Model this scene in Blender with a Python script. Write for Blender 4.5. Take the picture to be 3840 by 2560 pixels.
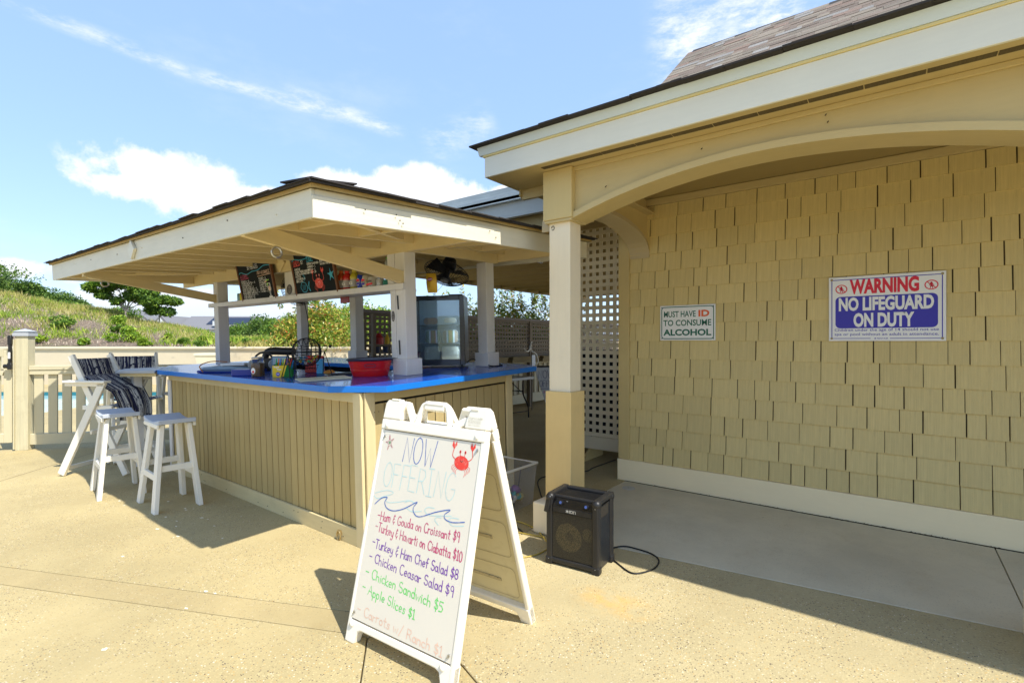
import bpy, math, random
import numpy as np
from mathutils import Matrix, Vector, noise
R_ = math.radians
random.seed(7)
S = bpy.context.scene
for o in list(bpy.data.objects):
    bpy.data.objects.remove(o)
COL = S.collection

# ------------------------------------------------------------------ camera
HEAD = 37.5
cam = bpy.data.cameras.new('camera')
cam.sensor_width = 36.0
cam.lens = 1880 / 3840 * 36
cam.clip_end = 3000
cam.clip_start = 0.05
co = bpy.data.objects.new('camera', cam)
co.location = (0, 0, 1.42)
co.rotation_euler = (R_(90), 0, R_(HEAD - 90))
COL.objects.link(co)
S.camera = co
FW = Vector((math.cos(R_(HEAD)), math.sin(R_(HEAD)), 0))
RT = Vector((math.sin(R_(HEAD)), -math.cos(R_(HEAD)), 0))


def far(lat, dep, z=0.0):
    """ground point: lateral metres to the right of the view line, metres of depth"""
    p = FW * dep + RT * lat
    return Vector((p.x, p.y, z))


# ------------------------------------------------------------------ sun, sky, exposure
SUNV = Vector((-0.05, -0.70, 1.0)).normalized()
sd = bpy.data.lights.new('sun', 'SUN')
sd.energy = 3.35
sd.angle = R_(0.53)
sd.color = (1.0, 0.95, 0.86)
so = bpy.data.objects.new('sun', sd)
so.rotation_euler = SUNV.to_track_quat('Z', 'Y').to_euler()
so.location = (0, 0, 20)
COL.objects.link(so)

W = bpy.data.worlds.new('World')
S.world = W
W.use_nodes = True
nt = W.node_tree
nt.nodes.clear()


class NG:
    """small node-graph helper"""

    def __init__(s, tree):
        s.t = tree

    def n(s, typ, **kw):
        nd = s.t.nodes.new(typ)
        for k, v in kw.items():
            setattr(nd, k, v)
        return nd

    def put(s, sock, v):
        if isinstance(v, bpy.types.NodeSocket):
            s.t.links.new(v, sock)
        elif v is not None:
            sock.default_value = v

    def m(s, op, a, b=None, c=None, clamp=False):
        nd = s.n('ShaderNodeMath', operation=op, use_clamp=clamp)
        s.put(nd.inputs[0], a)
        if b is not None:
            s.put(nd.inputs[1], b)
        if c is not None:
            s.put(nd.inputs[2], c)
        return nd.outputs[0]

    def vm(s, op, a, b=None):
        nd = s.n('ShaderNodeVectorMath', operation=op)
        s.put(nd.inputs[0], a)
        if b is not None:
            s.put(nd.inputs[1], b)
        return nd.outputs['Value'] if op in ('DOT_PRODUCT', 'LENGTH') else nd.outputs[0]

    def mix(s, f, a, b, blend='MIX'):
        nd = s.n('ShaderNodeMix', data_type='RGBA', blend_type=blend)
        s.put(nd.inputs[0], f)
        s.put(nd.inputs[6], a)
        s.put(nd.inputs[7], b)
        return nd.outputs[2]

    def noise(s, vec, scale, detail=4, rough=0.55, dist=0.0):
        nd = s.n('ShaderNodeTexNoise')
        s.put(nd.inputs['Vector'], vec)
        nd.inputs['Scale'].default_value = scale
        nd.inputs['Detail'].default_value = detail
        nd.inputs['Roughness'].default_value = rough
        nd.inputs['Distortion'].default_value = dist
        return nd.outputs[0]

    def vor(s, vec, scale, out='Distance', feat='F1'):
        nd = s.n('ShaderNodeTexVoronoi', feature=feat)
        s.put(nd.inputs['Vector'], vec)
        nd.inputs['Scale'].default_value = scale
        return nd.outputs[out]

    def mapv(s, vec, sc=(1, 1, 1), loc=(0, 0, 0), rot=(0, 0, 0)):
        nd = s.n('ShaderNodeMapping')
        s.put(nd.inputs['Vector'], vec)
        nd.inputs['Scale'].default_value = sc
        nd.inputs['Location'].default_value = loc
        nd.inputs['Rotation'].default_value = rot
        return nd.outputs[0]

    def ramp(s, f, stops, interp='LINEAR'):
        nd = s.n('ShaderNodeValToRGB')
        s.put(nd.inputs[0], f)
        e = nd.color_ramp
        e.interpolation = interp
        while len(e.elements) < len(stops):
            e.elements.new(0.5)
        for el, (p, c) in zip(e.elements, stops):
            el.position = p
            el.color = c if len(c) == 4 else (*c, 1)
        return nd.outputs[0]

    def smooth(s, x, a, b):
        nd = s.n('ShaderNodeMapRange', interpolation_type='SMOOTHSTEP')
        s.put(nd.inputs[0], x)
        nd.inputs[1].default_value = a
        nd.inputs[2].default_value = b
        return nd.outputs[0]


g = NG(nt)
sky = g.n('ShaderNodeTexSky', sky_type='NISHITA')
sky.sun_disc = False
sky.sun_elevation = math.asin(SUNV.z)
sky.sun_rotation = math.atan2(SUNV.x, SUNV.y)
sky.air_density = 1.0
sky.dust_density = 0.6
sky.ozone_density = 1.2
tc = g.n('ShaderNodeTexCoord').outputs['Generated']


def skydir(u, v):
    return (FW + RT * ((u - 1920) / 1880) + Vector((0, 0, -(v - 1280) / 1880))).normalized()


def blob(u, v, rh, rv):
    d = skydir(u, v)
    r = d.cross(Vector((0, 0, 1))).normalized()
    up = r.cross(d)
    a = g.m('DIVIDE', g.vm('DOT_PRODUCT', tc, tuple(r)), rh)
    b = g.m('DIVIDE', g.vm('DOT_PRODUCT', tc, tuple(up)), rv)
    q = g.m('SQRT', g.m('ADD', g.m('MULTIPLY', a, a), g.m('MULTIPLY', b, b)))
    front = g.m('GREATER_THAN', g.vm('DOT_PRODUCT', tc, tuple(d)), 0.2)
    return g.m('SUBTRACT', g.m('SUBTRACT', 1.0, q), g.m('MULTIPLY', g.m('SUBTRACT', 1.0, front), 20.0))


def maxall(lst):
    v = lst[0]
    for w in lst[1:]:
        v = g.m('MAXIMUM', v, w)
    return v


n1 = g.noise(tc, 7.0, 9, 0.62)
n2 = g.noise(tc, 2.2, 3, 0.5)
cum = maxall([blob(480, 700, .06, .035), blob(650, 680, .13, .058), blob(800, 745, .12, .04), blob(980, 740, .08, .025),
              blob(1530, 705, .11, .045), blob(1330, 690, .10, .03), blob(1650, 760, .10, .05), blob(1790, 760, .13, .04),
              blob(1900, 720, .06, .02), blob(40, 1000, .07, .025), blob(-60, 1000, .10, .03),
              blob(1000, 1180, .20, .03), blob(620, 1130, .12, .03), blob(1370, 1180, .03, .02),
              blob(4300, 700, .3, .07)])
cd = g.m('MULTIPLY', g.smooth(g.m('ADD', cum, g.m('MULTIPLY', g.m('SUBTRACT', n1, 0.54), 3.0)), 0.0, 0.42), g.smooth(cum, -.24, .0))
# unseen clouds behind the view, cover raised for fill light
sx = g.n('ShaderNodeSeparateXYZ')
g.put(sx.inputs[0], tc)
zc = sx.outputs[2]
back = g.smooth(g.m('MULTIPLY', g.vm('DOT_PRODUCT', tc, tuple(FW)), -1.0), -0.12, 0.25)
band = g.m('MULTIPLY', g.smooth(zc, 0.0, 0.08), g.smooth(zc, 0.5, 0.2))
fill_clouds = g.m('MULTIPLY', g.m('MULTIPLY', g.smooth(g.m('ADD', n1, g.m('MULTIPLY', n2, .6)), 0.80, .95), band), back)
cd = g.m('MAXIMUM', cd, fill_clouds)


def streak(p1, p2, w, amt, lo=-0.1, hi=1.1, seed=0.0):
    d1, d2 = skydir(*p1), skydir(*p2)
    nn = d1.cross(d2).normalized()
    mid = (d1 + d2).normalized()
    al = (d2 - d1)
    L = al.length
    al.normalize()
    dv = g.vm('ADD', tc, (seed, 0, 0))
    wob = g.m('MULTIPLY', g.m('SUBTRACT', g.noise(dv, 5.0, 5, .6), .5), .05)
    dist = g.m('ABSOLUTE', g.m('ADD', g.vm('DOT_PRODUCT', tc, tuple(nn)), g.m('MULTIPLY', wob, min(1, w * 22))))
    t = g.m('DIVIDE', g.m('ABSOLUTE', g.m('SUBTRACT', g.vm('DOT_PRODUCT', tc, tuple(al)), al.dot(mid))), L * .55)
    m1 = g.smooth(dist, w, 0.0)
    m2 = g.smooth(t, 1.1, 0.6)
    wisp = g.smooth(g.noise(g.mapv(dv, (1, 1, 3)), 16.0, 6, .7), .35, .75)
    return g.m('MULTIPLY', g.m('MULTIPLY', m1, m2), g.m('MULTIPLY', wisp, amt))


st = maxall([streak((20, 10), (760, 290), .016, .6), streak((700, 270), (1460, 490), .016, .8, seed=3),
             streak((1080, 350), (1500, 500), .02, .8, seed=5), streak((1600, 560), (1850, 440), .05, .5, seed=2),
             streak((2450, 190), (3050, 20), .12, 1.0, seed=9), streak((2550, 130), (2950, 180), .10, .75, seed=8)])
veil = g.m('MULTIPLY', g.smooth(g.noise(g.mapv(tc, (1, 1, 2.5)), 3.2, 7, .62), .5, .8), .16)
cl = g.m('ADD', g.m('MAXIMUM', cd, st), veil, clamp=True)
shade = g.smooth(g.noise(g.vm('ADD', tc, (0, 0, .02)), 6.0, 5, .6), .35, .65)
low = g.smooth(zc, .13, .02)
ccol = g.mix(g.m('MULTIPLY', shade, .35), (4.6, 4.6, 4.65, 1), (3.9, 4.1, 4.45, 1))
ccol = g.mix(low, ccol, (3.3, 3.7, 4.2, 1))
skc = g.mix(0.55, sky.outputs[0], (2.35, 3.55, 5.6, 1))
bgc = g.mix(g.m('MULTIPLY', cl, .93), g.mix(1.0, skc, (.87, .88, .90, 1), 'MULTIPLY'), ccol)
bg = g.n('ShaderNodeBackground')
bg.inputs[1].default_value = 0.13
g.put(bg.inputs[0], bgc)
wo = g.n('ShaderNodeOutputWorld')
nt.links.new(bg.outputs[0], wo.inputs[0])

S.view_settings.view_transform = 'Standard'
S.view_settings.look = 'None'
S.view_settings.gamma = 1
S.view_settings.use_curve_mapping = False
S.view_settings.exposure = 1.06
S.render.engine = 'CYCLES'
S.cycles.max_bounces = 8
S.cycles.diffuse_bounces = 6
S.cycles.transparent_max_bounces = 12
S.cycles.use_denoising = True


# ------------------------------------------------------------------ materials
MATS = {}


def rgb(r, g_, b):
    f = lambda c: (c / 255 / 12.92) if c / 255 <= .04045 else ((c / 255 + .055) / 1.055) ** 2.4
    return (f(r), f(g_), f(b), 1)


def mat(name, col, rough=.55, var=.06, grain=None, gstr=.0, bump=.0, bscale=60, vary=.0, metal=0., spec=.5, coat=0., dirt=0.,
        dirtcol=(.12, .09, .05, 1), trans=0., emit=None, ior=1.45, dscale=2.0):
    if name in MATS:
        return MATS[name]
    m = bpy.data.materials.new(name)
    m.use_nodes = True
    t = m.node_tree
    h = NG(t)
    b = t.nodes['Principled BSDF']
    b.inputs['Roughness'].default_value = rough
    b.inputs['Metallic'].default_value = metal
    b.inputs['Specular IOR Level'].default_value = spec
    b.inputs['Coat Weight'].default_value = coat
    b.inputs['Transmission Weight'].default_value = trans
    b.inputs['IOR'].default_value = ior
    oc = h.n('ShaderNodeTexCoord').outputs['Object']
    c = tuple(col[:3]) + (1,)
    if var or vary or grain or dirt:
        v = None
        if var:
            v = h.m('MULTIPLY_ADD', h.noise(oc, 3.1, 6, .65), var * 2.4, 1 - var * 1.2)
        if vary:
            r = h.n('ShaderNodeObjectInfo').outputs['Random']
            r = h.m('MULTIPLY_ADD', r, vary * 2, 1 - vary)
            v = r if v is None else h.m('MULTIPLY', v, r)
        if grain:
            gn = h.noise(h.mapv(oc, grain), 1.0, 5, .7, .4)
            gv = h.m('MULTIPLY_ADD', gn, gstr * 2, 1 - gstr)
            v = gv if v is None else h.m('MULTIPLY', v, gv)
        cc = c
        if dirt:
            dm = h.m('MULTIPLY', h.smooth(h.noise(oc, dscale, 8, .7), .5, .75), dirt)
            cc = h.mix(dm, c, dirtcol)
        if v is not None:
            cb = h.n('ShaderNodeCombineXYZ')
            for i in range(3):
                h.put(cb.inputs[i], v)
            cc = h.mix(1.0, cc, cb.outputs[0], 'MULTIPLY')
        h.put(b.inputs['Base Color'], cc)
    else:
        b.inputs['Base Color'].default_value = c
    if bump:
        bn = h.n('ShaderNodeBump')
        bn.inputs['Strength'].default_value = 1.0
        bn.inputs['Distance'].default_value = bump
        src = h.noise(h.mapv(oc, grain) if grain else oc, 1.0 if grain else bscale, 5, .65, .3)
        h.put(bn.inputs['Height'], src)
        h.put(b.inputs['Normal'], bn.outputs[0])
    if emit:
        b.inputs['Emission Color'].default_value = (*emit[:3], 1)
        b.inputs['Emission Strength'].default_value = emit[3]
    MATS[name] = m
    return m


GZ = (26, 26, 2.2)   # grain along z
GX = (2.2, 26, 26)
GY = (26, 2.2, 26)
KH = (.67, .535, .235)
M_shingle = mat('shingle paint', KH, .62, .05, GZ, .20, .0022, vary=.05, dirt=.30, dirtcol=(.46, .36, .17, 1), dscale=5)
M_khaki = mat('khaki trim paint', (.60, .465, .20), .6, .05, GZ, .06, .0009, dirt=.08)
M_khakiy = mat('khaki trim paint y', (.55, .435, .205), .6, .05, GY, .07, .0012, dirt=.08)
M_cream = mat('cream column paint', (.84, .74, .54), .5, .05, GZ, .05, .0006, dirt=.12, dirtcol=(.5, .46, .36, 1))
M_skirt = mat('skirting paint', (.95, .80, .50), .5, .04, GY, .03, .0004, dirt=.06, dirtcol=(.45, .38, .26, 1))
M_fascia = mat('fascia paint', (.76, .74, .62), .45, .04, GY, .05, .0006, dirt=.06, dirtcol=(.5, .48, .38, 1))
M_crown = mat('crown paint', (.62, .70, .72), .4, .04, GY, .04)
M_glow = mat('painted reflected glow', (.72, .60, .27), .5, .08, GY, .08)  # yellow tint stands for light reflected under the crown
M_fence = mat('fence paint', (.54, .485, .32), .6, .05, GZ, .10, .001, vary=.05, dirt=.15, dirtcol=(.38, .32, .2, 1))
M_fencex = mat('fence rail paint', (.54, .485, .32), .6, .05, GX, .10, .001, vary=.04, dirt=.15, dirtcol=(.38, .32, .2, 1))
M_plank = mat('bar plank paint', (.46, .34, .135), .6, .07, GZ, .22, .0018, vary=.10, dirt=.35, dirtcol=(.15, .11, .05, 1))
M_btrim = mat('bar trim paint', (.62, .51, .27), .55, .07, GY, .16, .001, vary=.05, dirt=.25, dirtcol=(.3, .22, .1, 1))
M_btrimx = mat('bar trim paint x', (.54, .43, .21), .55, .07, GX, .14, .001, vary=.05, dirt=.25, dirtcol=(.3, .22, .1, 1))
M_btrimz = mat('bar corner paint', (.64, .53, .30), .55, .07, GZ, .16, .0012, vary=.05, dirt=.25, dirtcol=(.3, .22, .1, 1))
M_kbeam = mat('kiosk beam paint', (.74, .60, .31), .55, .05, GY, .12, .001, vary=.05, dirt=.18, dirtcol=(.36, .27, .12, 1))
M_kbeamx = mat('kiosk rafter paint', (.74, .60, .31), .55, .05, GX, .12, .001, vary=.07, dirt=.18, dirtcol=(.36, .27, .12, 1))
M_kfascia = mat('kiosk fascia paint', (.70, .67, .54), .5, .05, GY, .12, .0014, dirt=.12, dirtcol=(.5, .42, .24, 1))
M_kfasciax = mat('kiosk fascia paint x', (.72, .68, .54), .5, .05, GX, .12, .0014, dirt=.12, dirtcol=(.5, .42, .24, 1))
M_kpost = mat('kiosk post paint', (.74, .72, .68), .5, .05, GZ, .10, .001, vary=.05, dirt=.2, dirtcol=(.42, .38, .28, 1))
M_ply = mat('bare plywood edge', (.42, .28, .09), .8, .2, GY, .35, dirt=.4)
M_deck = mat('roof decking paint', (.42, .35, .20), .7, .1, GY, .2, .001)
M_blue = mat('blue counter paint', (.010, .070, .44), .26, .08, None, 0, .0006, 25, coat=.3, dirt=.12, dirtcol=(.02, .05, .3, 1))
M_bluelit = mat('blue counter edge sunlit', (.008, .17, .60), .3, .08, None, 0, .0012, 40)  # edge blue lightened to carry its sunlit look
M_grey = mat('grey counter shelf', (.38, .40, .42), .25, .05)
M_white = mat('white plastic', (.86, .81, .68), .35, .03, dirt=.10, dirtcol=(.6, .5, .3, 1), dscale=6)
M_sheet = mat('whiteboard sheet', (.72, .665, .55), .28, .02)
M_inner = mat('aged cream plastic', (.68, .60, .36), .5, .06, dirt=.35, dirtcol=(.42, .34, .16, 1), dscale=14)
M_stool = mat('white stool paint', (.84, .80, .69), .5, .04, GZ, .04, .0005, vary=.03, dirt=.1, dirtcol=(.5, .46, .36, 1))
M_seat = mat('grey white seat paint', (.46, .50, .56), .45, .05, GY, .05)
M_black = mat('black plastic', (.014, .014, .014), .38, .1, None, 0, .0004, 300)
M_blackm = mat('black metal', (.012, .012, .013), .4, .0, metal=.3)
M_rub = mat('black rubber', (.012, .012, .012), .55, .0)
M_steel = mat('steel', (.55, .55, .55), .3, .05, metal=1.)
M_dark = mat('dark recess', (.02, .017, .012), .9, .0)
M_gray = mat('grey lattice paint', (.15, .115, .075), .6, .06, vary=.05)
M_graycap = mat('grey lattice cap paint', (.17, .14, .125), .5, .06)
M_latt = mat('khaki lattice paint', (.84, .74, .52), .6, .04, vary=.06)
M_beige = mat('beige stucco', (.60, .52, .37), .8, .06, None, 0, .002, 30, dirt=.12, dirtcol=(.4, .33, .2, 1))
M_glass = mat('clear glass', (.85, .92, .95), .02, 0, trans=1.0, ior=1.45)
M_red = mat('red plastic', (.62, .012, .012), .22, .05, coat=.3)
M_navy = mat('navy plastic', (.01, .014, .06), .3, .05)
M_woodb = mat('brown wood frame', (.17, .065, .022), .55, .1, GZ, .3)
M_chalk = mat('chalkboard', (.012, .016, .018), .8, .15, spec=.2)


def marker(nm, c):
    return mat('marker ' + nm, c, .5, .12, None, 0, dirt=(.55 if nm in ('blue', 'aqua', 'pink', 'purple', 'green', 'orange', 'red') else 0), dirtcol=(.68, .62, .50, 1), dscale=38)


INK = dict(blue=marker('blue', (.02, .10, .42)), aqua=marker('aqua', (.48, .67, .64)), pink=marker('pink', (.52, .03, .14)),
           purple=marker('purple', (.17, .04, .34)), green=marker('green', (.10, .62, .10)), orange=marker('orange', (.76, .50, .36)),
           red=marker('red', (.75, .05, .03)), white=marker('white', (.85, .85, .82)), cyan=marker('cyan', (.04, .42, .62)),
           grey=marker('grey', (.30, .30, .32)), signred=mat('sign red', (.72, .01, .03), .4, 0), signblue=mat('sign blue', (.035, .025, .42), .35, 0),
           signgreen=mat('sign green', (.0, .13, .075), .4, 0), signorange=mat('sign orange', (.80, .13, .02), .4, 0),
           navy=mat('ink navy', (.02, .03, .16), .4, 0), lime=marker('lime', (.35, .7, .05)), black=mat('ink black', (.02, .02, .02), .5, 0))


def special_concrete(name, base, peb=1.0, shadecol=None, roughness=.8, fine=False):
    m = bpy.data.materials.new(name)
    m.use_nodes = True
    h = NG(m.node_tree)
    b = m.node_tree.nodes['Principled BSDF']
    b.inputs['Roughness'].default_value = roughness
    b.inputs['Specular IOR Level'].default_value = .3
    oc = h.n('ShaderNodeTexCoord').outputs['Object']
    big = h.noise(oc, .8, 6, .6)
    mid = h.noise(oc, 5.5, 6, .7)
    c = h.mix(h.smooth(big, .35, .7), tuple(x * .84 for x in base[:3]) + (1,), tuple(min(1, x * 1.09) for x in base[:3]) + (1,))
    c = h.mix(h.m('MULTIPLY', h.smooth(mid, .5, .78), .34), c, (base[0] * .72, base[1] * .64, base[2] * .52, 1))
    # pebbles
    vec = h.vm('ADD', oc, (0, 0, 0))
    vd = h.vor(vec, 120)
    vcn = h.n('ShaderNodeTexVoronoi')
    h.put(vcn.inputs['Vector'], vec)
    vcn.inputs['Scale'].default_value = 120
    sp = h.n('ShaderNodeSeparateColor')
    h.put(sp.inputs[0], vcn.outputs['Color'])
    pc = h.ramp(sp.outputs[0], [(0, (.09, .075, .06)), (.06, (.15, .115, .075)), (.12, tuple(x * .62 for x in base[:3])),
                                (.2, tuple(x * .85 for x in base[:3])), (.5, tuple(x * 1.0 for x in base[:3])), (.72, tuple(min(.95, x * 1.16) for x in base[:3])),
                                (.86, (base[0] * 1.02, base[1] * .83, base[2] * .58)), (.955, (.66, .58, .44)), (1, tuple(x * .72 for x in base[:3]))], 'CONSTANT')
    inside = h.smooth(vd, .50, .30)
    amt = h.m('MULTIPLY', inside, h.m('MULTIPLY', h.smooth(h.noise(oc, 2.3, 4, .6), .32, .62), .85 * peb))
    amt = h.m('ADD', amt, h.m('MULTIPLY', inside, .22 * peb), clamp=True)
    c = h.mix(amt, c, pc)
    fn = h.noise(oc, 260, 3, .7)
    c = h.mix(h.m('MULTIPLY', h.smooth(fn, .56, .75), .35), c, tuple(x * .55 for x in base[:3]) + (1,))
    # rust stain and scattered dark dots
    st_ = h.smooth(h.vm('LENGTH', h.mapv(oc, (5.5, 3.2, 1), (-5.5 * 2.50, -3.2 * 1.22, 0))), 1.0, .2)
    st_ = h.m('MULTIPLY', st_, h.smooth(h.noise(oc, 9, 4, .6), .35, .6))
    c = h.mix(h.m('MULTIPLY', st_, .5), c, (.62, .36, .09, 1))
    dots = h.smooth(h.vor(oc, 3.2), .03, .012)
    c = h.mix(h.m('MULTIPLY', dots, .55), c, (.06, .055, .05, 1))
    h.put(b.inputs['Base Color'], c)
    bn = h.n('ShaderNodeBump')
    bn.inputs['Distance'].default_value = .0015
    bn.inputs['Strength'].default_value = .6 * peb + .15
    h.put(bn.inputs['Height'], h.m('ADD', h.m('MULTIPLY', vd, -.8), h.noise(oc, 60, 4, .6)))
    h.put(b.inputs['Normal'], bn.outputs[0])
    return m


M_patio = special_concrete('exposed aggregate concrete', (.445, .36, .182), 1.0)
M_band = special_concrete('smooth concrete border', (.43, .343, .172), .5)
M_agg = special_concrete('coarse aggregate concrete', (.455, .38, .21), 1.15)
M_walk = special_concrete('grey walkway concrete', (.63, .57, .41), .22)
M_joint = mat('joint dirt', (.15, .11, .065), .95, .3, dirt=.4, dirtcol=(.03, .04, .01, 1))


# ------------------------------------------------------------------ mesh builder
class MB:
    def __init__(s, M=None):
        s.v, s.f, s.mi, s.M, s.cur = [], [], [], M, 0

    def add(s, vs, fs):
        n = len(s.v)
        if s.M is not None:
            vs = [tuple(s.M @ Vector(p)) for p in vs]
        else:
            vs = [tuple(p) for p in vs]
        s.v += vs
        s.f += [tuple(i + n for i in f) for f in fs]
        s.mi += [s.cur] * len(fs)
        return s

    def box(s, x0, y0, z0, x1, y1, z1):
        if x0 > x1: x0, x1 = x1, x0
        if y0 > y1: y0, y1 = y1, y0
        if z0 > z1: z0, z1 = z1, z0
        return s.add([(x0, y0, z0), (x1, y0, z0), (x1, y1, z0), (x0, y1, z0), (x0, y0, z1), (x1, y0, z1), (x1, y1, z1), (x0, y1, z1)],
                     [(0, 3, 2, 1), (4, 5, 6, 7), (0, 1, 5, 4), (1, 2, 6, 5), (2, 3, 7, 6), (3, 0, 4, 7)])

    def beam(s, p, q, w, h, up=(0, 0, 1)):
        p, q, up = Vector(p), Vector(q), Vector(up)
        d = (q - p).normalized()
        sd_ = d.cross(up)
        if sd_.length < 1e-5:
            sd_ = d.cross(Vector((1, 0, 0)))
        sd_.normalize()
        u = sd_.cross(d)
        vs = []
        for c in (p, q):
            for a, b in ((-1, -1), (1, -1), (1, 1), (-1, 1)):
                vs.append(c + sd_ * (a * w / 2) + u * (b * h / 2))
        return s.add(vs, [(0, 1, 2, 3), (7, 6, 5, 4), (0, 4, 5, 1), (1, 5, 6, 2), (2, 6, 7, 3), (3, 7, 4, 0)])

    def tube(s, pts, r, n=8, closed=False):
        pts = [Vector(p) for p in pts]
        m = len(pts)
        rs = r if isinstance(r, (list, tuple)) else [r] * m
        vs = []
        prev = None
        for i, p in enumerate(pts):
            if closed:
                d = pts[(i + 1) % m] - pts[i - 1]
            else:
                d = pts[min(i + 1, m - 1)] - pts[max(i - 1, 0)]
            d.normalize()
            if prev is None:
                a = d.cross(Vector((0, 0, 1)))
                if a.length < .05:
                    a = d.cross(Vector((1, 0, 0)))
            else:
                a = prev - d * prev.dot(d)
            a.normalize()
            prev = a
            b = d.cross(a)
            for k in range(n):
                t = 2 * math.pi * k / n
                vs.append(p + (a * math.cos(t) + b * math.sin(t)) * rs[i])
        fs = []
        for i in range(m if closed else m - 1):
            j = (i + 1) % m
            for k in range(n):
                l = (k + 1) % n
                fs.append((i * n + k, i * n + l, j * n + l, j * n + k))
        if not closed:
            fs.append(tuple(range(n))[::-1])
            fs.append(tuple(range((m - 1) * n, m * n)))
        return s.add(vs, fs)

    def lathe(s, prof, n=20, c=(0, 0, 0), sx=1., sy=1.):
        vs = []
        for r, z in prof:
            for k in range(n):
                t = 2 * math.pi * k / n
                vs.append((c[0] + r * math.cos(t) * sx, c[1] + r * math.sin(t) * sy, c[2] + z))
        fs = []
        for i in range(len(prof) - 1):
            for k in range(n):
                l = (k + 1) % n
                fs.append((i * n + k, i * n + l, (i + 1) * n + l, (i + 1) * n + k))
        if prof[0][0] > 1e-6:
            fs.append(tuple(range(n))[::-1])
        if prof[-1][0] > 1e-6:
            fs.append(tuple(range((len(prof) - 1) * n, len(prof) * n)))
        return s.add(vs, fs)

    def prism(s, poly, z0, z1, axis='z'):
        n = len(poly)
        f = {'z': lambda a, b, c: (a, b, c), 'x': lambda a, b, c: (c, a, b), 'y': lambda a, b, c: (a, c, b)}[axis]
        vs = [f(a, b, z0) for a, b in poly] + [f(a, b, z1) for a, b in poly]
        fs = [tuple(range(n))[::-1], tuple(range(n, 2 * n))]
        for i in range(n):
            j = (i + 1) % n
            fs.append((i, j, n + j, n + i))
        return s.add(vs, fs)

    def ribbon(s, pts, w, z=0.):
        pts = [Vector((p[0], p[1])) for p in pts]
        pts = [p for i, p in enumerate(pts) if i == 0 or (p - pts[i - 1]).length > 1e-6]
        m = len(pts)
        if m < 2:
            return s
        vs = []
        for i, p in enumerate(pts):
            d = pts[min(i + 1, m - 1)] - pts[max(i - 1, 0)]
            d.normalize()
            nrm = Vector((-d.y, d.x)) * w / 2
            if i == 0: p = p - d * w / 2
            if i == m - 1: p = p + d * w / 2
            vs += [(p.x + nrm.x, p.y + nrm.y, z), (p.x - nrm.x, p.y - nrm.y, z)]
        return s.add(vs, [(2 * i, 2 * i + 1, 2 * i + 3, 2 * i + 2) for i in range(m - 1)])

    def disc(s, cx, cy, rx, ry, z=0., n=20, rot=0.):
        vs = []
        for k in range(n):
            t = 2 * math.pi * k / n
            a, b = rx * math.cos(t), ry * math.sin(t)
            vs.append((cx + a * math.cos(rot) - b * math.sin(rot), cy + a * math.sin(rot) + b * math.cos(rot), z))
        return s.add(vs, [tuple(range(n))])

    def sphere(s, c, r, n=10, m=7, sc=(1, 1, 1)):
        prof = []
        vs = [(c[0], c[1], c[2] - r * sc[2])]
        for i in range(1, m):
            a = -math.pi / 2 + math.pi * i / m
            for k in range(n):
                t = 2 * math.pi * k / n
                vs.append((c[0] + r * sc[0] * math.cos(a) * math.cos(t), c[1] + r * sc[1] * math.cos(a) * math.sin(t), c[2] + r * sc[2] * math.sin(a)))
        vs.append((c[0], c[1], c[2] + r * sc[2]))
        fs = [(0, 1 + (k + 1) % n, 1 + k) for k in range(n)]
        for i in range(m - 2):
            for k in range(n):
                l = (k + 1) % n
                fs.append((1 + i * n + k, 1 + i * n + l, 1 + (i + 1) * n + l, 1 + (i + 1) * n + k))
        L = len(vs) - 1
        fs += [(L, 1 + (m - 2) * n + k, 1 + (m - 2) * n + (k + 1) % n) for k in range(n)]
        return s.add(vs, fs)

    def mesh(s, name, mats, smooth=False):
        me = bpy.data.meshes.new(name)
        me.from_pydata(s.v, [], s.f)
        for m in (mats if isinstance(mats, (list, tuple)) else [mats]):
            me.materials.append(m)
        if any(s.mi):
            me.polygons.foreach_set('material_index', s.mi)
        if smooth:
            me.polygons.foreach_set('use_smooth', [True] * len(me.polygons))
            me.set_sharp_from_angle(angle=R_(38))
        me.update()
        return me

    def build(s, name, mats, parent=None, smooth=False, bevel=0., **tags):
        o = bpy.data.objects.new(name, s.mesh(name, mats, smooth))
        COL.objects.link(o)
        if parent is not None:
            o.parent = parent
        if bevel:
            bm_ = o.modifiers.new('bevel', 'BEVEL')
            bm_.width = bevel
            bm_.segments = 1 if bevel < .004 else 2
            bm_.limit_method = 'ANGLE'
            bm_.angle_limit = R_(50)
        for k, v in tags.items():
            o[k] = v
        return o


def thing(name, label, category, M=None, group=None):
    o = bpy.data.objects.new(name, None)
    o.empty_display_size = .1
    COL.objects.link(o)
    o['label'] = label
    o['category'] = category
    if group:
        o['group'] = group
    if M is not None:
        o.matrix_world = M
    return o


def tag(o, label, category, group=None):
    o['label'] = label
    o['category'] = category
    if group:
        o['group'] = group
    return o


def copy_tree(o, parent=None):
    c = o.copy()
    COL.objects.link(c)
    c.parent = parent
    for ch in list(o.children):
        copy_tree(ch, c)
    return c


def T(x, y, z, rz=0.):
    return Matrix.Translation((x, y, z)) @ Matrix.Rotation(rz, 4, 'Z')


def basis(o, x, y, z):
    x, y, z = Vector(x), Vector(y), Vector(z)
    return Matrix(((x.x, y.x, z.x, o[0]), (x.y, y.y, z.y, o[1]), (x.z, y.z, z.z, o[2]), (0, 0, 0, 1)))


# kiosk frame: local a (away right), b (away left), c up; leans slightly as the slab slopes
TAU = .033
P0 = Vector((2.123, 2.884, 0))
ct, sn = math.cos(TAU), math.sin(TAU)
KM = basis(P0, (ct, 0, sn), (0, 1, 0), (-sn, 0, ct))
CT = 1.12


def K(a, b, c=CT, rz=0.):
    return KM @ T(a, b, c, rz)


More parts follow.
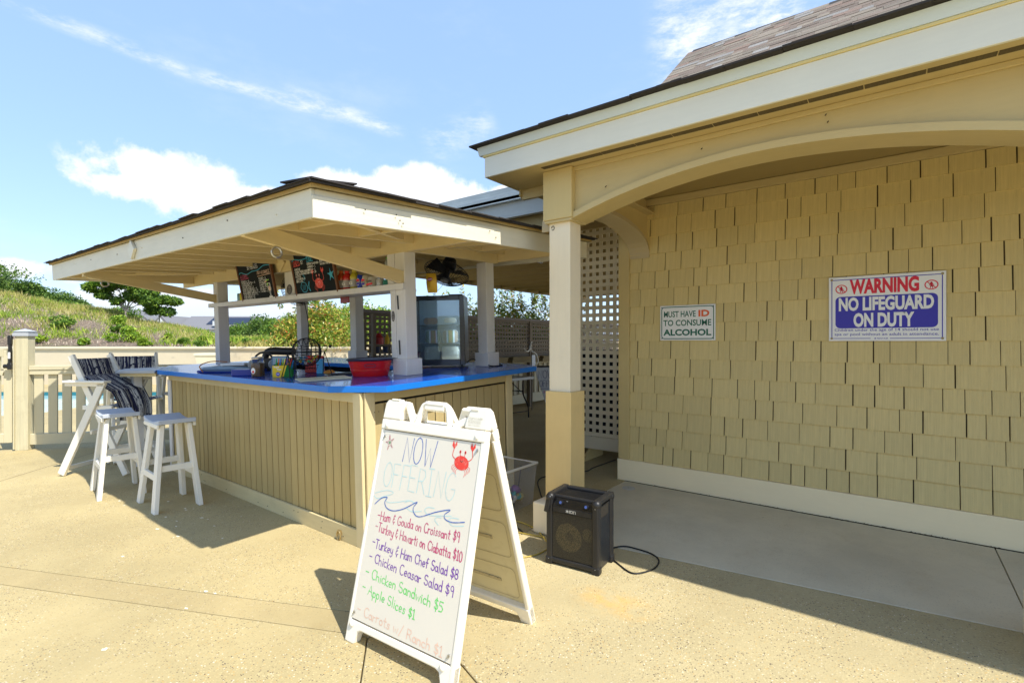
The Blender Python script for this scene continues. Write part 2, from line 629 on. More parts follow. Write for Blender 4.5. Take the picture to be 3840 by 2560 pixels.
# ------------------------------------------------------------------ text
def text_verts(s, w, h, bold=0., mode='both'):
    cu = bpy.data.curves.new('lettering', 'FONT')
    cu.body = s
    cu.size = 1
    cu.offset = bold
    cu.resolution_u = 3
    ob = bpy.data.objects.new('lettering', cu)
    me = bpy.data.meshes.new_from_object(ob)
    vs = [v.co.copy() for v in me.vertices]
    fs = [tuple(p.vertices) for p in me.polygons]
    x0 = min(v.x for v in vs); x1 = max(v.x for v in vs)
    y0 = min(v.y for v in vs); y1 = max(v.y for v in vs)
    kx, ky = w / (x1 - x0), h / (y1 - y0)
    out = [((v.x - x0) * kx, (v.y - y0) * ky, 0) for v in vs]
    bpy.data.objects.remove(ob)
    bpy.data.meshes.remove(me)
    return out, fs


def put_text(mb, s, x, y, w, h, bold=0., z=0.):
    vs, fs = text_verts(s, w, h, bold)
    mb.add([(a + x, b + y, z) for a, b, c in vs], fs)
    return mb


def arc(cx, cy, rx, ry, a0, a1, n=8):
    return [(cx + rx * math.cos(R_(a0 + (a1 - a0) * i / n)), cy + ry * math.sin(R_(a0 + (a1 - a0) * i / n))) for i in range(n + 1)]


GL = {}


def gl(ch, w, *strokes):
    out = []
    for st_ in strokes:
        if isinstance(st_, str):
            out.append([tuple(float(q) for q in p.split(',')) for p in st_.split()])
        else:
            out.append(st_)
    GL[ch] = (w, out)


gl('A', .7, '0,0 .35,1 .7,0', '.1,.38 .6,.38')
gl('B', .6, '0,0 0,1 .4,.95 .5,.75 .35,.55 0,.52', '.35,.55 .58,.35 .45,.05 0,0')
gl('C', .62, arc(.38, .5, .36, .5, 50, 310, 10))
gl('D', .62, '0,0 0,1 .35,.9 .58,.5 .35,.1 0,0')
gl('E', .55, '.5,1 0,1 0,0 .5,0', '0,.52 .42,.52')
gl('F', .52, '.5,1 0,1 0,0', '0,.55 .4,.55')
gl('G', .68, arc(.36, .5, .35, .5, 50, 330, 11) + [(.68, .42), (.42, .42)])
gl('H', .6, '0,0 0,1', '.6,0 .6,1', '0,.5 .6,.5')
gl('I', .4, '.2,0 .2,1', '0,1 .4,1', '0,0 .4,0')
gl('J', .45, '.4,1 .4,.15 .2,0 0,.15')
gl('K', .58, '0,0 0,1', '.55,1 0,.45 .58,0')
gl('L', .5, '0,1 0,0 .5,0')
gl('M', .8, '0,0 .1,1 .4,.3 .7,1 .8,0')
gl('N', .62, '0,0 .05,1 .57,0 .62,1')
gl('O', .66, arc(.33, .5, .33, .5, 90, 450, 14))
gl('P', .55, '0,0 0,1 .42,.93 .5,.7 .35,.48 0,.45')
gl('Q', .66, arc(.33, .5, .33, .5, 90, 450, 14), '.4,.25 .66,-.05')
gl('R', .6, '0,0 0,1 .42,.93 .5,.7 .35,.5 0,.47', '.25,.48 .6,0')
gl('S', .55, arc(.28, .75, .25, .25, 40, 250, 7) + arc(.27, .26, .27, .26, 70, -160, 7))
gl('T', .6, '0,1 .6,1', '.3,1 .3,0')
gl('U', .6, [(0, 1)] + arc(.3, .28, .3, .28, 180, 360, 7) + [(.6, 1)])
gl('V', .62, '0,1 .31,0 .62,1')
gl('W', .9, '0,1 .22,0 .45,.7 .65,0 .9,1')
gl('X', .6, '0,0 .6,1', '0,1 .6,0')
gl('Y', .6, '0,1 .3,.5 .6,1', '.3,.5 .3,0')
gl('Z', .6, '0,1 .6,1 0,0 .6,0')
gl('a', .45, arc(.2, .27, .2, .27, 40, 380, 9), '.42,.52 .42,.1 .48,0')
gl('b', .45, '0,1 0,0', arc(.2, .27, .2, .27, -160, 160, 9))
gl('c', .4, arc(.22, .27, .22, .27, 50, 310, 8))
gl('d', .45, arc(.2, .27, .2, .27, 30, 330, 9), '.42,1 .42,0')
gl('e', .42, [(.03, .27), (.4, .3)] + arc(.21, .28, .2, .26, 10, 310, 9))
gl('f', .34, '.36,.92 .24,1 .14,.85 .14,0', '0,.52 .32,.52')
gl('g', .45, arc(.2, .27, .2, .27, 30, 330, 9), '.42,.52 .42,-.2 .25,-.38 .05,-.28')
gl('h', .44, '0,1 0,0', '0,.35 .15,.52 .32,.5 .4,.35 .4,0')
gl('i', .14, '.07,.52 .07,0', '.07,.72 .07,.76')
gl('k', .42, '0,1 0,0', '.38,.55 0,.22 .42,0')
gl('l', .14, '.07,1 .07,0')
gl('m', .66, '0,.52 0,0', '0,.35 .12,.52 .26,.5 .31,.35 .31,0', '.31,.35 .43,.52 .57,.5 .62,.35 .62,0')
gl('n', .44, '0,.52 0,0', '0,.35 .15,.52 .32,.5 .4,.35 .4,0')
gl('o', .44, arc(.21, .27, .21, .27, 90, 450, 10))
gl('p', .45, '0,.52 0,-.38', arc(.2, .27, .2, .27, -160, 160, 9))
gl('r', .32, '0,.52 0,0', '0,.33 .14,.5 .32,.5')
gl('s', .36, '.34,.46 .2,.55 .05,.45 .1,.3 .28,.24 .33,.1 .17,-.02 0,.06')
gl('t', .34, '.16,.9 .16,.06 .3,.0', '0,.58 .34,.58')
gl('u', .44, '0,.52 0,.12 .12,0 .3,.04 .4,.2', '.4,.52 .4,0')
gl('v', .4, '0,.52 .2,0 .4,.52')
gl('w', .62, '0,.52 .14,0 .31,.42 .47,0 .62,.52')
gl('y', .44, '0,.52 .05,.15 .22,.05 .4,.2', '.42,.52 .4,-.2 .22,-.38 .03,-.26')
gl('0', .5, arc(.25, .5, .25, .5, 90, 450, 12))
gl('1', .3, '.0,.8 .16,1 .16,0', '0,0 .32,0')
gl('2', .5, '0,.8 .15,1 .4,.95 .45,.7 0,0 .5,0')
gl('4', .5, '.4,0 .4,1 0,.35 .5,.35')
gl('5', .5, '.48,1 .05,1 .02,.6 .3,.62 .48,.35 .35,.05 0,.02')
gl('6', .5, '.45,.95 .15,.7 .0,.3 .2,0 .45,.15 .42,.42 .05,.35')
gl('8', .5, arc(.25, .74, .22, .25, 270, 630, 9), arc(.25, .25, .25, .25, 90, 450, 9))
gl('9', .45, arc(.2, .74, .2, .25, 0, 360, 9), '.4,.74 .38,0')
gl('3', .5, '0,.95 .35,1 .45,.78 .2,.55 .45,.4 .45,.12 .2,0 0,.08')
gl('$', .5, arc(.25, .72, .22, .2, 40, 250, 6) + arc(.24, .3, .24, .22, 70, -160, 6), '.25,1.08 .25,-.12')
gl('&', .42, '.38,.85 .1,.8 .12,.58 .34,.55 .05,.45 .05,.15 .25,.08 .4,.2', '.24,1.0 .24,.84', '.24,.08 .24,-.1')
gl('-', .5, '.02,.5 .46,.5')
gl(':', .2, '.1,.15 .1,.2', '.1,.6 .1,.65')
gl('/', .5, '0,-.1 .5,1')
gl('.', .15, '.05,0 .07,.04')
gl('?', .4, '0,.8 .2,1 .4,.8 .2,.4 .2,.3')


def write(mb, s, x, y, w, h, lw, jit=.02, z=0., seed=1, gap=.16, slope=0.):
    """hand-lettered text fitted into w (m) with cap height h, baseline x,y"""
    rnd = random.Random(seed)
    tot = sum((.4 if ch == ' ' else GL[ch][0] + gap) for ch in s) - gap
    k = w / tot
    cx = 0.
    for ch in s:
        if ch == ' ':
            cx += .4
            continue
        gw, sts = GL[ch]
        dy = rnd.uniform(-jit, jit) * h
        sl = rnd.uniform(-.04, .04)
        sc = rnd.uniform(.94, 1.06)
        for stt in sts:
            mb.ribbon([(x + (cx + px) * k + sl * py * h, y + dy + py * h * sc - slope * (cx + px) * k) for px, py in stt], lw * rnd.uniform(.85, 1.15), z)
            z += 4e-6
        cx += gw + gap
    return mb


def smoothline(pts, n=6):
    pts = [Vector((*p, 0)) if len(p) == 2 else Vector(p) for p in pts]
    out = []
    for i in range(len(pts) - 1):
        p0 = pts[max(i - 1, 0)]; p1 = pts[i]; p2 = pts[i + 1]; p3 = pts[min(i + 2, len(pts) - 1)]
        for k in range(n):
            t = k / n
            out.append(.5 * ((2 * p1) + (p2 - p0) * t + (2 * p0 - 5 * p1 + 4 * p2 - p3) * t * t + (3 * p1 - p0 - 3 * p2 + p3) * t ** 3))
    out.append(pts[-1])
    return out


# ================================================================== ground
def inset(poly, d):
    n = len(poly)
    area = sum(poly[i][0] * poly[(i + 1) % n][1] - poly[(i + 1) % n][0] * poly[i][1] for i in range(n))
    sgn = 1 if area > 0 else -1
    out = []
    for i in range(n):
        p0, p1, p2 = Vector(poly[i - 1]), Vector(poly[i]), Vector(poly[(i + 1) % n])
        e1, e2 = (p1 - p0).normalized(), (p2 - p1).normalized()
        m1 = Vector((-e1.y, e1.x)) * sgn
        m2 = Vector((-e2.y, e2.x)) * sgn
        b = (m1 + m2)
        b = b / max(.2, b.dot(m1))
        out.append(tuple(p1 + b * d))
    return out


patio = bpy.data.objects.new('patio', None)
COL.objects.link(patio)
patio['kind'] = 'structure'


def F2(lat, dep):
    p = far(lat, dep)
    return (p.x, p.y)


J1, J2, J3, J4 = (1.632, 2.164), (1.47, 2.085), (1.49, 2.02), (1.70, 1.76)
slabs = [
    ([J1, (3.09, 2.2), (4.78, 2.2), (34, 2.2), (34, 34), F2(-5.5, 60), F2(-5.5, 9.6), F2(-14, 9.6), (-5.2, 16.9)], M_patio, .0),
    ([J1, (-5.2, 16.9), (-5.32, 16.78), J2], M_band, .0),
    ([J2, (-5.32, 16.78), (-14, 10), (-9, -9), (-1.81, -1.73), J3], M_patio, .0),
    ([J3, (-1.81, -1.73), (-9, -9), (-.94, -5.76), J4], M_patio, .0),
    ([J4, (-.94, -5.76), (4.21, -5.8), (3.474, -.537), (3.09, 2.2), J1, J2, J3], M_agg, .0),
    ([(3.09, 2.2), (3.474, -.537), (4.775, -.537), (4.775, 2.2)], M_walk, .0),
    ([(3.474, -.537), (4.21, -5.8), (4.775, -5.8), (4.775, -.537)], M_walk, .0),
]
for poly, m, dz in slabs:
    MB().prism(inset(poly, .0032), -.04, dz).build('slab', m, patio, bevel=.003)
MB().prism([(4.9, -9), (4.9, 2.19), (34, 2.19), (34, -9)], -.04, -.012).build('slab', M_walk, patio)
bedp = [F2(-30, 9.5), F2(-5.4, 9.5), F2(-5.4, 45), F2(40, 45), F2(40, -14), F2(-30, -14)]
o = MB().prism(bedp, -.06, -.018).build('joint_bed', M_joint, patio)
# far ground
m_dry = mat('dry ground', (.20, .17, .07), .95, .3, dirt=.6, dirtcol=(.07, .10, .02, 1), dscale=.25)
bm_ = MB()
N_ = 48
bm_.add([(0, 0, -.3)] + [(1400 * math.cos(2 * math.pi * k / N_), 1400 * math.sin(2 * math.pi * k / N_), -.3) for k in range(N_)],
        [(0, 1 + k, 1 + (k + 1) % N_) for k in range(N_)])
bm_.build('ground', m_dry, kind='structure')
# pool: depth 9.6 .. 14.3
M_water = mat('pool water', (.42, .62, .62), .06, .05, None, 0, .004, 2.5, spec=.5)
M_tile = mat('pool waterline tile', (.02, .16, .19), .3, .1)
MB().prism([F2(-24, 9.62), F2(-9.4, 9.62), F2(-9.4, 14.3), F2(-24, 14.3)], -.28, -.11).build('pool_water', M_water, kind='structure')
MB().prism([F2(-24, 14.2), F2(-5.5, 14.2), F2(-5.5, 14.3), F2(-24, 14.3)], -.25, -.015).build('pool_edge', M_tile, kind='structure')
MB().prism([F2(-9.4, 9.55), F2(-5.4, 9.55), F2(-5.4, 14.3), F2(-9.4, 14.3)], -.05, -.004).build('pool_deck', M_band, kind='structure')
MB().prism([F2(-24, 14.24), F2(-5.5, 14.24), F2(-5.5, 16.5), F2(-24, 16.5)], -.05, .0).build('pool_deck', M_band, kind='structure')

rnd = random.Random(31)
for k in range(26):
    cxp, cyp = (rnd.gauss(1.62, .16), rnd.gauss(4.35, .45)) if k < 18 else (rnd.gauss(1.0, .4), rnd.gauss(3.2, .6))
    rr_ = rnd.uniform(.004, .014)
    pts = [(cxp + rr_ * rnd.uniform(.5, 1.2) * math.cos(t), cyp + rr_ * rnd.uniform(.6, 2.2) * math.sin(t)) for t in [q * math.pi / 4 for q in range(8)]]
    b = MB()
    b.add([(x, y, .0015) for x, y in pts], [tuple(range(8))])
    b.build('paint_spot', mat('dried paint spot', (.72, .68, .52), .6), patio)
b = MB()
b.ribbon([(.42, 6.79), (.9, 7.255), (1.4, 7.74), (2.3, 8.6)], .007, .0012)
b.build('saw_cut', mat('saw cut joint', (.12, .09, .05), .9), patio)
b = MB()
cr = []
for k in range(26):
    cr.append((-.3 + .11 * k + rnd.uniform(-.008, .008), 1.05 + .012 * k + .03 * math.sin(k * .7)))
b.ribbon(cr, .0022, .0012)

# ================================================================== pavilion
pav = thing('pavilion', 'khaki shingled pool pavilion with arched porch beam and grey shingle roof', 'building', T(4.81, 0, 0))
PM = T(-4.81, 0, 0)   # parts are given in world coordinates


def PB():
    return MB(PM)


PB().box(4.815, -6, -.02, 5.0, 2.27, 3.0).build('wall', mat('dark sheathing', (.07, .05, .025), .9), pav)
PB().box(4.775, -6, .0, 4.814, 2.292, .214).build('skirting', M_skirt, pav, bevel=.004)
PB().box(4.785, 2.165, .216, 4.814, 2.285, 2.82).build('corner_board', M_khaki, pav, bevel=.003)
PB().box(4.815, 2.271, .0, 5.02, 2.287, 2.9).build('corner_board', M_khaki, pav)
PB().box(4.770, -6, 2.765, 4.812, 2.163, 2.826).build('frieze_board', M_khakiy, pav, bevel=.003)
# wall shingles
unit = []
rnd = random.Random(3)
for k in range(6):
    b = MB()
    zt, zb = .176, 0.
    j = [rnd.uniform(-.0012, .0012) for _ in range(4)]
    # local: x = outward (negative x faces the camera), y = width 0..1, z up
    b.add([(-.020, 0, zb + j[0]), (-.020, .5, zb + j[1]), (-.020, 1, zb + j[2]), (-.004, 1, zt), (-.004, 0, zt), (0, 0, zb), (0, 1, zb), (0, 1, zt), (0, 0, zt)],
          [(0, 4, 3, 2, 1), (0, 1, 2, 6, 5), (0, 5, 8, 4), (2, 3, 7, 6), (4, 8, 7, 3)])
    unit.append(b.mesh('shingle', M_shingle))
CO = .1726
ns = 0
for r in range(15):
    z = .216 + CO * r
    y = 2.163
    first = True
    while y > -1.0:
        w = rnd.choice([.10, .12, .14, .155, .17, .18, .20, .22, .24, .26])
        if first:
            w *= rnd.uniform(.4, 1.)
            first = False
        hgt = 1.0
        if z + .176 > 2.764:
            hgt = (2.764 - z) / .176
        if hgt > .1:
            o = bpy.data.objects.new('shingle', unit[rnd.randrange(6)])
            COL.objects.link(o)
            o.parent = pav
            gap = rnd.choice([.004, .005, .007, .009])
            o.location = (4.8148 - 4.81 - r % 2 * .0004, y - w + gap, z + rnd.uniform(-.0008, .0008))
            o.scale = (rnd.uniform(.92, 1.12), w - gap, hgt)
            o.rotation_euler = (rnd.uniform(-.004, .004), 0, 0)
            ns += 1
        y -= w
print('shingles', ns)


# porch beam with arch
def archz(y):
    return 2.552 - .134 * (y - .636) ** 2


ys = [1.87 - i * (1.87 + .53) / 24 for i in range(25)]
poly = [(y, archz(y)) for y in ys] + [(-.53, 2.83), (1.87, 2.83)]
PB().prism(poly, 3.165, 3.32, 'x').build('arched_beam', M_khakiy, pav, bevel=.003)
b = PB()
lo = [(y, archz(y) - .045) for y in ys]
hi = [(y, archz(y) - .003) for y in ys]
n = len(ys)
vs = []
for x in (3.13, 3.36):
    vs += [(x, y, z) for y, z in hi] + [(x, y, z) for y, z in lo]
fs = []
for i in range(n - 1):
    fs += [(i, i + 1, n + i + 1, n + i), (2 * n + i, 3 * n + i, 3 * n + i + 1, 2 * n + i + 1), (i, 2 * n + i, 2 * n + i + 1, i + 1), (n + i, n + i + 1, 3 * n + i + 1, 3 * n + i)]
b.add(vs, fs + [(0, n, 3 * n, 2 * n), (n - 1, 3 * n - 1, 4 * n - 1, 2 * n - 1)])
b.build('arch_trim', M_khakiy, pav)
# mirrored second bay further along (out of frame but part of the building)
ys2 = [-.75 - i * 2.3 / 12 for i in range(13)]
poly = [(y, 2.552 - .134 * (y + 1.95) ** 2) for y in ys2] + [(-3.05, 2.83), (-.75, 2.83)]
PB().prism(poly, 3.165, 3.32, 'x').build('arched_beam', M_khakiy, pav)
# upper rail above the beam, soffit, vents
PB().box(3.145, -6, 2.652, 3.164, 1.86, 2.681).build('beam_moulding', M_khakiy, pav, bevel=.003)
PB().box(2.94, -6, 2.682, 3.40, 2.50, 2.695).build('soffit', M_khakiy, pav)
M_vent = mat('soffit vent mesh', (.10, .075, .035), .8, .3, (3, 220, 3), .6)
yy = 2.05
while yy > -1.5:
    b = PB()
    b.box(3.015, yy - .235, 2.679, 3.06, yy, 2.6818)
    b.build('soffit_vent', M_vent, pav)
    yy -= .2405
PB().box(3.401, 1.9, 2.682, 4.815, 2.50, 2.695).build('soffit', M_khakiy, pav)
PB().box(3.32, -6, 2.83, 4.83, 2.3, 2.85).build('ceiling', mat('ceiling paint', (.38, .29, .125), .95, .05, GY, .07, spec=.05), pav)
# fascia
PB().box(2.927, -6, 2.676, 2.945, 2.511, 2.829).build('fascia', M_fascia, pav, bevel=.002)
PB().box(2.918, -6, 2.8295, 2.945, 2.526, 2.844).build('glow_strip', M_glow, pav, bevel=.002)  # narrow strip added to carry the painted reflected-light band
PB().prism([(2.915, 2.845), (2.903, 2.872), (2.891, 2.900), (2.945, 2.900), (2.945, 2.845)], -6, 2.556, 'y').build('crown_moulding', M_crown, pav)
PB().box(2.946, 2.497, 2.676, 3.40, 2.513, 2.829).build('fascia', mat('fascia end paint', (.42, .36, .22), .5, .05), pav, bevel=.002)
b = PB()
b.prism([(3.35, 2.63), (3.40, 2.605), (3.425, 2.63), (3.425, 2.72), (3.35, 2.72)], 2.482, 2.4965, 'y')
b.build('fascia_return', M_khakiy, pav)
PB().box(3.37, 2.11, 2.60, 3.40, 2.48, 2.681).build('end_frieze', M_khakiy, pav)
# roof slabs
M_shdark = mat('dark shingle edge', (.035, .03, .028), .9, .2)
b = PB()
b.add([(2.855, -6, 2.903), (2.855, 2.60, 2.903), (4.2, 2.60, 3.14), (4.2, -6, 3.14), (2.855, -6, 2.915), (2.855, 2.60, 2.915), (4.2, 2.60, 3.155), (4.2, -6, 3.155)],
      [(0, 1, 2, 3), (7, 6, 5, 4), (0, 4, 5, 1), (1, 5, 6, 2), (2, 6, 7, 3), (3, 7, 4, 0)])
roof = b.build('roof', M_shdark, pav)
PB().box(4.201, -6, 3.12, 9.5, 2.60, 3.16).build('sun_block_roof', M_shdark, roof)  # unseen flat slab added to keep sun off the ground behind
# ragged shingle drip along the eave
y = 2.60
rnd = random.Random(5)
b = PB()
while y > -1.2:
    w = rnd.uniform(.12, .3)
    dz = rnd.uniform(-.003, .004)
    b.box(2.84 + rnd.uniform(-.004, .004), y - w, 2.9005 + dz, 2.95, y - .002, 2.911 + dz)
    y -= w
b.build('eave_shingles', M_shdark, roof)
# steep upper roof with tabs
RB, RTp = Vector((2.90, 0, 2.922)), Vector((3.43, 0, 3.366))
sl = (RTp - RB)
SLN = sl.length
sl.normalize()
rn = Vector((-sl.z, 0, sl.x))
b = PB()
b.prism([(2.905, 2.905), (3.43, 3.357), (4.4, 2.91)], -6, 1.125, 'y')
b.build('roof_body', M_shdark, roof)
tabm = [mat('taupe roof tab', (.215, .18, .14), .95, .1, None, 0, .002, 200, vary=.2), mat('grey roof tab', (.26, .245, .225), .95, .1, None, 0, .002, 200, vary=.12),
        mat('reddish roof tab', (.225, .16, .125), .95, .1, None, 0, .002, 200, vary=.12), mat('brown roof tab', (.18, .14, .11), .95, .1, None, 0, .002, 200, vary=.15)]
tmesh = []
for m in tabm:
    q = MB()
    q.box(0, 0, 0, 1, .052, .007)  # cut short so dark strips between courses stand for tab shadows
    tmesh.append(q.mesh('roof_shingle', m))
NC = 12
ex = SLN / NC
for r in range(NC):
    y = 1.12
    while y > -.75:
        w = rnd.choice([.06, .08, .10, .13, .16])
        k = rnd.choices([0, 1, 2, 3], [4, 1.8, 1.2, 3.6])[0]
        o = bpy.data.objects.new('roof_shingle', tmesh[k])
        COL.objects.link(o)
        o.parent = roof
        p = RB + sl * (ex * r) + rn * (.004 + rnd.uniform(0, .003))
        # local x along -Y, y up slope, z normal
        mtx = basis((p.x - 4.81, y, p.z), (0, -1, 0), sl, Vector((0, -1, 0)).cross(sl))
        o.matrix_local = mtx @ Matrix.Diagonal((w - .001, 1, 1, 1))
        y -= w
y = 1.13
while y > -.75:
    b = PB()
    b.prism([(3.395, 3.352), (3.432, 3.386), (3.48, 3.365), (3.48, 3.355), (3.432, 3.372), (3.40, 3.34)], y - .16, y, 'y')
    o = b.build('ridge_cap', M_shdark if rnd.random() < .6 else tabm[0], roof)
    o.rotation_euler = (.012, 0, 0)
    o.location = (0, 0, -.012 * y)
    y -= .13


# columns
def column(y0, y1):
    c = PB()
    yc = (y0 + y1) / 2
    c.box(3.15, y0 + .02, 1.05, 3.305, y1 - .02, 2.30)
    col = c.build('column', M_cream, pav, bevel=.004)
    PB().box(3.128, y0, .23, 3.33, y1, 1.0515).build('column_base', mat('column base paint', (.72, .53, .23), .55, .05, GZ, .05, .0007, dirt=.1), col, bevel=.005)
    PB().box(3.06, y0 - .05, .0, 3.44, y1 + .07, .23).build('plinth', M_cream, col, bevel=.012)
    PB().box(3.112, y0 - .015, 2.315, 3.345, y1 + .012, 2.681).build('capital', M_khaki, col, bevel=.005)
    PB().box(3.12, y0 - .01, 2.295, 3.335, y1 + .005, 2.315).build('capital_trim', M_khakiy, col, bevel=.004)


column(1.865, 2.085)
column(-.775, -.555)
column(-3.3, -3.08)
# hook on column
b = PB()
b.tube([(3.146, 2.03 + .012 * math.cos(t), 2.262 + .016 * math.sin(t)) for t in [k * .7 for k in range(9)]], .0022, 5)
b.build('small_hook', M_rub, pav)
# side arch between column and wall
b = PB()
n = 20
ax = [4.0 + .80 * math.cos(math.pi * (1 - i / n)) for i in range(n + 1)]
az = [2.29 + .27 * math.sin(math.pi * (i / n)) ** .8 for i in range(n + 1)]
poly = [(ax[i], az[i]) for i in range(n + 1)] + [(4.815, 2.29), (4.815, 2.829), (3.325, 2.829), (3.325, 2.681), (3.19, 2.681), (3.19, 2.29)]
b.prism(poly, 1.98, 2.10, 'y').build('side_arch', M_khaki, pav)
b = PB()
for i in range(n):
    pass
vs = []
for y in (1.955, 2.165):
    vs += [(ax[i], y, az[i] - .001) for i in range(n + 1)] + [(ax[i], y, az[i] - .035) for i in range(n + 1)]
m_ = n + 1
fs = []
for i in range(n):
    fs += [(i, i + 1, m_ + i + 1, m_ + i), (2 * m_ + i, 3 * m_ + i, 3 * m_ + i + 1, 2 * m_ + i + 1), (m_ + i, m_ + i + 1, 3 * m_ + i + 1, 3 * m_ + i), (i, 2 * m_ + i, 2 * m_ + i + 1, i + 1)]
b.add(vs, fs + [(m_ - 1, 2 * m_ - 1, 4 * m_ - 1, 3 * m_ - 1), (0, 2 * m_, 3 * m_, m_)])
b.build('side_arch_trim', mat('arch trim paint', (.52, .42, .24), .5, .05), pav)
# nails on beam
for (yy, zz) in ((.95, 2.61), (.30, 2.64), (.29, 2.60), (1.6, 2.5)):
    PB().tube([(3.164, yy, zz), (3.15, yy + .004, zz - .012)], .0025, 5).build('nail', M_rub, pav)

# far roof behind (same building, covered walk)
wk = thing('walkway_roof', 'weathered cream eave and rafters of the covered walk behind the bar', 'roof', T(4.13, 7.7, 0))
WM = T(-4.13, -7.7, 0)


def WB():
    return MB(WM)


ZE = 2.70
M_weath = mat('weathered eave paint', (.55, .60, .58), .6, .15, (3, 1.2, 30), .5, .002, dirt=.25, dirtcol=(.75, .74, .68, 1), dscale=5)
WB().box(4.10, 2.32, ZE, 4.16, 7.7, ZE + .157).build('fascia', mat('far fascia', (.52, .53, .48), .5, .08, GY, .1), wk, bevel=.002)
WB().add([(4.05, 2.32, ZE + .158), (4.05, 7.75, ZE + .158), (4.05, 7.75, ZE + .30), (4.05, 2.32, ZE + .30), (4.13, 2.32, ZE + .158), (4.13, 7.75, ZE + .158), (4.13, 7.75, ZE + .30), (4.13, 2.32, ZE + .30)],
         [(0, 3, 2, 1), (4, 5, 6, 7), (0, 1, 5, 4), (2, 3, 7, 6), (1, 2, 6, 5)]).build('gutter_board', M_weath, wk)
WB().box(4.25, 2.3, ZE - .14, 4.29, 7.6, ZE + .02).build('inner_beam', M_khakiy, wk)
WB().box(4.05, 2.0, ZE + .17, 14, 7.8, ZE + .20).build('roof_deck', mat('shaded deck', (.34, .25, .11), .7, .1, GY, .2), wk)
WB().box(4.13, 7.66, ZE - .0, 14, 7.7, ZE + .155).build('end_fascia', mat('shaded fascia', (.30, .22, .10), .6, .08), wk)  # deck, end fascia and rafters coloured darker for shade under the roof
x = 4.6
while x < 13:
    WB().box(x, 2.2, ZE + .02, x + .045, 7.655, ZE + .168).build('rafter', mat('shaded rafter', (.44, .33, .15), .6, .1, GY, .15), wk)
    x += .55

# lattice screen beside the pavilion corner
ls = thing('lattice_screen', 'tall khaki square lattice screen standing between column and shingled wall', 'lattice', T(5.45, 3.1, 0))
LM = T(-5.45, -3.1, 0)


def LB():
    return MB(LM)


Y0, Y1 = 2.50, 3.20
for k in range(int((2.84 - .27) / .09)):
    z = .275 + .09 * k
    LB().box(5.43, Y0, z, 5.438, Y1, z + .046).build('slat', M_latt, ls)
yy = Y0 + .03
while yy < Y1 - .04:
    LB().box(5.439, yy, .27, 5.447, yy + .046, 2.84).build('slat', M_latt, ls)
    yy += .0915
LB().box(5.42, Y0, .12, 5.46, Y1, .27).build('bottom_rail', M_latt, ls, bevel=.003)
LB().box(5.42, Y0, 2.84, 5.46, Y1, 2.95).build('top_rail', M_latt, ls, bevel=.003)
LB().box(5.42, Y1, 0, 5.47, Y1 + .07, 2.95).build('end_post', M_latt, ls, bevel=.003)
b = LB()
b.prism([(5.25, 0), (5.7, 0), (5.7, .05), (5.47, .12), (5.4, .12), (5.25, .04)], 2.93, 2.97, 'y')
b.build('foot', M_khaki, ls)
# dark store behind the lattice
sh = thing('storage_wall', 'dark grey wall glimpsed through the tall khaki lattice screen', 'wall', T(6.5, 3, 0))
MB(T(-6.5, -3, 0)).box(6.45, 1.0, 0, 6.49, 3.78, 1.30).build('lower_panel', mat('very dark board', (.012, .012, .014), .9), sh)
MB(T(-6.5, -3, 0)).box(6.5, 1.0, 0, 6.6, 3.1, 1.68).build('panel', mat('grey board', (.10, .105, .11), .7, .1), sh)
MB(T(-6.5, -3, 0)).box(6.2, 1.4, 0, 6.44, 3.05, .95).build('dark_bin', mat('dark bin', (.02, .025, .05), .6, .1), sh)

# ================================================================== kiosk
kio = thing('bar_kiosk', 'cream open-sided poolside bar kiosk with bright blue counter and low shingle roof', 'kiosk', KM)


def fc(a, b):
    return 2.062 + .077 * (a + .68) / 2.8 + .092 * (b + .57) / 5.47


def fh(b):
    return .145 + .03 * (b + .57) / 5.47


# core, planks and trims
b = MB()
b.box(.022, .022, -.1, .05, 3.45, 1.07)
b.box(.05, .022, -.1, 1.60, .05, 1.07)
b.box(1.57, .05, -.1, 1.60, 3.7, 1.07)
b.add([(.022, 3.45, -.1), (.3, 3.92, -.1), (.34, 3.9, -.1), (.06, 3.43, -.1), (.022, 3.45, 1.07), (.3, 3.92, 1.07), (.34, 3.9, 1.07), (.06, 3.43, 1.07)],
      [(0, 1, 5, 4), (1, 2, 6, 5), (2, 3, 7, 6), (3, 0, 4, 7), (4, 5, 6, 7)])
b.box(.3, 3.87, -.1, 1.60, 3.9, 1.07)
b.build('wall', M_dark, kio)
pk = [None] * 4
for i in range(4):
    q = MB()
    q.box(0, 0, 0, .02, .0895, .885)
    pk[i] = q.mesh('plank', M_plank)
rnd = random.Random(11)
y = .085
while y < 3.43:
    o = bpy.data.objects.new('plank', pk[rnd.randrange(4)])
    COL.objects.link(o)
    o.parent = kio
    o.location = (rnd.uniform(.0005, .0025), y, .118)
    o.rotation_euler = (rnd.uniform(-.0015, .0015), 0, 0)
    y += .0985
x = .085
q = MB()
q.box(0, 0, 0, .0895, .02, 1.0)
pm2 = q.mesh('plank', mat('bar side plank paint', (.46, .36, .17), .6, .07, GZ, .2, .0016, vary=.08, dirt=.2, dirtcol=(.22, .16, .08, 1)))
while x < 1.50:
    o = bpy.data.objects.new('plank', pm2)
    COL.objects.link(o)
    o.parent = kio
    o.location = (x, rnd.uniform(.0005, .002), -.02)
    x += .0985
